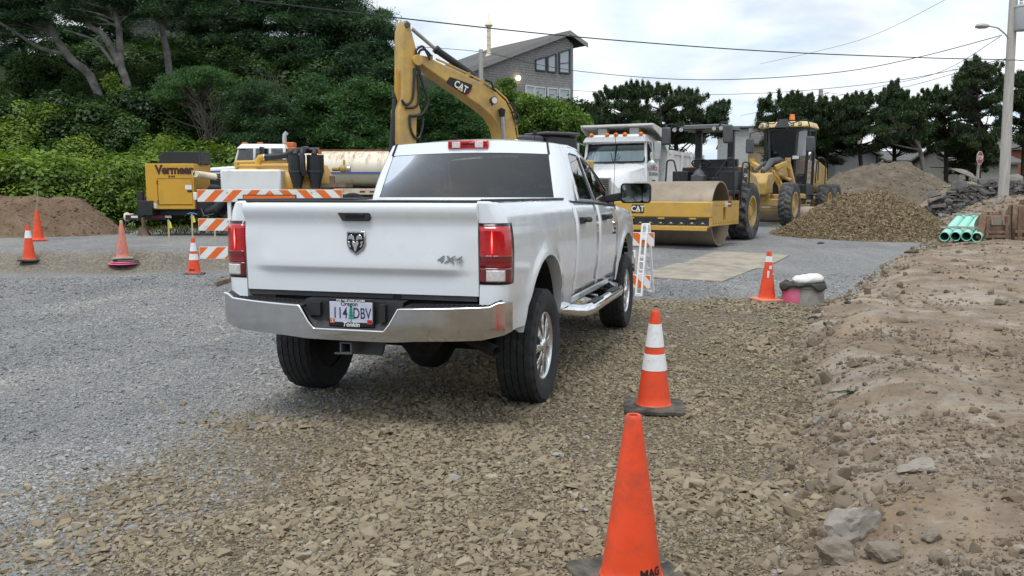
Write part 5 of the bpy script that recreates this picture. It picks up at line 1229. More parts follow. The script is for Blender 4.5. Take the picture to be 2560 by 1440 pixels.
for pts, r in (([(1048, 150), (1040, 128), (1056, 116), (1068, 134), (1075, 150)], .03), ([(1044, 160), (1048, 130), (1062, 124), (1078, 140)], .03), ([(1036, 170), (1034, 220), (1030, 250), (1016, 262), (1004, 250)], .032),
               ([(1046, 165), (1054, 200), (1066, 235), (1070, 258), (1060, 280), (1048, 288), (1024, 290)], .034), ([(1043, 160), (1046, 215), (1046, 255), (1036, 268), (1014, 270)], .03), ([(1024, 290), (1026, 320), (1036, 342), (1048, 344), (1056, 320), (1058, 296)], .03),
               ([(1214, 200), (1228, 206), (1234, 222), (1240, 228)], .03), ([(1272, 256), (1280, 262), (1288, 280), (1286, 300)], .025), ([(1278, 280), (1290, 282), (1296, 296), (1290, 310)], .025)):
    P = [EP(a, b, .06) for a, b in pts]; o_ = []
    for i in range(len(P)-1):
        a, b, c, d = P[max(i-1, 0)], P[i], P[i+1], P[min(i+2, len(P)-1)]
        for k in range(5):
            t = k/5; o_.append(.5*((2*b)+(c-a)*t+(2*a-5*b+4*c-d)*t*t+(3*b-a-3*c+d)*t**3))
    q = MB(); q.tube(o_+[P[-1]], r, 8); q.build('hydraulic_hose', 'machine_black', excavator, 45)
for dy, off in ((-2, -.06), (-3, -.14), (-3, -.40)):                             # steel lines along the boom's back
    q = MB(); q.tube([EP(a, b+dy, off) for a, b in ((1090, 150), (1109, 158), (1164, 184), (1204, 205), (1243, 229), (1266, 250), (1281, 278), (1290, 311), (1295, 345))], .022, 6); q.build('steel_line', 'cat_yellow_dusty', excavator, 40)
for px, py in ((1076, 142), (1170, 186), (1205, 204)):
    q = MB(); q.bar(EP(px, py, .0), EP(px, py, -.5), .12, .10); q.build('line_clamp', 'cat_yellow_dusty', excavator, 30)
q = MB(); q.solid([EP(*p, .004) for p in ((1125, 192), (1178, 211), (1181, 214), (1178, 224), (1167, 241), (1117, 209), (1116, 204))], EN*.006); lg = q.build('maker_panel', 'ink_black', excavator, 0)
q = MB(); q.solid([EP(*p, .012) for p in ((1173, 233), (1180, 217), (1181, 223), (1167, 241), (1162, 238))], EN*.004); q.build('maker_stripe', 'ink_red', lg, 0)
u_ = (EP(1170, 229)-EP(1134, 207)).normalized(); w_ = EN.cross(u_)
cat_plate(lg, EP(1152, 217, .012), u_, w_ if w_.z > 0 else -w_, .36, .26, plate=False)
q = MB(); q.box((0, 0, 0), (.02, .02, .02)); 
wl = EP(1230, 252, .08); q = MB(); q.cyl(wl+EN*.02, wl+EN*.12, .09, .10, 14); q.bar(wl-Vector((0, 0, .12)), wl, .03, .05); lo = q.build('work_light', 'machine_black', excavator, 40); q = MB(); q.cyl(wl+EN*.121, wl+EN*.13, .08, n=14); q.build('lens', 'clear_lens', lo, 30)
rebase(excavator)
ml = excavator.matrix_basis.copy()
bfo = Matrix.LocRotScale(excavator.location, excavator.rotation_euler, None).inverted() @ EP(1275, 420, -.25)
by = bfo.y
for s in (1, -1):                                       # tracks
    q = MB(); tp = []
    for i in range(15): a = pi/2+pi*i/14; tp.append((-1.75+.42*math.cos(a), .44+.42*math.sin(a)))
    for i in range(15): a = -pi/2+pi*i/14; tp.append((.9+.42*math.cos(a), .44+.42*math.sin(a)))
    q.prism(tp, (.3, by+s*1.15-.30, 0), (1,0,0), (0,0,1), (0, .60, 0)); trk = q.build('track', 'machine_black', excavator, 30)
    q = MB(); per_ = tp+tp[:1]
    for i in range(len(tp)):
        a, b = Vector((tp[i][0], tp[i][1])), Vector((per_[i+1][0], per_[i+1][1])); m_ = max(1, round((b-a).length/.16)); d_ = (b-a).normalized()
        for k in range(m_): c = a.lerp(b, (k+.5)/m_); n_ = Vector((-d_.y, d_.x)); q.bar((.3+c.x-d_.x*.07, by+s*1.15, c.y-d_.y*.07), (.3+c.x+d_.x*.05, by+s*1.15, c.y+d_.y*.05), .64, .05)
    tag(q.build('track_shoes', 'rust_brown', trk, 0), kind='stuff')
    for x_ in (-1.75, -.9, -.1, .9): q = MB(); q.cyl((.3+x_, by+s*1.15-.33, .44), (.3+x_, by+s*1.15+.33, .44), .30 if abs(x_-.05) > .9 else .16, n=20); q.build('track_wheel', 'machine_grey', trk, 35)
q = MB(); q.box((.0, by, .75), (1.6, 1.7, .5)); q.cyl((.0, by, .95), (.0, by, 1.12), .6, n=24); q.build('undercarriage', 'machine_black', excavator, 30)
q = MB(); q.box((.05, by-.2, 1.42), (2.5, 2.3, .55)); q.box((.75, by-.3, 1.85), (1.0, 2.0, .45)); q.build('house', 'cat_yellow_dusty', excavator, 30, .06)
# cab and rear hood seen over the pickup roof
def loc_of(p): return Matrix.LocRotScale(excavator.location, excavator.rotation_euler, None).inverted() @ Vector(p)
q = MB()
ca, cb2 = loc_of(A(1362, 330, 24.0)), loc_of(A(1440, 330, 24.6))
q.hexa([(ca.x, ca.y-.15, 1.6), (cb2.x, ca.y-.15, 1.6), (cb2.x, ca.y+1.0, 1.6), (ca.x, ca.y+1.0, 1.6), (ca.x+.05, ca.y-.10, ca.z-.06), (cb2.x, ca.y-.1, ca.z-.10), (cb2.x, ca.y+.95, ca.z-.08), (ca.x+.05, ca.y+.95, ca.z-.06)]); cab_e = q.build('cab', 'machine_black', excavator, 30, .10)
q = MB(); q.box(((ca.x+cb2.x)/2, ca.y+.42, ca.z-.03), (abs(cb2.x-ca.x)+.05, 1.15, .09)); q.build('cab_roof', 'machine_grey', cab_e, 30, .04)
ha = loc_of(A(1300, 334, 23.6)); hb = loc_of(A(1364, 334, 24.0)); q = MB(); q.box(((ha.x+hb.x)/2, ha.y+.5, ha.z-.20), (abs(hb.x-ha.x), 1.0, .34)); q.build('rear_hood', 'machine_grey', excavator, 30, .06)
hl = loc_of(A(1337, 331, 23.4)); q = MB(); q.cyl((hl.x, hl.y, hl.z-.3), hl, .012); q.box(hl, (.10, .08, .11)); q.build('stalk_light', 'machine_black', excavator, 30, .02)
bk = loc_of(EP(1020, 440, -.2)); q = MB(); q.prism([(0, .9), (.5, .75), (.85, .3), (.7, -.2), (.1, -.45), (-.1, .2)], (bk.x, bk.y-.5, max(bk.z, .75)-.2), (1,0,0), (0,0,1), (0, 1.0, 0)); q.build('bucket', 'rust_brown', excavator, 30, .03)

# ================================================================ vacuum excavator trailer (local X to the right along the trailer, tongue on the left)
TY = 21.8; tz = gh(-7.5, 21.8)
def tx_(px, Y=TY): return (px-1280)*Y/FPX
def tzz(py, Y=TY): return A(500, py, Y).z-tz
vac = thing('vacuum_trailer', 'yellow vacuum excavator trailer with black cyclones left of the pickup', 'trailer', (-7.5, TY, tz))
def lx(px, Y=TY): return A(px, 480, Y).x+7.5
x0, x1, z0, z1 = lx(365), lx(486), tzz(523), tzz(409)
q = MB(); q.box(((x0+x1)/2, .62, (z0+z1)/2), (x1-x0, 1.24, z1-z0)); pb_ = q.build('engine_box', 'vermeer_yellow', vac, 30, .015)
q = MB(); dx0, dx1, dz0, dz1 = lx(396), lx(481), tzz(511), tzz(448); q.box(((dx0+dx1)/2, -.006, (dz0+dz1)/2), (dx1-dx0, .014, dz1-dz0)); door = q.build('side_door', 'vermeer_yellow', pb_, 30, .004)
q = MB(); q.box((dx0-.012, -.004, (dz0+dz1)/2), (.012, .006, dz1-dz0)); q.box(((dx0+dx1)/2, -.004, dz1+.01), (dx1-dx0, .006, .012)); q.box(((dx0+dx1)/2, -.004, dz0-.01), (dx1-dx0, .006, .012)); tag(q.build('door_gap', 'ink_brown', pb_, 0), kind='stuff')
for zz_ in (dz0+.06, dz1-.08):
    q = MB(); q.box((dx0-.01, -.012, zz_), (.035, .02, .09)); q.build('hinge', 'rust', pb_, 0)
q = MB(); q.box((lx(472), -.017, tzz(468)), (.16, .004, .11)); q.build('sticker', 'sticker_white', door, 0); q = MB(); q.box((lx(475), -.017, tzz(478)), (.12, .006, .05)); q.build('latch', 'machine_black', door, 0)
q = MB(); q.box((lx(384), -.006, tzz(514)), (.12, .004, .12)); q.build('sticker', 'sticker_white', pb_, 0)
text('maker_lettering', 'Vermeer', .30, frame((lx(438), -.006, tzz(425)), (1,0,0), (0,0,1)), 'ink_brown', pb_, .003, .012, sx=.92, spacing=.93)
q = MB(); q.prism([(-.09, -.03), (-.06, .035), (-.03, -.03), (-.05, -.03), (-.06, -.005), (-.07, -.03)], (lx(431), -.004, tzz(440.5)), (1,0,0), (0,0,1), (0, -.003, 0))
for k in range(3): q.box((lx(431)-.005+.035*k, -.005, tzz(440.5)-.008), (.024, .004, .04))
tag(q.build('model_mark', 'ink_brown', pb_, 0), kind='stuff')
q = MB(); ax0, ax1 = lx(411, 22.4), lx(513, 22.4); at = tzz(380, 22.4); q.prism([(ax0, z1), (ax1, z1), (ax1, at-.0), (ax0+.12, at), (ax0, at-.12)], (0, .35, 0), (1,0,0), (0,0,1), (0, .75, 0)); abx = q.build('air_cleaner_box', 'machine_black', vac, 30, .01)
q = MB(); q.box((lx(489), .345, (at+z1)/2), (.015, .012, at-z1-.03)); q.build('box_seam', 'machine_grey', abx, 0)
q = MB(); pz = tzz(436); q.tube([(lx(503), -.35, pz), (lx(508), -.05, pz-.01), (lx(530), .10, pz-.05), (lx(546), .14, pz-.08)], [.075, .075, .075, .08], 14); cp_ = q.build('suction_pipe', 'cream_pipe', vac, 40, thick=-.008)
q = MB(); q.cyl((lx(503), -.352, pz), (lx(503), -.34, pz), .062, n=14); q.build('pipe_mouth', 'ink_black', cp_, 0)
q = MB(); q.tube([(lx(497), -.08, pz+.0), (lx(497), -.12, pz+.06), (lx(490), -.12, pz+.05), (lx(489), -.12, pz-.05), (lx(496), -.12, pz-.08)], .012, 6); q.build('cable_loop', 'machine_black', vac, 40); q = MB(); q.tube([(lx(512), .1, z1+.02), (lx(505), -.02, z1-.06), (lx(499), -.02, z1-.02), (lx(506), .05, z1+.08)], .012, 6); q.build('cable_loop', 'machine_black', vac, 40)
q = MB(); q.lathe([(.10, 0), (.115, .03), (.095, .06), (.115, .09), (.095, .12), (.11, .15)], (lx(548), .14, pz-.14), (0,0,1), 14); q.box((lx(540), .35, tzz(470)), (.35, .5, .45)); q.tube([(lx(520), .2, tzz(475)), (lx(530), -.02, tzz(468)), (lx(545), .1, tzz(470))], .09, 10); q.tube([(lx(560), .05, tzz(500)), (lx(540), -.05, tzz(522)), (lx(515), .1, tzz(530))], .12, 12); q.build('pump', 'machine_black', vac, 40)
wx0, wx1 = lx(551), lx(703); q = MB(); q.box(((wx0+wx1)/2, .35, tzz(455)), (wx1-wx0, .7, .62)); q.build('water_tank', 'old_white', vac, 30, .05)
q = MB(); txl, txr = lx(598, 22.7), lx(806, 22.7); rr = .66; tcz = tzz(408, 22.7)-rr
q.lathe([(0, -.16), (rr*.5, -.11), (rr*.85, -.04), (rr, .08), (rr, txr-txl-.02), (rr*.92, txr-txl+.10), (rr*.6, txr-txl+.22), (0, txr-txl+.27)], (txl, .95, tcz), (1,0,0), 40); spoil = q.build('spoil_tank', 'vermeer_yellow', vac, 35)
M['vermeer_yellow'] = M['vermeer_yellow']
q = MB(); q.tube([(lx(592, 22.4), .55, tzz(404)), (lx(720, 22.4), .55, tzz(401))], .045, 10); q.cyl((lx(592, 22.4), .55, tzz(404)), (lx(596, 22.4), .55, tzz(418)), .05, n=10); q.build('top_pipe', 'cat_yellow', vac, 40)
q = MB(); q.tube([(lx(633), .5, tzz(410)), (lx(634), .5, tzz(400)), (lx(638), .5, tzz(393)), (lx(648), .5, tzz(391))], .085, 12); q.build('elbow_pipe', 'vermeer_yellow', vac, 45)
q = MB(); hose_pts = [(lx(648), .5, tzz(391)), (lx(675), .5, tzz(389)), (lx(705), .48, tzz(386)), (lx(722), .45, tzz(379)), (lx(735), .4, tzz(374)), (lx(792), .4, tzz(374))]
q.tube(hose_pts, .075, 12); q.build('vacuum_hose', 'machine_black', vac, 45)
q = MB(); q.cyl(hose_pts[0], (lx(651), .5, tzz(391)), .085, n=12); q.build('hose_clamp', 'galvanised', vac, 40)
for cxp in (741, 787.5):
    q = MB(); cxx = lx(cxp); r_ = .21; q.lathe([(0, tzz(387)), (r_, tzz(387)), (r_, tzz(428)), (.11, tzz(465)), (.11, tzz(470)), (0, tzz(470))], (cxx, .12, 0), (0,0,1), 24); cyc = q.build('cyclone', 'machine_black', vac, 35)
    q = MB(); q.lathe([(r_+.012, tzz(429)), (r_+.012, tzz(427))], (cxx, .12, 0), (0,0,1), 24); q.build('cyclone_flange', 'machine_grey', cyc, 40)
    q = MB(); q.cyl((cxx-.05, .2, tzz(388)), (cxx-.05, .35, tzz(374)), .07, n=12); q.build('cyclone_inlet', 'machine_black', cyc, 40)
q = MB(); q.tube([(lx(761), .35, tzz(370)), (lx(760), -.02, tzz(373)), (lx(760), -.12, tzz(385)), (lx(761), -.10, tzz(425)), (lx(765), -.06, tzz(437))], .068, 12); q.build('cyclone_hose', 'machine_black', vac, 45)
q = MB(); q.cyl((lx(795), .3, tzz(384)), (lx(795), .3, tzz(373)), .05, n=10); q.build('amber_marker', 'amber_dark', vac, 40)
q = MB(); vz = tzz(421); q.cyl((lx(822), .6, vz), (lx(842), .5, vz), .055, n=12); q.lathe([(.06, 0), (.10, .03), (.10, .12), (.07, .15), (.07, .2)], (lx(842), .5, vz), (1,0,0), 14); q.cyl((lx(852), .5, vz+.1), (lx(852), .5, vz+.22), .03, n=8); q.cyl((lx(860), .5, vz), (lx(868), .5, vz), .085, n=14, mi=1); q.build('outlet_valve', ['cat_yellow_dusty', 'galvanised'], vac, 40)
q = MB(); q.box((lx(815), .7, tzz(463)), (.9, 1.0, .10)); q.box((lx(825), .3, tzz(455)), (.12, .1, .3)); q.build('tank_cradle', 'rust_brown', vac, 30)
fz = tzz(560); q = MB(); q.box((lx(600), .35, .62), (lx(860)-lx(360), .12, .22)); q.box((lx(600), 1.4, .62), (lx(860)-lx(360), .12, .22)); q.box((lx(450), .7, .82), (1.9, 1.2, .34)); q.box((lx(365), .3, .70), (.35, .8, .36)); q.build('trailer_frame', 'machine_black', vac, 30, .01)
q = MB(); q.bar((lx(285), .75, .46), (lx(412), .35, .46), .12, .14); q.bar((lx(285), .75, .46), (lx(412), 1.2, .46), .12, .14); q.box((lx(350), .30, .46), (lx(412)-lx(310), .08, .12)); tong = q.build('tongue', 'machine_black', vac, 30)
for px_, m_ in ((322, 'sticker_white'), (391, 'sign_red'), (407, 'sticker_white'), (374, 'sign_red')):
    q = MB(); q.box((lx(px_), .257, .475), (.17, .006, .055)); q.build('reflective_tape', m_, tong, 0)
q = MB(); q.box((lx(340), .27, .80), (.15, .15, .62)); q.build('jack_post', 'machine_black', vac, 30, .01)
q = MB(); q.cyl((lx(345), .25, .46), (lx(345), .25, .06), .05, n=10); q.prism([(-.16, 0), (.16, 0), (.07, .2), (-.07, .2)], (lx(345), .18, 0.), (1,0,0), (0,0,1), (0, .14, 0)); q.build('jack_leg', 'rust_brown', vac, 30)
q = MB(); q.cyl((lx(302), .70, .47), (lx(290), .72, .47), .075, n=12); q.lathe([(.10, -.05), (.12, 0), (.10, .05), (.05, .09)], (lx(283), .72, .46), (1,0,0), 14); q.build('coupler', 'cream_pipe', vac, 40)
for k in range(1):
    q = MB(); pts = [(lx(282+6*k), .7, .42), (lx(279+8*k), .62, .15+.04*k), (lx(286+5*k), .6, .06), (lx(300+8*k), .62, .2), (lx(306+9*k), .6, .38)]; q.tube(pts, .015, 6); q.build('safety_chain', 'machine_grey', vac, 40)
for px_ in (600, 690):
    for y_ in (.05, 1.6):
        q = MB(); tyre(q, .40, .24, .22, 48, 4, .01, .006); w_ = q.build('wheel', 'rubber', vac, 30); w_.location = (lx(px_), y_, .40); q = MB(); q.lathe([(.225, -.1), (.225, .08), (.16, .06), (0, .06)], (0,0,0), (0,-1,0), 20); q.build('rim', 'old_white', w_, 35)
q = MB(); q.tube([(lx(500), .05, .68), (lx(512), -.1, .50), (lx(535), -.08, .55), (lx(548), .1, .85)], .022, 6); q.build('drain_hose', 'machine_black', vac, 40)

# ================================================================ water tanker behind it (local X forward = left in the picture)
WY = 27.0; wz = gh(-6, 27); 
tank = thing('water_tanker', 'old white water tanker truck with rusty cream tank behind the trailer', 'truck', (-6.0, WY, wz), pi)
def wx(px, Y=WY): return -(A(px, 480, Y).x+6.0)
def wh(py, Y=WY): return A(600, py, Y).z-wz
# near side of the truck faces the camera: local +Y after the half turn
NY = .0
def wbox(px0, px1, py0, py1, y0, y1, mb, mi=0, Y=WY): mb.box(((wx(px0)+wx(px1))/2, (y0+y1)/2, (wh(py0)+wh(py1))/2), (abs(wx(px0)-wx(px1)), abs(y1-y0), abs(wh(py0)-wh(py1))), mi=mi)
cab = MB()
# side outline of the cab; windscreen at its left
low = wh(440); 
cab.prism([(wx(632), low), (wx(714), low), (wx(714), wh(412)), (wx(632), wh(412))], (0, 0, 0), (1,0,0), (0,0,1), (0, -2.0, 0))
for px in (638, 676, 712): cab.bar((wx(px), -.04, wh(412)), (wx(px), -.10, wh(368)), .10 if px != 676 else .07, .08)
for px in (638, 712): cab.bar((wx(px), -1.96, wh(412)), (wx(px), -1.9, wh(368)), .10, .08)
cab.hexa([(wx(590), -.12, wh(371)), (wx(715), -.06, wh(371)), (wx(715), -1.94, wh(371)), (wx(590), -1.85, wh(371)), (wx(600), -.30, wh(358)), (wx(708), -.25, wh(359)), (wx(708), -1.75, wh(359)), (wx(600), -1.7, wh(358))])
cab.bar((wx(583), -.25, wh(411)), (wx(594), -.30, wh(371)), .07, .07); cab.bar((wx(583), -1.75, wh(411)), (wx(594), -1.7, wh(371)), .07, .07)
cabo2 = cab.build('cab', 'old_white', tank, 30, .03)
q = MB(); q.grid([[(wx(635), -.05, wh(411)), (wx(635), -.11, wh(369))], [(wx(583), -.25, wh(411)), (wx(594), -.3, wh(371))], [(wx(583), -1.75, wh(411)), (wx(594), -1.7, wh(371))], [(wx(635), -1.95, wh(411)), (wx(635), -1.9, wh(369))]]); q.build('windscreen', 'truck_glass', cabo2, 0)
q = MB(); q.grid([[(wx(640), -.02, wh(412)), (wx(640), -.07, wh(370))], [(wx(673), -.02, wh(412)), (wx(673), -.07, wh(370))]]); q.grid([[(wx(680), -.02, wh(412)), (wx(680), -.07, wh(372))], [(wx(708), -.02, wh(412)), (wx(708), -.07, wh(372))]]); q.build('side_window', 'truck_glass', cabo2, 0)
q = MB(); q.box((wx(650), -1.0, 1.9), (.5, 1.5, .7)); q.build('seat', 'dark_interior', cabo2, 30)
hd_ = MB(); hd_.hexa([(wx(634), -.12, 1.0), (wx(634), -1.88, 1.0), (wx(512), -1.75, 1.0), (wx(512), -.25, 1.0), (wx(634), -.22, wh(411)), (wx(634), -1.78, wh(411)), (wx(512), -1.6, wh(418)), (wx(512), -.40, wh(418))]); hdo = hd_.build('bonnet', 'old_white', tank, 30, .07)
q = MB(); q.bar((wx(632), -.165, wh(425)), (wx(514), -.30, wh(429)), .03, .05); q.build('blue_stripe', 'blue_paint', hdo, 0)
for k in (0, 1): 
    q = MB(); q.tube([(wx(590+22*k), -.35-.5*k, wh(412)), (wx(592+22*k), -.27-.3*k, wh(400))], .012, 5); q.build('wiper', 'galvanised', cabo2, 0)
q = MB(); q.box((wx(661), .12, wh(382)), (.10, .22, .34)); q.bar((wx(655), -.05, wh(370)), (wx(661), .12, wh(368)), .02, .02); q.build('mirror', 'machine_black', tank, 30, .02)
q = MB(); q.tube([(wx(673), -2.0, wh(420)), (wx(673), -2.0, wh(335)), (wx(674), -2.0, wh(326)), (wx(680), -2.0, wh(320))], .075, 12); q.build('exhaust_stack', 'galvanised', tank, 40)
for px in (606, 645):
    q = MB(); q.box((wx(px), -.4, wh(356)), (.16, .1, .05)); q.build('roof_marker', 'amber_dark', tank, 30, .01)
q = MB(); wbox(703, 727, 353, 366, -.5, -.9, q); wbox(706, 733, 366, 378, -.45, -1.0, q); q.build('rusty_box', 'amber_dark', tank, 30, .02)
TT, TB = wh(374), wh(470); tcy, tch, tcw = (TT+TB)/2, (TT-TB)/2, 1.12
t = NT('tank_skin'); o_ = t.obj(); sx_ = t.n('ShaderNodeSeparateXYZ', {0: o_})
st = t.n('ShaderNodeMapping', {0: o_, 3: (5., 1.2, .8)}).outputs[0]
c_ = t.ramp(t.noise(o_, 1.2, 4), [(.3, (.66, .60, .47)), (.7, (.76, .72, .61))])
rz_ = t.n('ShaderNodeMath', {0: t.noise(st, 2.2, 7, .7), 1: t.n('ShaderNodeMapRange', {0: sx_.outputs[2], 1: TB, 2: TT, 3: -.14, 4: .13}).outputs[0]}, operation='ADD').outputs[0]
c_ = t.mix(t.ramp(rz_, [(.57, 0), (.72, .75)]), c_, (.42, .23, .07)); c_ = t.mix(t.ramp(rz_, [(.68, 0), (.78, .9)]), c_, (.22, .085, .03))
M['tank_skin'] = t.done(t.bsdf(Base_Color=c_, Roughness=.55))
def ell(px, k=1.): return [(wx(px), -1.12+tcw*k*math.cos(a), tcy+tch*k*math.copysign(abs(math.sin(a))**.85, math.sin(a))) for a in [2*pi*i/36 for i in range(36)]]
q = MB(); xs_ = [738, 742]+list(range(760, 1200, 40))+[1200]; q.grid([ell(738, .4), ell(740, .9)]+[ell(p, 1.) for p in xs_[1:]]+[ell(1203, .9), ell(1206, .3)], closed=True); q.ngon(ell(1206, .3)); tko = q.build('tank_shell', 'tank_skin', tank, 40)
for px in (802, 878, 952, 1028, 1104):
    q = MB(); q.grid([ell(px-1, 1.004), ell(px, 1.012), ell(px+1, 1.004)], closed=True); q.build('weld_ring', 'cream_tank', tko, 40)
q = MB(); q.bar((wx(765), .006, wh(432)), (wx(1190), .006, wh(432)), .02, .045); q.build('blue_stripe', 'blue_paint', tko, 0)
q = MB(); wbox(745, 1195, 370, 375, -.9, -1.3, q); q.build('top_walkway', 'rust', tank, 0)
q = MB(); wbox(700, 1210, 471, 486, -.10, -.25, q); wbox(640, 1210, 480, 505, -.5, -1.7, q, 1); ch_ = q.build('side_skirt', ['cream_tank', 'rust_brown'], tank, 0)
for px in (850, 905, 930, 960):
    q = MB(); q.box((wx(px), -.095, wh(479)), (.16, .01, .05)); q.build('reflector', 'sign_red', ch_, 0)
for px in (560, 880, 1000):
    for y_ in (-.2, -2.0):
        q = MB(); tyre(q, .52, .30, .28, 48, 4, .012, .006); w_ = q.build('wheel', 'rubber', tank, 30); w_.location = (wx(px), y_, .52); q = MB(); q.lathe([(.285, -.1), (.285, .1), (.2, .05), (0, .08)], (0,0,0), (0,1,0), 20); q.build('rim', 'old_white', w_, 35)

# ================================================================ dump truck (local front axle at 0)
dx_, dy_ = 2.66, 25.6
dump = thing('dump_truck', 'white dump truck facing the viewer between the pickup and the roller', 'dump truck', (dx_, dy_, gh(dx_, dy_)), heading(26))
for x in (0., -4.2, -5.5):
    for s in (1, -1):
        q = MB(); tyre(q, .52, .30, .28, 40, 4, .012, .006); w_ = q.build('wheel', 'rubber', dump, 30); w_.location = (x, s*.98, .52); q = MB(); q.lathe([(.285, -.1), (.285, .1), (.2, .05), (0, .08)], (0,0,0), (0,s,0), 20); q.build('rim', 'old_white', w_, 35)
q = MB(); q.box((-3., 0, .85), (7.2, .9, .25)); q.build('chassis', 'under_metal', dump, 30)
hdm = MB(); hs = [(.78, .50, 1.02, .72, 1.62), (.72, .56, 1.0, .74, 1.68), (-.1, .74, .95, .80, 1.88), (-.95, .92, 1.0, .96, 2.05)]
rows = []
for (x, wt, zb, wb, zt) in hs: rows.append([(x, -wb, zb), (x, -wb, lerp(zb, zt, .5)), (x, -wt, zt-.10), (x, -wt*.8, zt), (x, wt*.8, zt), (x, wt, zt-.10), (x, wb, lerp(zb, zt, .5)), (x, wb, zb)])
hdm.grid(rows); hdm.ngon(rows[0][::-1]); hood2 = hdm.build('bonnet', 'white_paint', dump, 40, .02)
for s in (1, -1):
    q = MB(); q.grid([[(.66*math.cos(a)*1.05, s*y, .55+.62*math.sin(a)) for a in [pi*i/12 for i in range(13)]] for y in (.68, 1.12)]); q.build('mudguard', 'white_paint', hood2, 40, thick=.03)
q = MB(); q.box((.80, 0, 1.28), (.06, 1.02, .68)); gr = q.build('grille', 'galvanised', dump, 30, .02)
for k in range(10):
    q = MB(); q.box((.835, 0, 1.02+.058*k), (.02, .90, .022)); q.build('grille_bar', 'machine_black', gr, 0)
q = MB(); q.box((.95, 0, .62), (.14, 2.3, .34)); q.build('front_bumper', 'galvanised', dump, 30, .02)
cm = MB(); cm.box((-1.55, 0, 1.55), (1.2, 2.0, 1.05)); cm.box((-1.55, 0, 1.05), (1.2, 1.9, .2))
for x, y in ((-.97, .96), (-.97, -.96), (-1.62, .97), (-1.62, -.97), (-2.12, .96), (-2.12, -.96)): cm.bar((x, y, 2.05), (x-.06 if x > -1 else x, y*.95, 2.72), .08 if abs(x+1.62) > .1 else .06, .07)
cm.box((-2.13, 0, 2.35), (.05, 1.9, .7)); cabd = cm.build('cab', 'white_paint', dump, 30, .03)
q = MB(); q.hexa([(-.88, -1.0, 2.68), (-.88, 1.0, 2.68), (-2.16, .98, 2.68), (-2.16, -.98, 2.68), (-1.05, -.86, 2.93), (-1.05, .86, 2.93), (-2.05, .84, 2.97), (-2.05, -.84, 2.97)]); q.build('cab_roof', 'white_paint', cabd, 30, .08)
q = MB(); q.hexa([(-.86, -1.0, 2.64), (-.86, 1.0, 2.64), (-1.0, 1.0, 2.70), (-1.0, -1.0, 2.70), (-.80, -.98, 2.70), (-.80, .98, 2.70), (-.98, .95, 2.86), (-.98, -.95, 2.86)]); q.build('sun_visor', 'galvanised', cabd, 30, .02)
q = MB(); rr_ = rrect(-.92, .92, 2.10, 2.62, .08, 5); q.solid([(-.925-.20*(z-2.1)/.5, y, z) for y, z in rr_], (-.01, 0, 0)); wsd = q.build('windscreen', 'truck_glass', cabd, 0)
q = MB(); q.tube([(-.92-.20*(z-2.1)/.5, y, z) for y, z in rr_], .022, 6, closed=True); q.bar((-.915, 0, 2.10), (-1.12, 0, 2.62), .03, .03); q.build('windscreen_seal', 'gloss_black', wsd, 0)
for s in (1, -1):
    for k in (0, 1):
        q = MB(); q.bar((-.90, s*.05, 2.10), (-.93, s*(.12+.30*k), 2.02+.10*(1-k)+.25*(1-k)), .018, .012); q.build('wiper', 'machine_black', wsd, 0)
    q = MB(); q.grid([[(-1.02, s*.985, 2.08), (-1.05, s*.94, 2.66)], [(-1.6, s*.985, 2.08), (-1.6, s*.94, 2.66)]]); q.build('side_window', 'truck_glass', cabd, 0)
    q = MB(); q.box((-1.56, s*1.004, 1.58), (.98, .012, .92)); dd = q.build('door', 'white_paint', cabd, 30, .004)
    q = MB(); q.tube([(-1.0, s*.99, 2.62), (-1.05, s*1.28, 2.72), (-1.05, s*1.30, 2.1), (-1.0, s*1.0, 2.02)], .014, 6); ma = q.build('mirror', 'galvanised', dump, 40)
    q = MB(); q.box((-1.05, s*1.28, 2.42), (.06, .20, .52)); q.build('mirror_head', 'galvanised', ma, 30, .02)
    q = MB(); q.lathe([(.0, .05), (.10, .04), (.14, 0), (.12, -.05), (0, -.08)], (-.98, s*1.12, 2.00), (1,0,0), 16); q.build('convex_mirror', 'galvanised', ma, 40)
    if s > 0:
        for body, zz_, sz, m_, b_ in (('ADVANCED', 1.90, .165, 'ink_red', .004), ('EXCAVATION', 1.74, .150, 'ink_black', .003)):
            text('door_lettering', body, sz, frame((-1.56, 1.012, zz_), (-1, 0, 0), (0, 0, 1)), m_, dd, .001, b_, sx=.92)
    if s > 0:
        q = MB(); q.box((-1.60, 1.012, 1.555), (.34, .003, .045)); q.box((-1.60, 1.012, 1.475), (.34, .003, .045)); tag(q.build('fine_print', 'machine_grey', dd, 0), kind='stuff')
for y in (-.78, -.28, 0., .28, .78):
    q = MB(); q.lathe([(.07, 0), (.065, .05), (.03, .075), (0, .08)], (-1.02, y, 2.90), (.25, 0, 1), 12); q.build('roof_marker', 'amber', cabd, 40)
for y in (-.50, .50):
    q = MB(); q.box((-1.35, y, 3.03), (.30, .30, .20)); q.build('air_horn_box', 'galvanised', cabd, 30, .02)
q = MB(); q.tube([(-2.25, -1.02, 1.2), (-2.25, -1.02, 3.1), (-2.2, -1.06, 3.25)], .07, 12); q.build('exhaust_stack', 'galvanised', dump, 40)
bx_ = MB(); bx_.box((-2.46, 0, 2.1), (.08, 2.40, 1.9)); 
for s in (1, -1): bx_.box((-4.6, s*1.19, 1.85), (4.3, .06, 1.15))
bx_.box((-4.6, 0, 1.25), (4.3, 2.36, .08)); bx_.hexa([(-2.44, -1.2, 2.98), (-2.44, 1.2, 2.98), (-1.02, 1.14, 3.16), (-1.02, -1.14, 3.16), (-2.44, -1.2, 3.03), (-2.44, 1.2, 3.03), (-1.02, 1.14, 3.22), (-1.02, -1.14, 3.22)])
body = bx_.build('dump_body', 'old_white', dump, 30, .01)
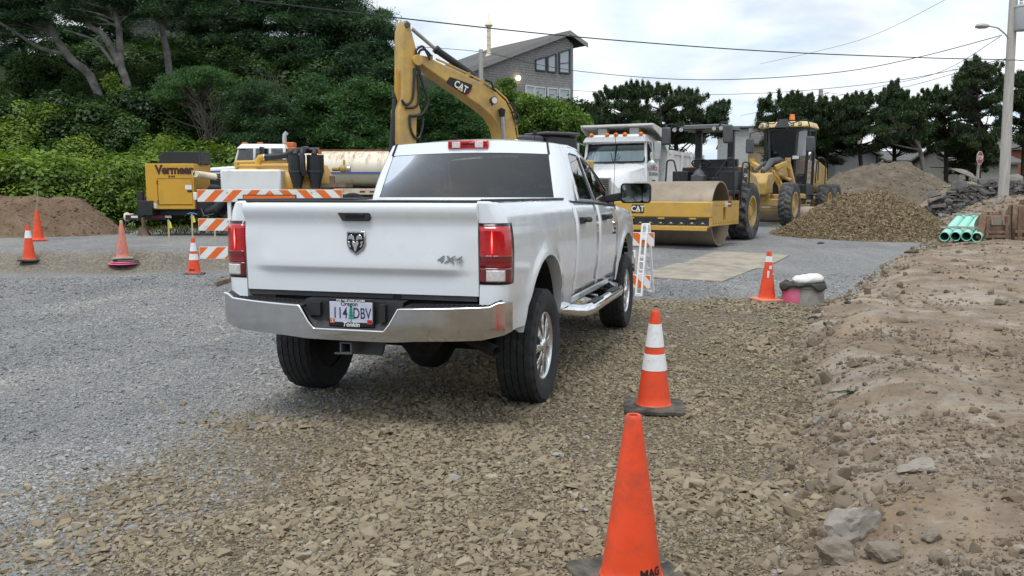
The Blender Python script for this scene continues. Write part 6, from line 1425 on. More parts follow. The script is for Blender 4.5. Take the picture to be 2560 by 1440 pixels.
for s in (1, -1):
    q = MB(); q.solid([(-2.44, s*1.20, 2.4), (-2.44, s*1.20, 3.04), (-1.02, s*1.14, 3.22), (-1.1, s*1.14, 3.08), (-2.0, s*1.18, 2.8)], (0, -s*.04, 0)); q.build('canopy_gusset', 'old_white', body, 0)
    for x in (-2.6, -3.8, -5.0, -6.2):
        q = MB(); q.box((x, s*1.26, 1.85), (.26 if x > -3 else .12, .09, 1.2)); q.build('side_rib', 'old_white', body, 0)
    q = MB(); q.box((-4.6, s*1.245, 2.44), (4.3, .06, .12)); q.box((-4.6, s*1.245, 1.32), (4.3, .06, .12)); q.build('side_rail', 'old_white', body, 0)
q = MB(); q.box((-1.5, 0, 1.5), (.9, 1.8, .9)); q.box((-1.7, .5, 2.2), (.2, .5, .6)); q.box((-1.7, -.5, 2.2), (.2, .5, .6)); q.build('seat', 'grey_interior', cabd, 30)
q = MB(); q.tube([(-.6, -.9, 1.6), (-.6, -.92, 3.3)], .006, 5); q.build('aerial', 'cable', dump, 0)
# ================================================================ heaps, pipes, buckets, poles and wires on the right
def heap_mesh(name, cx, cy, rx_, ry_, h, m, seed, n=64, flat=.35, rough=.12, sub=26):
    """mound of loose material: rows of rings with an uneven outline"""
    k = (1-np.arange(sub+1)/sub)[:, None]; a = (2*pi*np.arange(n)/n)[None, :]
    w = 1+rough*2*(fbm(3+np.cos(a)*1.6, seed+np.sin(a)*1.6, 3, seed)-.5)
    x, y = cx+rx_*k*w*np.cos(a), cy+ry_*k*w*np.sin(a); p = np.minimum(1, (1-k+0*a)/(1-flat)); zz = h*(p*p*(3-2*p)*.55+p*.45)
    zz = zz*(1+.30*(fbm(x*.9, y*.9, 3, seed+3)-.5))+.10*h*(fbm(x*3, y*3, 3, seed+5)-.5)*(p > .02)
    rows = np.stack([x, y, height(x, y)-.05+zz], -1).tolist()
    q = MB(); q.grid(rows, closed=True); return q.build(name, m, None, 60)
def soil_mat(name, stops, sc=2.2):
    t = NT(name); p = t.pos(); n1 = t.noise(p, sc, 6, .7); n2 = t.noise(p, sc*9, 5, .7)
    c = t.ramp(n1, stops); c = t.mix(t.ramp(n2, [(.36, .6), (.6, 0)]), c, t.mix(1., c, (.5, .48, .46), 'MULTIPLY'))
    M[name] = t.done(t.bsdf(Base_Color=c, Roughness=.95, Normal=t.bump(t.mix(.5, n1, n2), .9, .09), Specular_IOR_Level=.2)); return M[name]
soil_mat('mound_soil', [(.3, (.125, .10, .074)), (.5, (.185, .15, .113)), (.68, (.25, .212, .17)), (.8, (.30, .272, .235))])
soil_mat('dark_mound_soil', [(.3, (0.150, 0.100, 0.065)), (.5, (0.210, 0.147, 0.098)), (.7, (0.270, 0.194, 0.130)), (.8, (0.300, 0.225, 0.163))])
soil_mat('pale_sand', [(.3, (.22, .17, .12)), (.5, (.30, .24, .175)), (.7, (.36, .30, .225)), (.8, (.40, .34, .27))])
soil_mat('rock_pile_base', [(.3, (.10, .078, .052)), (.5, (.15, .12, .08)), (.7, (.20, .16, .11)), (.8, (.24, .195, .135))], 6)
def clad(name, heap, n, smin, smax, material, seed, tilt=.7):
    """loose stones lying on a heap's surface, part of it"""
    r = np.random.default_rng(seed); me = heap.data; me.calc_loop_triangles()
    V = np.array([v.co for v in me.vertices]); T = np.array([t.vertices for t in me.loop_triangles]); a, b, c = V[T[:, 0]], V[T[:, 1]], V[T[:, 2]]
    ar = np.linalg.norm(np.cross(b-a, c-a), axis=1); ar = ar*(0.5*(a+b+c)[:, 1]*0+1); idx = r.choice(len(T), n, p=ar/ar.sum())
    u, w = r.uniform(0, 1, n), r.uniform(0, 1, n); f = u+w > 1; u[f], w[f] = 1-u[f], 1-w[f]
    P = a[idx]+(b-a)[idx]*u[:, None]+(c-a)[idx]*w[:, None]; s = np.clip(r.lognormal(math.log((smin*smax)**.5), .4, n), smin, smax)
    o = scatter(name, P, s, material, tilt, seed, .1); o.parent = heap; return o
g1 = heap_mesh('rock_pile', 10.15, 25.0, 2.65, 2.75, 1.28, 'rock_pile_base', 4, flat=.18, rough=.10); tag(g1, 'low pile of brown crushed rock in front of the grader wheels', 'rock pile'); clad('pile_stones', g1, 26000, .04, .10, PSHARDS, 12)
g2 = heap_mesh('soil_mound', 16.3, 38.6, 5.6, 3.6, 2.3, 'mound_soil', 9, flat=.15, rough=.16); tag(g2, 'tall brown soil mound behind the crushed rock pile', 'soil mound'); clad('mound_clods', g2, 900, .04, .14, CLODS, 13)
g3 = heap_mesh('sand_mound', 18.8, 36.0, 3.2, 2.4, 1.5, 'pale_sand', 15, flat=.15, rough=.2); tag(g3, 'paler sandy mound on the right shoulder of the soil mound', 'soil mound'); clad('mound_clods', g3, 500, .04, .14, CLODS, 14)
pc = on(105, 578)
g4 = heap_mesh('soil_mound', -12.7, 22.9, 2.75, 2.0, .98, 'dark_mound_soil', 21, flat=.40, rough=.12); tag(g4, 'dark brown soil mound at the left under the bushes', 'soil mound'); 
clad('mound_clods', g4, 1200, .02, .09, DCLODS, 15)
g5 = heap_mesh('soil_slope', 15.6, 26.6, 3.6, 2.2, 1.05, 'pale_sand', 27, flat=.2, rough=.2); tag(g5, 'sandy slope behind the green pipes', 'soil mound'); clad('mound_clods', g5, 1500, .03, .15, CLODS, 16)
# broken asphalt
g6 = heap_mesh('asphalt_heap', 17.6, 31.0, 4.4, 2.4, 1.30, 'boulder_dark', 33, flat=.25, rough=.15); tag(g6, 'heap of broken dark asphalt and concrete slabs at the right', 'rubble heap')
ASH = stone_set('asphalt_bit', 12, 9, (.35, .7), 14, 'asphalt_bit', .6); clad('rubble_bits', g6, 5200, .08, .30, ASH, 18)
mat('asphalt_chunk', (.095, .09, .086), .92, var=.25, scale=5, bump=.5, bscale=30, dirt=(.16, .145, .13), dirt_amt=.35)
mat('concrete_chunk', (.22, .20, .175), .92, var=.2, scale=5, bump=.4, bscale=30, dirt=(.17, .15, .13), dirt_amt=.4)
chunk = []
for k in range(7):
    r = random.Random(k+50); nn = r.randint(5, 8); po = [(math.cos(2*pi*i/nn+r.uniform(-.25, .25))*r.uniform(.32, .55), math.sin(2*pi*i/nn)*r.uniform(.25, .5)) for i in range(nn)]
    q = MB(); q.prism(po, (0, 0, -.09), (1,0,0), (0,1,0), (r.uniform(-.05, .05), 0, .2)); o_ = q.build('broken_slab', 'asphalt_chunk' if k < 5 else 'concrete_chunk', g6, 0); chunk.append(o_)
V6 = [v.co.copy() for v in g6.data.vertices if v.co.y < 32.2]
rr6 = random.Random(5)
for k in range(280):
    o_ = chunk[k] if k < 7 else chunk[rr6.choice((0, 1, 2, 3, 4, 0, 1, 2, 3, 4, 5, 6))].copy()
    if k >= 7: COL.objects.link(o_); o_.parent = g6
    p = rr6.choice(V6); s = rr6.choice((.2, .28, .36, .45, .6, .8)); o_.location = p+Vector((rr6.uniform(-.1, .1), rr6.uniform(-.1, .1), .06)); o_.scale = (s, s, s*rr6.uniform(.6, 1.)); o_.rotation_euler = (rr6.uniform(-.6, .6), rr6.uniform(-.5, .5), rr6.uniform(0, 6.3))
def slab_thing(px, py, Y, size, rot, m, label):
    o = boulder('concrete_slab', px, 560, (size[0]*.85, size[1]*.85, size[2]*.9), label, m, int(px), sub=4); o.location = A(px, py, Y); o.rotation_euler = rot; tag(o, label, 'slab', 'large broken slabs'); return o
slab_thing(2410, 432, 33.0, (1.6, .7, .22), (.35, .42, -.2), 'concrete_chunk', 'long pale slab tilted on the crest left of the stop sign post')
slab_thing(2395, 462, 31.2, (.8, .7, .16), (.8, -.75, .3), 'asphalt_chunk', 'dark slab standing on edge in the asphalt heap')
slab_thing(2535, 443, 29.6, (1.0, .9, .14), (.45, -.2, .2), 'concrete_chunk', 'smooth grey slab lying on top of the asphalt heap')
slab_thing(2500, 506, 26.3, (1.1, .6, .25), (.75, -.28, .15), 'concrete_chunk', 'big pale concrete slab above the rusty bucket')
slab_thing(2330, 488, 31.0, (1.2, .8, .16), (.2, -.3, .5), 'asphalt_chunk', 'flat dark slab at the left foot of the asphalt heap')
# bundle of green pipes on the soil
pn = A(2402, 586, 21.5); pbz = gh(pn.x, pn.y)
pipes = thing('pipe_bundle', 'bundle of pale green plastic pipes with wooden braces', 'pipe bundle', (pn.x, pn.y, pbz))
dirp = (A(2440, 538, 23.9)-A(2402, 586, 21.5)); rp_ = .115
side = Vector((dirp.y, -dirp.x, 0)).normalized()
for k in range(4):
    for lay in (0,):
        o0 = side*((k-1.5)*rp_*2.06)+Vector((0, 0, rp_+.03)); jit = dirp.normalized()*(.05*((k*7) % 3-1))
        q = MB(); a, b = o0+jit, o0+jit+dirp; q.tube([a, b], rp_, 20, caps=False); q.tube([a+dirp*.002, b], rp_-.014, 20, 1, False); q.ring([q.v[i] for i in range(20)], [q.v[40+i] for i in range(20)]); q.build('pipe', ['pvc_green', 'pvc_green_deep'], pipes, 40)
for f in (.16, .86):
    c = dirp*f+Vector((0, 0, rp_*2+.06)); q = MB(); q.bar(c-side*.52, c+side*.52, .09, .05); q.build('brace', 'wood_weathered', pipes, 0)
    c = dirp*f+Vector((0, 0, .0)); q = MB(); q.bar(c-side*.52, c+side*.52, .09, .05); q.build('brace', 'wood_weathered', pipes, 0)
q = MB(); c = A(2447, 597, 21.3); q.bar((0, 0, 0), A(2462, 530, 21.7)-c, .16, .05, 0, (0, 1, 0)); o_ = q.build('wooden_plank', 'wood_brown', None, 0, .004); o_.location = c; tag(o_, 'brown plank leaning between the pipes and the rusty bucket', 'plank')
# rusty digging buckets
def bucket(px0, px1, pyt, pyb, Y, label, seed):
    a, b = A(px0, pyb, Y), A(px1, pyb, Y); z0 = gh((a.x+b.x)/2, Y); w = b.x-a.x; h = A(px0, pyt, Y).z-z0
    t = thing('digging_bucket', label, 'excavator bucket', ((a.x+b.x)/2, Y, z0), .06*seed, 'rusty digging buckets')
    n = 14; sidep = [(0.05, .0)]+[(.05+.30*math.sin(pi*i/n*.9)*.95, h*(.02+.98*(i/n))) for i in range(n+1)]+[(.12, h)]
    back = MB(); back.grid([[(-w/2, y, z) for y, z in sidep], [w and (w/2, y, z) for y, z in sidep]]); back.grid([[(-w/2, -.0, .02), (-w/2, .02, h)], [(w/2, .0, .02), (w/2, .02, h)]])
    back.build('shell', 'rust_brown', t, 40, thick=.03)
    for s in (-1, 1):
        q = MB(); q.prism(sidep, (s*w/2-.02, 0, 0), (0,1,0), (0,0,1), (.04, 0, 0)); q.build('side_plate', 'rust_brown', t, 30)
        q = MB(); q.prism([(-.1, h*.6), (.3, h*.6), (.22, h*1.12), (.02, h*1.15)], (s*w*.22-.02, 0, 0), (0,1,0), (0,0,1), (.045, 0, 0)); q.build('ear', 'rust_brown', t, 30)
        q = MB(); q.box((s*w*.36, -.03, h*.5), (w*.10, .05, h*.92)); q.build('wear_strip', 'wood_brown', t, 30)
    q = MB(); q.cyl((-w*.24, .1, h*1.0), (w*.24, .1, h*1.0), .05, n=12); q.build('pin', 'rust', t, 30)
    for z_ in (.12, .30): q = MB(); q.box((0, -.025, h*z_), (w*.92, .04, .07)); q.build('cross_plate', 'rust_brown', t, 30)
    q = MB(); q.box((0, -.03, h*.74), (w*.46, .03, h*.30)); q.build('hinge_plate', 'concrete_chunk', t, 30)
bucket(2454, 2522, 538, 598, 21.6, 'rusty digging bucket standing between the plank and a larger bucket', 1)
bucket(2526, 2640, 512, 598, 21.9, 'larger rusty bucket cut off by the right edge', 2)

# stop sign
sp = A(2447, 395, 42.0); sz = gh(sp.x, sp.y)
stop = thing('stop_sign', 'red octagonal stop sign on a wooden post behind the rubble', 'stop sign', (sp.x, sp.y, sz), R(36))
oc = [(.33*math.cos(R(22.5+45*i)), .33*math.sin(R(22.5+45*i))) for i in range(8)]
q = MB(); q.prism(oc, (0, -.06, sp.z-sz), (1,0,0), (0,0,1), (0, .01, 0)); face = q.build('sign_border', 'sticker_white', stop, 0)
q = MB(); q.prism([(a*.93, b*.93) for a, b in oc], (0, -.062, sp.z-sz), (1,0,0), (0,0,1), (0, .004, 0)); q.build('sign_face', 'sign_red', face, 0)
text('sign_lettering', 'STOP', .27, frame((0, -.066, sp.z-sz), (1,0,0), (0,0,1)), 'sticker_white', face, .001, .003, sx=.8)
q = MB(); q.box((0, 0, (sp.z-sz+.2)/2), (.09, .09, sp.z-sz+.2)); q.build('post', 'wood_weathered', stop, 0)

# utility pole with lamp and transformer
t = NT('pole_wood'); o_ = t.obj(); st = t.n('ShaderNodeMapping', {0: o_, 3: (9., 9., .6)}).outputs[0]; spk = t.noise(t.n('ShaderNodeMapping', {0: o_, 3: (5., 5., 1.6)}).outputs[0], 2.4, 6, .7)
c_ = t.ramp(t.noise(st, 3, 5, .6), [(.3, (.34, .32, .295)), (.7, (.52, .50, .47))]); c_ = t.mix(t.ramp(spk, [(.66, 0), (.72, .9)]), c_, (.10, .08, .065))
M['pole_wood'] = t.done(t.bsdf(Base_Color=c_, Roughness=.9, Normal=t.bump(t.noise(st, 6, 4), .4, .01)))
pp_ = A(2511, 440, 28.6); pz0 = gh(pp_.x, pp_.y)
pole = thing('utility_pole', 'tall pale wooden utility pole with street lamp at right edge', 'utility pole', (pp_.x, pp_.y, pz0))
ptop = A(2537, -60, 28.6)-Vector((pp_.x, pp_.y, pz0))
q = MB(); q.tube([(0, 0, -.3), (0, 0, 2), ptop*.5+Vector((0, 0, 0)), ptop], [.165, .16, .145, .12], 16); q.build('shaft', 'pole_wood', pole, 40)
def pl_(px, py, Y=28.6): return A(px, py, Y)-Vector((pp_.x, pp_.y, pz0))
q = MB(); q.tube([pl_(2521, 96, 28.4), pl_(2512, 84, 28.3), pl_(2495, 70, 28.2), pl_(2472, 65, 28.1)], .022, 8); arm = q.build('lamp_arm', 'galvanised', pole, 40)
q = MB(); q.lathe([(0, 0), (.03, .02), (.13, .12), (.16, .30), (.13, .42), (.05, .46), (0, .46)], pl_(2476, 66, 28.1), (-1, 0, .06), 14); lh = q.build('lamp_head', 'galvanised', arm, 40)
c_ = pl_(2476, 66, 28.1); lh.data.transform(Matrix.Translation(c_) @ Matrix.Diagonal((1, 1, .5, 1)) @ Matrix.Translation(-c_))
tc = pl_(2557, 44, 28.4); q = MB(); q.lathe([(0, -.42), (.22, -.40), (.24, -.36), (.24, .30), (.26, .32), (.25, .36), (.10, .42), (0, .43)], tc, (0,0,1), 20); trf = q.build('transformer', 'transformer_grey', pole, 40)
for dx in (-.08, .06): q = MB(); q.lathe([(.035, 0), (.05, .04), (.03, .08), (.05, .12), (.03, .16), (.02, .26)], tc+Vector((dx, 0, .42)), (0,0,1), 10); q.build('bushing', 'galvanised', trf, 40)
q = MB(); q.bar(pl_(2533, 44), pl_(2546, 44), .10, .5); q.bar(pl_(2524, 148), pl_(2510, 148), .05, .05); q.build('bracket', 'galvanised', pole, 0)
def small_pole(px, pyt, pyb, Y, r, label):
    a = A(px, pyb, Y); z0 = gh(a.x, a.y); h = A(px, pyt, Y).z-z0; t = thing('utility_pole', label, 'utility pole', (a.x, a.y, z0)); q = MB(); q.tube([(0, 0, -.3), (0, 0, h)], [r*1.15, r], 12); q.build('shaft', 'pole_wood', t, 40); return t, h
p2, h2 = small_pole(1203, 124, 330, 45., .11, 'weathered wooden pole rising in front of the shingled house')
p3, h3 = small_pole(2045, 224, 420, 54., .13, 'distant wooden pole rising above the trees on the right')
q = MB(); q.bar((-.25, 0, h3-.35), (.5, 0, h3-.2), .05, .05); q.build('cross_arm', 'galvanised', p3, 0)
# wires: each one hangs through its own points
def wire(pts, r, label):
    P = [A(a, b, c) for a, b, c in pts]; o_ = []
    for i in range(len(P)-1):
        a, b, c, d = P[max(i-1, 0)], P[i], P[i+1], P[min(i+2, len(P)-1)]
        for k in range(8): t = k/8; o_.append(.5*((2*b)+(c-a)*t+(2*a-5*b+4*c-d)*t*t+(3*b-a-3*c+d)*t**3))
    q = MB(); q.tube(o_+[P[-1]], r, 6); return tag(q.build('overhead_wire', 'cable', None, 40), label, 'wire', 'overhead wires')
wire([(520, -12, 18.5), (980, 43, 21), (1440, 92, 23.5), (1900, 127, 26), (2300, 144, 27.6), (2515, 149, 28.5)], .015, 'thickest overhead wire crossing the whole sky from upper left')
wire([(1060, 118, 46), (1203, 130, 45), (1330, 158, 42), (1440, 177, 39), (1650, 196, 35), (1850, 198, 32), (2100, 180, 30.2), (2300, 142, 29.2), (2505, 88, 28.5)], .013, 'wire from the weathered pole sagging up to the street lamp arm')
wire([(1430, 226, 56), (1600, 234, 50), (1800, 236, 44), (2000, 227, 38), (2250, 200, 33), (2510, 148, 28.5)], .011, 'lower wire sagging over the pines to the right pole')
wire([(1850, 290, 70), (1960, 266, 60), (2080, 243, 52), (2200, 216, 44), (2350, 180, 35), (2500, 92, 28.5)], .011, 'wire dropping from the lamp arm towards the trees')
wire([(2048, 228, 54), (2140, 238, 48), (2260, 218, 41), (2400, 180, 33), (2515, 150, 28.5)], .011, 'wire from the distant pole up to the right pole')
wire([(1900, 160, 60), (2150, 100, 48), (2400, -20, 32)], .009, 'thin faint wire high at the upper right')
wire([(2520, 150, 28.5), (2560, 152, 26), (2640, 170, 22)], .013, 'short wire leaving the right pole at the edge')
# ================================================================ houses
def shingle_mat(name, c0, c1, row=.16, width=.14, dark=.45):
    t = NT(name); o = t.obj(); b = t.n('ShaderNodeTexBrick', {'Vector': o, 'Color1': c4(c0), 'Color2': c4(c1), 'Mortar': c4(tuple(x*dark for x in c0)), 'Scale': 1., 'Mortar Size': .012, 'Brick Width': width, 'Row Height': row, 'Bias': 0.}, offset=.5)
    c = t.mix(t.ramp(t.noise(o, 1.2, 6, .7), [(.3, 0), (.7, .55)]), b.outputs[0], tuple(x*.7 for x in c1))
    M[name] = t.done(t.bsdf(Base_Color=c, Roughness=.9, Normal=t.bump(b.outputs['Fac'], .6, .02))); return M[name]
shingle_mat('cedar_shingle', (0.275, 0.269, 0.266), (0.384, 0.374, 0.369)); shingle_mat('roof_shingle', (0.096, 0.092, 0.090), (0.147, 0.141, 0.134), .2, .3); shingle_mat('lap_siding', (0.179, 0.179, 0.186), (0.211, 0.211, 0.218), .20, 6., .4)
shingle_mat('brown_roof', (.24, .14, .09), (.30, .18, .12), .3, .4); shingle_mat('grey_roof', (.10, .098, .096), (.14, .135, .13), .3, .4); shingle_mat('white_brick', (.55, .55, .53), (.65, .65, .63), .1, .25)
mat('trim_grey', (.27, .265, .26), .8, var=.1); mat('trim_white', (.62, .62, .60), .7, var=.05); mat('tan_wall', (.42, .33, .22), .85, var=.06); mat('house_white', (.15, .15, .15), .8, var=.05); mat('brick_red', (.25, .09, .06), .9, var=.2)
t = NT('window_pane'); M['window_pane'] = t.done(t.bsdf(Base_Color=(.34, .40, .45), Roughness=.06, Specular_IOR_Level=1.))  # pale blue base colour carries the bright sky seen through the panes
# shingled house on the hill: gable wall traced on its own plane
ND = Vector((.6, -.8, 0)); UD = Vector((.8, .6, 0)); RD = Vector((-.6, .8, 0)); HO = A(1415, 88, 62.0)
def HP(px, py, off=0.): return PL(px, py, HO+ND*off, ND)
hb = HP(1300, 300); hz = gh(hb.x, hb.y)-1.0
house = thing('shingled_house', 'grey shingled house with slanted gable windows up on the hill', 'house', (hb.x, hb.y, hz), math.atan2(UD.y, UD.x))
pk, rt, lt = HP(1414, 92), HP(1431, 110), HP(1120, 196)
def down(p): return Vector((p.x, p.y, hz))
q = MB(); q.solid([down(lt), down(rt), rt, pk, lt], RD*8.5); rebase_objs = [q]; wall = q.build('wall', 'cedar_shingle', house, 0)
zz = Vector((0, 0, .28))
q = MB(); n0 = ND*.45
L0, P0, R0_ = HP(1098, 203), HP(1415, 84.5), HP(1459, 116)
q.solid([L0+n0, P0+n0, P0+n0+zz*.6, L0+n0+zz*.6], RD*9.6); q.solid([P0+n0+Vector((0, 0, .005)), R0_+n0, R0_+n0+zz*.6, P0+n0+zz*.6+Vector((0, 0, .005))], RD*9.6); roof = q.build('roof', 'roof_shingle', house, 0)
q = MB(); q.solid([L0+n0*1.08-zz*.5, P0+n0*1.08-zz*.5, P0+n0*1.08+zz*.55, L0+n0*1.08+zz*.55], RD*.06); q.solid([P0+n0*1.08-zz*.5, R0_+n0*1.08-zz*.5, R0_+n0*1.08+zz*.55, P0+n0*1.08+zz*.55], RD*.06); q.build('fascia_board', 'trim_grey', roof, 0)
q = MB(); q.solid([HP(1428, 112, .03), HP(1433, 112, .03), HP(1433, 300, .03), HP(1428, 300, .03)], RD*.1); q.build('corner_board', 'trim_grey', house, 0)
for pts in ([(1340, 150), (1365, 142.5), (1365, 178), (1340, 175)], [(1370, 142.5), (1390, 134.6), (1390, 181), (1370, 179)], [(1399, 132), (1424, 123.5), (1424, 183.4), (1399, 181.6)], [(1315, 214), (1335, 216), (1335, 250), (1315, 250)], [(1337, 217), (1363, 219), (1363, 252), (1337, 250)], [(1370, 220), (1394, 222), (1394, 256), (1370, 254)], [(1399, 222), (1424, 224), (1424, 262), (1399, 260)]):
    q = MB(); q.solid([HP(*p, .04) for p in pts], RD*.03); w_ = q.build('window', 'window_pane', house, 0)
    q = MB(); P_ = [HP(*p, .06) for p in pts]
    for i in range(4): q.bar(P_[i-1], P_[i], .10, .09)
    if pts[0][0] == 1399: q.bar(HP(pts[0][0], lerp(pts[0][1], pts[3][1], .55), .05), HP(pts[1][0], lerp(pts[1][1], pts[2][1], .55), .05), .05, .05)
    q.build('frame', 'trim_white' if pts[0][1] > 200 else 'gloss_black', w_, 0)
fl = PL(1222, 132, HO+RD*3.5, ND); q = MB(); ft = PL(1222, 68, HO+RD*3.5, ND); q.cyl(fl-Vector((0, 0, .6)), ft, .13, n=12); q.cyl(fl+Vector((0, 0, .0)), fl-Vector((0, 0, .45)), .16, .32, n=12)
q.lathe([(.16, 0), (.20, .05), (.30, .12), (.12, .35), (.03, .45), (.015, .9)], ft, (0,0,1), 12); 
for f in (.3, .6, .85): q.cyl(fl.lerp(ft, f), fl.lerp(ft, f)+Vector((0, 0, .06)), .15, n=12)
q.build('chimney_flue', 'cream_pipe', roof, 40)
q = MB(); q.lathe([(0, -.16), (.12, -.12), (.17, 0), (.12, .12), (0, .16)], HP(1296, 195, .16), (0,0,1), 12); lampo = q.build('wall_lamp', 'lamp_glow', house, 40)
rebase(house)
# the wall texture runs in the wall's own frame: brick rows lie in x and z
for m_ in ('cedar_shingle', 'lap_siding', 'white_brick', 'roof_shingle', 'brown_roof', 'grey_roof'):
    nt = M[m_].node_tree; tcn = [n for n in nt.nodes if n.type == 'TEX_COORD'][0]; br = [n for n in nt.nodes if n.type == 'TEX_BRICK'][0]
    mp = nt.nodes.new('ShaderNodeMapping'); mp.inputs[2].default_value = (-pi/2, 0, 0)
    nt.links.new(tcn.outputs['Object'], mp.inputs[0]); nt.links.new(mp.outputs[0], br.inputs['Vector'])
# deck railing by the house
dk = A(1470, 268, 60.); dk0 = Vector((dk.x, dk.y, gh(dk.x, dk.y)))
deck = thing('deck_railing', 'wooden deck railing right of the shingled house', 'railing', dk0)
for k in range(14):
    x = -1.6+.26*k; q = MB(); q.box((x, 0, dk.z-dk0.z-.6), (.06, .06, 1.3)); q.build('baluster', 'wood_weathered', deck, 0)
q = MB(); q.box((0.1, 0, dk.z-dk0.z+.08), (3.7, .10, .07)); q.build('top_rail', 'wood_weathered', deck, 0); q = MB(); q.box((.1, .6, dk.z-dk0.z-1.3), (3.7, 1.2, .12)); q.build('deck_floor', 'wood_weathered', deck, 0)
# grey house among the trees, upper left
def simple_house(name, label, px0, px1, pye, Y, depth, rise, wall_m, roof_m, wins=(), over=.4, ridge='x', pyb=None, side=0):
    a, b = A(px0, pye, Y), A(px1, pye, Y); cx = (a.x+b.x)/2; z0 = gh(cx, Y+1)-.8; w = b.x-a.x; h = a.z-z0
    t = thing(name, label, 'house', (cx, Y, z0))
    q = MB()
    if ridge == 'x': q.box((0, depth/2, h/2), (w, depth, h)); q.prism([(0, h), (depth, h), (depth/2, h+rise)], (-w/2, 0, 0), (0,1,0), (0,0,1), (w, 0, 0))
    else: q.box((0, depth/2, h/2), (w, depth, h)); q.prism([(-w/2, h), (w/2, h), (side*w/2, h+rise)], (0, 0, 0), (1,0,0), (0,0,1), (0, depth, 0))
    q.build('wall', wall_m, t, 0)
    q = MB()
    if ridge == 'x':
        for y0, y1 in ((-over, depth/2), (depth+over, depth/2)): q.hexa([(-w/2-over, y0, h-over*rise/(depth/2)), (w/2+over, y0, h-over*rise/(depth/2)), (w/2+over, y1, h+rise), (-w/2-over, y1, h+rise), (-w/2-over, y0, h-over*rise/(depth/2)+.15), (w/2+over, y0, h-over*rise/(depth/2)+.15), (w/2+over, y1, h+rise+.15), (-w/2-over, y1, h+rise+.15)])
    else:
        for x0, x1 in ((-w/2-over, side*w/2), (w/2+over, side*w/2)): q.solid([(x0, -over, h-.1), (x1, -over, h+rise), (x1, -over, h+rise+.15), (x0, -over, h+.05)], (0, depth+2*over, 0))
    q.build('roof', roof_m, t, 0)
    for (p0, p1, q0, q1) in wins:
        c0, c1 = A(p0, q0, Y), A(p1, q1, Y); q = MB(); q.box(((c0.x+c1.x)/2-cx, -.02, (c0.z+c1.z)/2-z0), (c1.x-c0.x, .06, c0.z-c1.z)); wi = q.build('window', 'window_pane', t, 0)
        q = MB(); 
        for sx in (c0.x-cx, c1.x-cx): q.box((sx, -.05, (c0.z+c1.z)/2-z0), (.10, .08, c0.z-c1.z+.1))
        for sz in (c0.z-z0, c1.z-z0): q.box(((c0.x+c1.x)/2-cx, -.05, sz), (c1.x-c0.x+.1, .08, .10))
        q.build('frame', 'trim_white', wi, 0)
    return t
simple_house('grey_house', 'grey lap-sided house half hidden by the spruce trunks', 300, 470, 22, 52.0, 7., 2.2, 'lap_siding', 'roof_shingle', ((376, 392, 92, 112), (432, 444, 104, 150)))
simple_house('grey_house', 'small grey annex lower right of the house behind the spruces', 420, 600, 100, 53.0, 5., 1.4, 'lap_siding', 'roof_shingle', ((455, 470, 120, 150),))
rl = A(590, 165, 49.5); rz = gh(rl.x, rl.y); rail2 = thing('deck_railing', 'weathered deck railing below the grey annex', 'railing', (rl.x, rl.y, rz))
for k in range(12): q = MB(); q.box((-1.5+.28*k, 0, (rl.z-rz)/2), (.07, .06, rl.z-rz)); q.build('baluster', 'wood_weathered', rail2, 0)
q = MB(); q.box((0, 0, rl.z-rz), (3.6, .09, .08)); q.build('top_rail', 'wood_weathered', rail2, 0)
# houses beyond the pines
simple_house('far_house', 'distant house with white brick chimney gable and dark roof', 1836, 1872, 320, 75., 6., .2, 'white_brick', 'grey_roof')
simple_house('far_house', 'distant tan house with sloping dark roof between roller and grader', 1850, 1925, 358, 78., 7., 1.6, 'tan_wall', 'roof_shingle')
simple_house('far_house', 'low house with brown roof seen behind the pine branches', 2060, 2150, 366, 72., 7., .9, 'house_white', 'brown_roof')
simple_house('far_house', 'white walled house with grey gable behind the soil mound', 2090, 2190, 388, 66., 6., .7, 'house_white', 'grey_roof', ridge='y')
simple_house('far_house', 'long low grey-roofed house behind the stop sign', 2400, 2545, 408, 62., 8., 1.1, 'wood_weathered', 'grey_roof')
simple_house('far_house', 'house with red brick chimney behind the utility pole', 2470, 2560, 372, 80., 8., 1.2, 'brick_red', 'grey_roof')
simple_house('far_house', 'grey roofed house between the pine trunks', 2225, 2330, 402, 70., 7., .8, 'house_white', 'grey_roof')
def far_car(px, py, Y, label, m, rz):
    p = A(px, py, Y); z = gh(p.x, Y); t = thing('parked_car', label, 'car', (p.x, Y, z), rz)
    q = MB(); q.prism([(-2.2, .35), (2.2, .35), (2.25, .75), (1.4, .95), (.9, 1.5), (-1.2, 1.55), (-2.1, 1.0)], (0, -.85, 0), (1,0,0), (0,0,1), (0, 1.7, 0)); q.build('body', m, t, 30, .08)
    q = MB(); q.prism([(-1.9, 1.0), (1.25, .97), (.85, 1.42), (-1.15, 1.47)], (0, -.87, 0), (1,0,0), (0,0,1), (0, 1.74, 0)); q.build('windows', 'window_pane', t, 0)
    for x in (-1.35, 1.4):
        for y in (-.8, .8): q = MB(); q.cyl((x, y-.1, .33), (x, y+.1, .33), .33, n=16); q.build('wheel', 'rubber', t, 30)
mat('dark_teal', (.02, .05, .06), .3, var=.1)
far_car(2085, 410, 56., 'dark car parked behind the grader under the pines', 'dark_teal', .2)
tb = A(2058, 435, 48.); tb.z = gh(tb.x, tb.y); fcone = traffic_cone(tb, 'orange and white cone far behind the grader', ((.40, .62),))
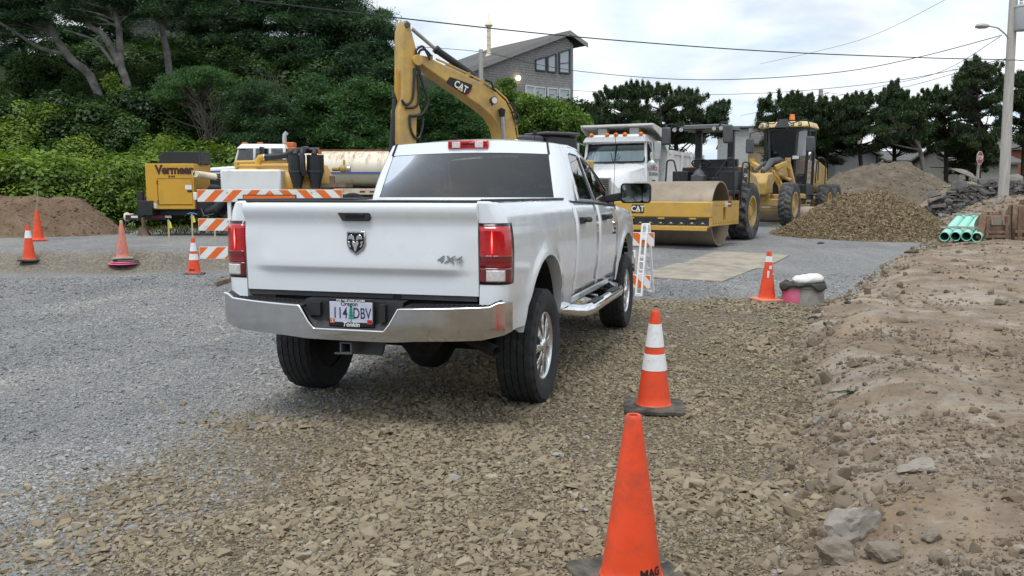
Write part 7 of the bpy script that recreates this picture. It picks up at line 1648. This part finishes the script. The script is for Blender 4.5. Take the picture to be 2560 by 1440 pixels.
# ================================================================ vegetation
def leaf_mat(name, stops, trans=.3, inst=False):
    t = NT(name); tv = t.n('ShaderNodeVertexColor', layer_name='tint').outputs[0]
    if inst: tv = t.n('ShaderNodeMath', {0: t.n('ShaderNodeRGBToBW', {0: tv}).outputs[0], 1: t.n('ShaderNodeAttribute', attribute_type='INSTANCER', attribute_name='tint').outputs['Fac']}, operation='ADD').outputs[0]
    c = t.ramp(tv, stops)
    d = t.n('ShaderNodeBsdfDiffuse', {0: c}).outputs[0]; tr = t.n('ShaderNodeBsdfTranslucent', {0: t.mix(1., c, (1.0, 1.1, .5), 'MULTIPLY')}).outputs[0]
    s = t.n('ShaderNodeMixShader', {0: trans, 1: d, 2: tr}).outputs[0]; g = t.n('ShaderNodeBsdfGlossy', {0: (.5, .5, .5, 1), 1: .45}).outputs[0]
    M[name] = t.done(t.n('ShaderNodeMixShader', {0: .04, 1: s, 2: g}).outputs[0]); return M[name]
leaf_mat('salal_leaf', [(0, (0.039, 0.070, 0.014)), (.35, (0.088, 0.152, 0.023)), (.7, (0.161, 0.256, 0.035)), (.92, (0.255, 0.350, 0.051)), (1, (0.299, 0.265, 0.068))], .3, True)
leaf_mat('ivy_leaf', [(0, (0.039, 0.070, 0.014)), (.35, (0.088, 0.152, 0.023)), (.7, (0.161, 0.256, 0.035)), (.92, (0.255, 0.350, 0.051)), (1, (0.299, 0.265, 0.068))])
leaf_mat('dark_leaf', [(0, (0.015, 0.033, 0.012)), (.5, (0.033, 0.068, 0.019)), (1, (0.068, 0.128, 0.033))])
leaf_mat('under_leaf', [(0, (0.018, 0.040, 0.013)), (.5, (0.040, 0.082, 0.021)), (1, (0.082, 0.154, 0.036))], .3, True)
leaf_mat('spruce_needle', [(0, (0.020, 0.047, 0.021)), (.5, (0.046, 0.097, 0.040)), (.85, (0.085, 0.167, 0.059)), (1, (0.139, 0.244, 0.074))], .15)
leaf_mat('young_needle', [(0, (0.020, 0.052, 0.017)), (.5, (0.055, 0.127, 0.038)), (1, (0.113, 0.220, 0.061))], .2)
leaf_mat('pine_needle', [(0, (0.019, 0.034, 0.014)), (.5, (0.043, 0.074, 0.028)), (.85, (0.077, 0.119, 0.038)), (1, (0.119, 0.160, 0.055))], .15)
leaf_mat('light_leaf', [(0, (0.046, 0.092, 0.017)), (.5, (0.109, 0.190, 0.034)), (1, (0.196, 0.299, 0.063))], .35)
leaf_mat('grass_blade', [(0, (.06, .085, .02)), (.6, (.13, .15, .04)), (1, (.22, .20, .08))], .25)
mat('bark_grey', (.20, .19, .18), .95, var=.3, scale=3, bump=.6, bscale=14, dirt=(.07, .06, .055), dirt_amt=.4)
mat('bark_dark', (.055, .045, .038), .95, var=.3, scale=4, bump=.5, bscale=14)
mat('dead_twig', (.075, .064, .055), .95, var=.3, scale=5)
def unit(v): return v/np.maximum(np.linalg.norm(v, axis=-1, keepdims=True), 1e-9)
def cards(C, D, L, W, r):
    n = len(C); D = unit(D); Sd = unit(np.cross(D, r.normal(0, 1, (n, 3)))); L = L[:, None]; W = W[:, None]
    V = np.stack([C-D*L*.5, C+Sd*W*.5-D*L*.08, C+D*L*.5, C-Sd*W*.5-D*L*.08], 1).reshape(-1, 3); return V
class Leaves:
    def __init__(s): s.V = []; s.T = []; s.k = 4
    def put(s, C, D, L, W, tint, r): s.V.append(cards(C, D, L, W, r)); s.T.append(np.repeat(tint, 4))
    def spike(s, C, D, L, W, tint, r):
        s.k = 3; n = len(C); D = unit(D); Sd = unit(np.cross(D, r.normal(0, 1, (n, 3)))); L = L[:, None]; W = W[:, None]
        s.V.append(np.stack([C-D*L*.4+Sd*W*.5, C+D*L*.6, C-D*L*.4-Sd*W*.5], 1).reshape(-1, 3)); s.T.append(np.repeat(tint, 3))
    def build(s, name, m, parent=None, base=None):
        V = np.concatenate(s.V); T = np.clip(np.concatenate(s.T), 0, 1)
        if base is not None: V = V-np.array(base)
        me = np_mesh(name, V, np.arange(len(V)).reshape(-1, s.k), m, T); o = bpy.data.objects.new(name, me); COL.objects.link(o)
        if parent is not None: o.parent = parent
        return o
def pad(lv, c, rad, n, r, mode='pine', L=(.22, .36), W=(.035, .06), bias=0., dens=1.):
    if mode != 'leaf': n = int(n*4.0*dens); L = (L[0]*.50, L[1]*.52); W = (W[0]*.55, W[1]*.60)
    u = unit(r.normal(0, 1, (n, 3))); k = r.uniform(0, 1, n)[:, None]**.45; c = np.array(c); rad = np.array(rad); P = c+u*k*rad
    if mode != 'leaf':
        g_ = r.normal(0, .46 if mode == 'spruce' else .35, (n, 3)); yaw = r.uniform(0, pi); st = np.array([1.35, .85, 1.]) if mode == 'spruce' else np.array([1.15, .9, 1.05]); g_ = g_*st; cy_, sy_ = math.cos(yaw), math.sin(yaw)
        P = c+np.stack([g_[:, 0]*cy_-g_[:, 1]*sy_, g_[:, 0]*sy_+g_[:, 1]*cy_, g_[:, 2]], 1)*rad*(1 if mode == 'pine' else np.array([1, 1, .8])); P[:, 2] -= (.22*np.linalg.norm((P-c)[:, :2], axis=1)**1.3 if mode == 'spruce' else 0)
    nz = r.normal(0, 1, (n, 3))
    if mode == 'pine': D = u*.7+np.array([0, 0, .75])+nz*.45
    elif mode == 'spruce': D = u*np.array([1, 1, .25])+np.array([0, 0, -.35])+nz*.35
    else: D = u*.3+nz
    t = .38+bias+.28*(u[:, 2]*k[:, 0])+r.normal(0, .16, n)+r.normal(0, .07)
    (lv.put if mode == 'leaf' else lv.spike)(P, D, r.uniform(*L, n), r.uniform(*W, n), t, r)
def path(pts, n=6):
    P = [Vector(p) for p in pts]; o = []
    for i in range(len(P)-1):
        a, b, c, d = P[max(i-1, 0)], P[i], P[i+1], P[min(i+2, len(P)-1)]
        for k in range(n): t = k/n; o.append(.5*((2*b)+(c-a)*t+(2*a-5*b+4*c-d)*t*t+(3*b-a-3*c+d)*t**3))
    return o+[P[-1]]
def limb(mb, pts, r0, r1, n=7, sides=7):
    P = path(pts, n); k = len(P); mb.tube(P, [lerp(r0, r1, i/(k-1)) for i in range(k)], sides)
def in_poly(x, y, poly):
    c = False
    for i in range(len(poly)):
        (x0, y0), (x1, y1) = poly[i-1], poly[i]
        if (y0 > y) != (y1 > y) and x < (x1-x0)*(y-y0)/(y1-y0)+x0: c = not c
    return c
def pick(poly, n, r, gap=0.):
    xs, ys = [p[0] for p in poly], [p[1] for p in poly]; out = []; tries = 0
    while len(out) < n and tries < n*60:
        tries += 1; x, y = r.uniform(min(xs), max(xs)), r.uniform(min(ys), max(ys))
        if in_poly(x, y, poly) and all((x-a)**2+(y-b)**2 > gap*gap for a, b in out): out.append((x, y))
    return out

# ---- thicket on the bank: salal and bramble, one mass of leaf clumps
def clump_set(name, n, leaves, material, size, seed):
    c = bpy.data.collections.new(name); r = np.random.default_rng(seed)
    for k in range(n):
        u = unit(r.normal(0, 1, (leaves, 3))); P = u*r.uniform(.25, 1, leaves)[:, None]**.5*np.array([.5, .5, .42]); nrm = unit(u*.8+np.array([0, 0, .8])+r.normal(0, .25, (leaves, 3))); D = unit(np.cross(nrm, r.normal(0, 1, (leaves, 3)))); Sd = np.cross(D, nrm)
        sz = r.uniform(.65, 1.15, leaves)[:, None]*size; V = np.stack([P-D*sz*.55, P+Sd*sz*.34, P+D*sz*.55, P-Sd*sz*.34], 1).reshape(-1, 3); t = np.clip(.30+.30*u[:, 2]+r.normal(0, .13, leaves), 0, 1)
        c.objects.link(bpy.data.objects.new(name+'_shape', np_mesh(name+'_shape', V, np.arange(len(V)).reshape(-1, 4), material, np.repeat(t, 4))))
    return c
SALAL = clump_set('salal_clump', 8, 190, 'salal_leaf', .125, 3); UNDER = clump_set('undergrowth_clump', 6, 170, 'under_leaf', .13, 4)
def thicket():
    r = np.random.default_rng(4); acc = {True: [[], [], []], False: [[], [], []]}
    for i in range(1100):
        x = r.uniform(-23, 10); foot = float(np.interp(x, [-60, -14, -8, -2, 6, 14, 40], [24, 25, 27.5, 34, 40, 46, 60])); f = (r.uniform(-.5, 15) if i > 150 else r.uniform(-.9, 4.5)) if i < 560 else r.uniform(8, 30); y = foot+f
        px = 1280+FPX*x/y
        if px < -250 or px > (1560 if i < 560 else 1000): continue
        R_ = r.uniform(.8, 1.5); pyt = 484-(gh(x, y)+R_*1.3+.3-1.525)*FPX/y
        if px < 470 and y < 39.5 and pyt < 222: R_ = r.uniform(.42, .62)
        if f > 18: R_ *= .6
        hgt = R_*r.uniform(.9, 1.35); z = gh(x, y); salal = x < -5.5 and f < 8+r.normal(0, 2.) or (x >= -5.5 and f < 2.5)
        lu = unit(r.normal(0, 1, (20, 3))); lu[:, 2] = np.abs(lu[:, 2]); lu[:, 1] = -np.abs(lu[:, 1])*.8+.2; a = acc[bool(salal)]
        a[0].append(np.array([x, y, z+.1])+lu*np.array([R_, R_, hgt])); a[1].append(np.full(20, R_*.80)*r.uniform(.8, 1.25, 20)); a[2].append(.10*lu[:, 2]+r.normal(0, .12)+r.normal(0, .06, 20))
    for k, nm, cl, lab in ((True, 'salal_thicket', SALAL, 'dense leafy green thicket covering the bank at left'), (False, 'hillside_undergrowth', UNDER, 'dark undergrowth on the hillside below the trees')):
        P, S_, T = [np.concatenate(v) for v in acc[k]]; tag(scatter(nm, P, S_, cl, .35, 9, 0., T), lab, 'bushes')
thicket()

# ---- tall spruces: leaning grey trunks with crowns above, upper left
def region_tree(name, label, Y, base_px, trunk, limbs, crown_poly, npads, padr, m, seed, mode='spruce', bark='bark_grey', r0=.28, r1=.10, depth=1.6, ncards=240, L=(.25, .42), W=(.04, .075), group=None, bias=0., gap=0., flat=.5, cat='tree', link=True):
    """tree whose trunk and limbs follow sight lines at depth Y; crown = needle pads spread through a volume"""
    r = np.random.default_rng(seed); rr = random.Random(seed); b = A(base_px[0], base_px[1], Y); z0 = gh(b.x, Y); base = Vector((b.x, Y, z0)); t = thing(name, label, cat, base, 0, group)
    mb = MB(); tp = [Vector((b.x, Y, z0-.3))]+[A(p[0], p[1], Y+(p[2] if len(p) > 2 else 0)) for p in trunk]
    limb(mb, tp, r0, r1, sides=10)
    for lp in limbs:
        q = [A(p[0], p[1], Y+(p[2] if len(p) > 2 else 0)) for p in lp[1:]]; limb(mb, q, lp[0], lp[0]*.35)
    lv = Leaves(); tpath = path(tp, 6)
    if mode == 'pine' and link and cat == 'tree':
        ymin = min(p[1] for p in crown_poly); ymid = sum(p[1] for p in crown_poly)/len(crown_poly)
        for k in range(26):
            x0 = rr.uniform(min(p[0] for p in crown_poly), max(p[0] for p in crown_poly)); y0 = next((yy for yy in np.arange(ymin, ymid, 3.) if in_poly(x0, yy, crown_poly)), None)
            if y0 is None: continue
            c = A(x0, y0-rr.uniform(-2, 9), Y+rr.uniform(-depth, depth)); h_ = rr.uniform(.18, .45); lean = rr.uniform(-.12, .2)
            for q_ in range(3): pad(lv, c+Vector((lean*q_, 0, h_*.5*q_-.2)), (.17-.04*q_, .17-.04*q_, h_*.45), 26, r, 'pine', L, W, bias)
    for (x, y) in pick(crown_poly, npads, rr, gap):
        if mode == 'pine' and cat == 'tree' and float(fbm(np.array([x*.035]), np.array([y*.05+seed]), 2, 7)[0]) < .37: continue
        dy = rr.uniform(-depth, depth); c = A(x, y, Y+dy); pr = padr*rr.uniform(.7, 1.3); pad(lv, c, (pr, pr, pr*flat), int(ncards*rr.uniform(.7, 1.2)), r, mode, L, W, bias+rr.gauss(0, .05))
        if link:
            k = min(tpath, key=lambda p: (p-c).length+abs(p.z-(c.z-.4))*.6); mid = (k+c)*.5+Vector((0, 0, rr.uniform(-.15, .25))); limb(mb, [k, mid, c], .05, .014, 3, 5)
    mb.xform(Matrix.Translation(-base)); mb.build('trunk', bark, t, 50)
    lv.build('crown', m, t, base); return t
TOPL = [(-60, -90), (120, -90), (120, 40), (60, 75), (-60, 90)]
region_tree('spruce_tree', 'spruce with a long grey trunk leaning far left from the ivy', 38., (262, 222), [(225, 190), (180, 150), (140, 95), (118, 50), (95, 15), (62, -40)], [(.13, (118, 50), (96, 10), (108, -20), (118, -60)), (.10, (165, 135), (100, 120, -.5), (30, 75, -1), (-30, 40, -1))], TOPL, 40, .62, 'spruce_needle', 1, r0=.19, r1=.11)
region_tree('spruce_tree', 'spruce with forked grey trunk rising from ivy near the middle left', 37., (326, 255), [(318, 215), (303, 165), (300, 110), (296, 60), (285, 10), (282, -50)], [(.17, (300, 165), (285, 130), (255, 85), (225, 65), (205, 25), (196, -30)), (.08, (285, 160), (240, 105), (195, 85), (160, 75)), (.07, (296, 60), (278, 30), (272, -20))], [(150, -90), (400, -90), (390, 20), (330, 45), (250, 30), (190, 60), (140, 30)], 42, .60, 'spruce_needle', 2, r0=.18, r1=.09)
region_tree('spruce_tree', 'spruce with knotty grey trunk left of the grey annex', 39., (425, 180), [(420, 150), (410, 95), (402, 60), (395, 20), (380, -40)], [(.07, (405, 70), (385, 40), (355, 10), (335, -20)), (.06, (404, 62), (425, 35), (440, -10)), (.04, (403, 65), (430, 55), (455, 30))], [(330, -90), (560, -90), (540, 30), (470, 40), (420, 15), (350, 10)], 34, .60, 'spruce_needle', 3, r0=.16, r1=.08)
DS = [
 ('tall dark spruce whose trunk crosses the grey annex', 45., (470, 190), [(472, 120), (470, 40), (468, -60)], [(430, -80), (560, -80), (560, 90), (500, 150), (440, 120), (420, 40)], 28, 11),
 ('dark spruce right of the annex with layered open branches', 46., (575, 190), [(572, 120), (570, 50), (568, -60)], [(510, -80), (650, -80), (660, 60), (640, 130), (560, 140), (500, 60)], 27, 12),
 ('dark spruce with sky showing through its lower limbs', 45., (650, 250), [(652, 180), (650, 80), (648, -60)], [(590, -80), (730, -80), (725, 80), (700, 160), (620, 90), (590, 30)], 26, 13),
 ('broad dark spruce in the middle of the wooded hill', 44., (735, 300), [(732, 200), (728, 80), (722, -60)], [(670, -80), (800, -80), (830, 60), (830, 170), (790, 240), (700, 200), (680, 90)], 66, 14),
 ('full dark spruce just left of the highest tree edge', 45., (830, 320), [(828, 200), (826, 60), (824, -40)], [(770, -60), (880, -30), (920, 40), (920, 150), (900, 230), (800, 250), (770, 120)], 72, 15),
 ('spruce with ragged tip at the right edge of the wood', 43., (930, 340), [(930, 240), (936, 140), (955, 50)], [(955, 28), (985, 45), (970, 75), (992, 110), (985, 180), (990, 260), (985, 330), (880, 330), (860, 200), (890, 110), (930, 60)], 76, 16),
 ('dark spruce filling the far left background', 47., (60, 200), [(60, 120), (60, -60)], [(-80, -80), (160, -80), (170, 60), (150, 170), (60, 190), (-80, 180)], 70, 17),
 ('dark spruce behind the forked grey trunk', 48., (230, 190), [(232, 100), (236, -60)], [(160, -80), (330, -80), (330, 60), (300, 110), (180, 150)], 46, 18),
]
for i, (lab, Y, bs_, tr_, poly, n, sd) in enumerate(DS): region_tree('spruce_tree', lab, Y, bs_, tr_, [], poly, n, .82, 'spruce_needle', sd, bark='bark_dark', r0=.26, r1=.08, depth=2., ncards=270, L=(.28, .50), W=(.045, .085), group='spruces on the wooded hill', flat=.42)
region_tree('young_conifer', 'bright drooping young conifer behind the tanker tank', 34., (905, 385), [(905, 320), (903, 260), (900, 190)], [], [(900, 185), (930, 215), (985, 230), (985, 350), (820, 360), (830, 290), (862, 230)], 60, .55, 'young_needle', 21, bark='bark_dark', r0=.12, r1=.03, depth=1.0, ncards=260, group='young conifers on the bank', bias=.1)
region_tree('young_conifer', 'smaller dusky young conifer left of the drooping one', 35., (790, 370), [(790, 320), (788, 250), (786, 190)], [], [(786, 180), (812, 230), (850, 300), (850, 365), (740, 365), (745, 300), (765, 230)], 46, .55, 'young_needle', 22, bark='bark_dark', r0=.12, r1=.03, depth=1.0, ncards=250, group='young conifers on the bank')
region_tree('young_conifer', 'young conifer glimpsed between boom and stick', 36., (1110, 385), [(1110, 330), (1112, 270), (1114, 230)], [], [(1114, 225), (1150, 250), (1200, 280), (1210, 350), (1050, 350), (1052, 260)], 50, .55, 'young_needle', 23, bark='bark_dark', r0=.12, r1=.03, depth=1.0, ncards=250, group='young conifers on the bank')
# wind-shaped shrubs
region_tree('windswept_shrub', 'windswept shrub with bright green brow and bare inner twigs', 33.5, (520, 350), [(515, 320), (505, 285), (500, 260)], [(.05, (515, 320), (480, 270), (445, 225)), (.05, (515, 320), (540, 270), (560, 220)), (.04, (512, 325), (440, 300), (400, 270)), (.04, (515, 320), (510, 250), (495, 200)), (.03, (518, 330), (560, 300), (580, 250))], [(395, 215), (440, 185), (500, 165), (560, 180), (580, 205), (520, 205), (450, 225), (410, 260), (380, 240)], 40, .42, 'young_needle', 31, bark='dead_twig', r0=.09, r1=.04, depth=.9, ncards=300, mode='pine', L=(.14, .24), W=(.03, .055), bias=.12, cat='shrub')
region_tree('windswept_shrub', 'dome shaped dark shrub with grey dead tips beside the bright one', 33., (655, 355), [(650, 320), (640, 280), (640, 230)], [(.04, (650, 320), (690, 270), (715, 230)), (.04, (650, 320), (610, 260), (600, 215)), (.03, (650, 310), (655, 240), (665, 190))], [(590, 230), (640, 205), (680, 225), (715, 265), (735, 310), (720, 345), (570, 345), (560, 290)], 62, .45, 'spruce_needle', 32, bark='dead_twig', r0=.09, r1=.03, depth=1.0, ncards=280, L=(.16, .28), W=(.035, .06), bias=.1, cat='shrub')
def bare_twigs(name, label, cx, cy, Y, n, seed, spread, h):
    rr = random.Random(seed); b = A(cx, cy, Y); base = Vector((b.x, Y, gh(b.x, Y))); t = thing(name, label, 'shrub', base); mb = MB()
    for i in range(n):
        e = A(cx+rr.uniform(-spread, spread), cy-h*rr.uniform(.5, 1.), Y+rr.uniform(-.6, .4))-base; s = Vector((rr.uniform(-.3, .3), rr.uniform(-.2, .2), .1+max(0, (b.z-base.z))*.8)); m = (s+e)*.5+Vector((rr.uniform(-.25, .25), 0, rr.uniform(-.1, .15))); limb(mb, [s, m, e], .02, .005, 3, 4)
        for k in range(3):
            p = m.lerp(e, rr.random()); limb(mb, [p, p+Vector((rr.uniform(-.3, .3), rr.uniform(-.2, .2), rr.uniform(.1, .45)))], .008, .003, 2, 3)
    mb.build('dead_branches', 'dead_twig', t, 0)
bare_twigs('dead_shrub', 'tangle of bare grey twigs under the bright windswept brow', 525, 345, 32.6, 26, 5, 60, 110); bare_twigs('dead_shrub', 'fan of dead grey tips on top of the dome shaped shrub', 665, 300, 32.6, 20, 6, 50, 125)
# ivy at the foot of the grey trunks
lv = Leaves(); r = np.random.default_rng(61)
for px, py in [(272+3*k+rnd.uniform(-14, 14), 200+4*k+rnd.uniform(-6, 6)) for k in range(18)]:
    c = A(px, py, 36.4); pad(lv, c, (.34, .25, .30), 110, r, 'leaf', (.08, .14), (.06, .10), .22)
tag(lv.build('ivy', 'ivy_leaf'), 'bright ivy climbing the foot of the grey trunks', 'ivy', kind='stuff')
# light green shrubs below the shingled house
for i, (lab, Y, bs_, poly, n, m_) in enumerate((
 ('light green leafy shrub below the lit wall lamp', 44., (1290, 340), [(1225, 205), (1270, 195), (1300, 230), (1340, 260), (1345, 345), (1215, 345)], 44, 'light_leaf'),
 ('broad yellow-green shrub below the house windows', 42., (1375, 350), [(1310, 260), (1350, 235), (1400, 240), (1425, 280), (1420, 350), (1310, 350)], 46, 'light_leaf'),
 ('narrow bright shrub left of the dump truck', 40., (1445, 370), [(1425, 285), (1450, 280), (1470, 320), (1465, 370), (1415, 370)], 26, 'light_leaf'),
 ('dark green shrub between house and dump truck', 47., (1470, 340), [(1400, 250), (1450, 262), (1500, 265), (1500, 345), (1400, 345)], 36, 'dark_leaf'))):
    region_tree('leafy_shrub', lab, Y, bs_, [(bs_[0], bs_[1]-40)], [], poly, n, .5, m_, 70+i, 'leaf', 'bark_dark', .06, .03, 1.0, 240, (.10, .19), (.07, .12), 'leafy shrubs below the house', .12, flat=.8, cat='shrub')

# ---- shore pines on the right
PN = [
 ('shore pine with dense flat crown behind the dump truck', 43., (1560, 400), [(1562, 350), (1575, 290)], [(1485, 285), (1500, 250), (1550, 225), (1600, 228), (1620, 270), (1610, 330), (1560, 345), (1480, 340)], 46, 101),
 ('shore pine with tangled bare limbs seen through the roller canopy', 43.5, (1700, 400), [(1690, 360), (1670, 310), (1650, 270)], [(1600, 250), (1640, 222), (1680, 232), (1740, 250), (1760, 285), (1740, 320), (1690, 330), (1620, 340)], 46, 102),
 ('wispy pine branch reaching right over the roller canopy', 44., (1740, 400), [(1745, 350), (1770, 300), (1800, 275)], [(1750, 285), (1790, 268), (1818, 268), (1805, 295), (1760, 305)], 16, 103),
 ('shore pine left of the grader beacon', 48., (1960, 440), [(1965, 370), (1960, 310)], [(1890, 290), (1920, 255), (1960, 245), (2010, 250), (2030, 300), (2000, 345), (1920, 335)], 46, 104),
 ('shore pine behind the grader cab', 49., (2065, 430), [(2068, 370), (2075, 310)], [(2010, 265), (2060, 250), (2110, 255), (2140, 300), (2120, 350), (2040, 360)], 48, 105),
 ('shore pine with curling lower limbs behind the soil mound', 47., (2160, 420), [(2150, 385), (2130, 350), (2140, 310)], [(2100, 255), (2150, 240), (2190, 250), (2215, 300), (2200, 345), (2130, 345)], 46, 106),
 ('shore pine with a pointed top left of the slanting trunk', 48., (2240, 420), [(2236, 370), (2232, 310), (2233, 250)], [(2215, 260), (2228, 215), (2245, 225), (2280, 250), (2300, 300), (2280, 350), (2200, 345), (2190, 290)], 50, 107),
 ('leaning pine with a long slanting trunk above the mound', 45., (2330, 415), [(2300, 375), (2265, 335), (2250, 300)], [(2200, 290), (2250, 265), (2300, 280), (2310, 320), (2260, 335), (2190, 330)], 30, 108),
 ('shore pine with twin points right of the slanting trunk', 49., (2370, 430), [(2365, 370), (2360, 310), (2350, 260)], [(2300, 270), (2318, 240), (2345, 225), (2375, 245), (2410, 240), (2430, 300), (2420, 350), (2320, 350)], 52, 109),
 ('tallest pine with layered pads left of the utility pole', 46., (2450, 430), [(2448, 360), (2445, 290), (2440, 210)], [(2390, 210), (2410, 172), (2440, 162), (2475, 175), (2500, 215), (2495, 300), (2470, 330), (2400, 330), (2405, 270)], 54, 110),
 ('pine crown at the right edge beyond the utility pole', 47., (2560, 430), [(2560, 360), (2558, 280), (2555, 220)], [(2500, 230), (2530, 190), (2560, 205), (2620, 210), (2620, 340), (2520, 330), (2500, 290)], 46, 111),
 ('low dark pine behind the grader cab windows', 53., (2010, 430), [(2010, 390)], [(1940, 300), (2080, 300), (2095, 395), (1935, 395)], 44, 113),
 ('low dark pine filling the gap behind the asphalt heap', 52., (2420, 430), [(2420, 390)], [(2340, 330), (2440, 330), (2480, 380), (2440, 410), (2350, 400)], 36, 112),
]
for i, (lab, Y, bs_, tr_, poly, n, sd) in enumerate(PN):
    rr = random.Random(sd); lm = []
    my = sum(p[1] for p in poly)/len(poly); mx = sum(p[0] for p in poly)/len(poly); poly = [(mx+(a-mx)*(1.22 if sd != 103 else 1.)+rr.uniform(-6, 6)+(rr.uniform(-14, 14) if b > my else 0), b+(rr.uniform(14, 48) if b > my else rr.uniform(-8, 6))) for a, b in poly]
    tip = tr_[-1]; xs = [p[0] for p in poly]; ys = [p[1] for p in poly]
    for k in range(11): e = (rr.uniform(min(xs), max(xs)), rr.uniform(lerp(min(ys), max(ys), .4), max(ys))); s = rr.choice(tr_); lm.append((.05, (s[0], s[1]), ((s[0]+e[0])/2+rr.uniform(-12, 12), (s[1]+e[1])/2+rr.uniform(-5, 14), rr.uniform(-.6, .6)), (e[0], e[1], rr.uniform(-1, 1))))
    region_tree('shore_pine', lab, Y, bs_, tr_, lm, poly, int(n*2.7), .36, 'pine_needle', sd, 'pine', 'bark_dark' if i not in (7,) else 'bark_grey', .13, .06, 1.8, 85, (.28, .54), (.05, .08), 'shore pines on the right', flat=.55)
# low greenery below the pines
r = np.random.default_rng(77); n = 500; x = r.uniform(10, 34, n); y = r.uniform(44, 58, n)
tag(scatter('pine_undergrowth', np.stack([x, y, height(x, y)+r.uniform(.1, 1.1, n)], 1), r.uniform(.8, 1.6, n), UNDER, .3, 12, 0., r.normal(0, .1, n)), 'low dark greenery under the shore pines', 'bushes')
# grass along the foot of the bank and under the trailer
lv = Leaves(); r = np.random.default_rng(88); n = 5000; x = r.uniform(-16, -2, n); y = r.uniform(22.5, 28, n); z = height(x, y); D = np.stack([r.normal(0, .35, n), r.normal(0, .35, n), np.ones(n)], 1); L_ = r.uniform(.06, .22, n)
lv.put(np.stack([x, y, z+L_*.4], 1), D, L_, np.full(n, .025), r.uniform(0, 1, n), r)
n = 160; x = r.normal(-11.2, .2, n); y = r.normal(17.9, .12, n); z = height(x, y); D = np.stack([r.normal(0, .4, n), r.normal(0, .4, n), np.ones(n)], 1); L_ = r.uniform(.04, .09, n); lv.put(np.stack([x, y, z+L_*.4], 1), D, L_, np.full(n, .02), r.uniform(0, .6, n), r)
tag(lv.build('rough_grass', 'grass_blade'), 'thin rough grass along the foot of the bank', 'grass', kind='stuff')
# woodland on the other side of the road, behind the viewer: only seen mirrored in glass and chrome
lv = Leaves(); r = np.random.default_rng(99)
for k in range(620):
    x = r.uniform(-70, 70); y = -38+r.normal(0, 3)-abs(x)*.12; hh = 5+4*float(fbm(np.array([x*.12]), np.array([3.]), 3, 5)[0]); pad(lv, (x, y, gh(x, y)+r.uniform(.3, hh)), (2.2, 1.6, 1.4), 24, r, 'spruce', (2.4, 3.8), (1.4, 2.4), 0., .5)
tag(lv.build('far_woodland', 'spruce_needle'), 'woodland across the road, mirrored in the pickup windows', 'trees', kind='stuff')
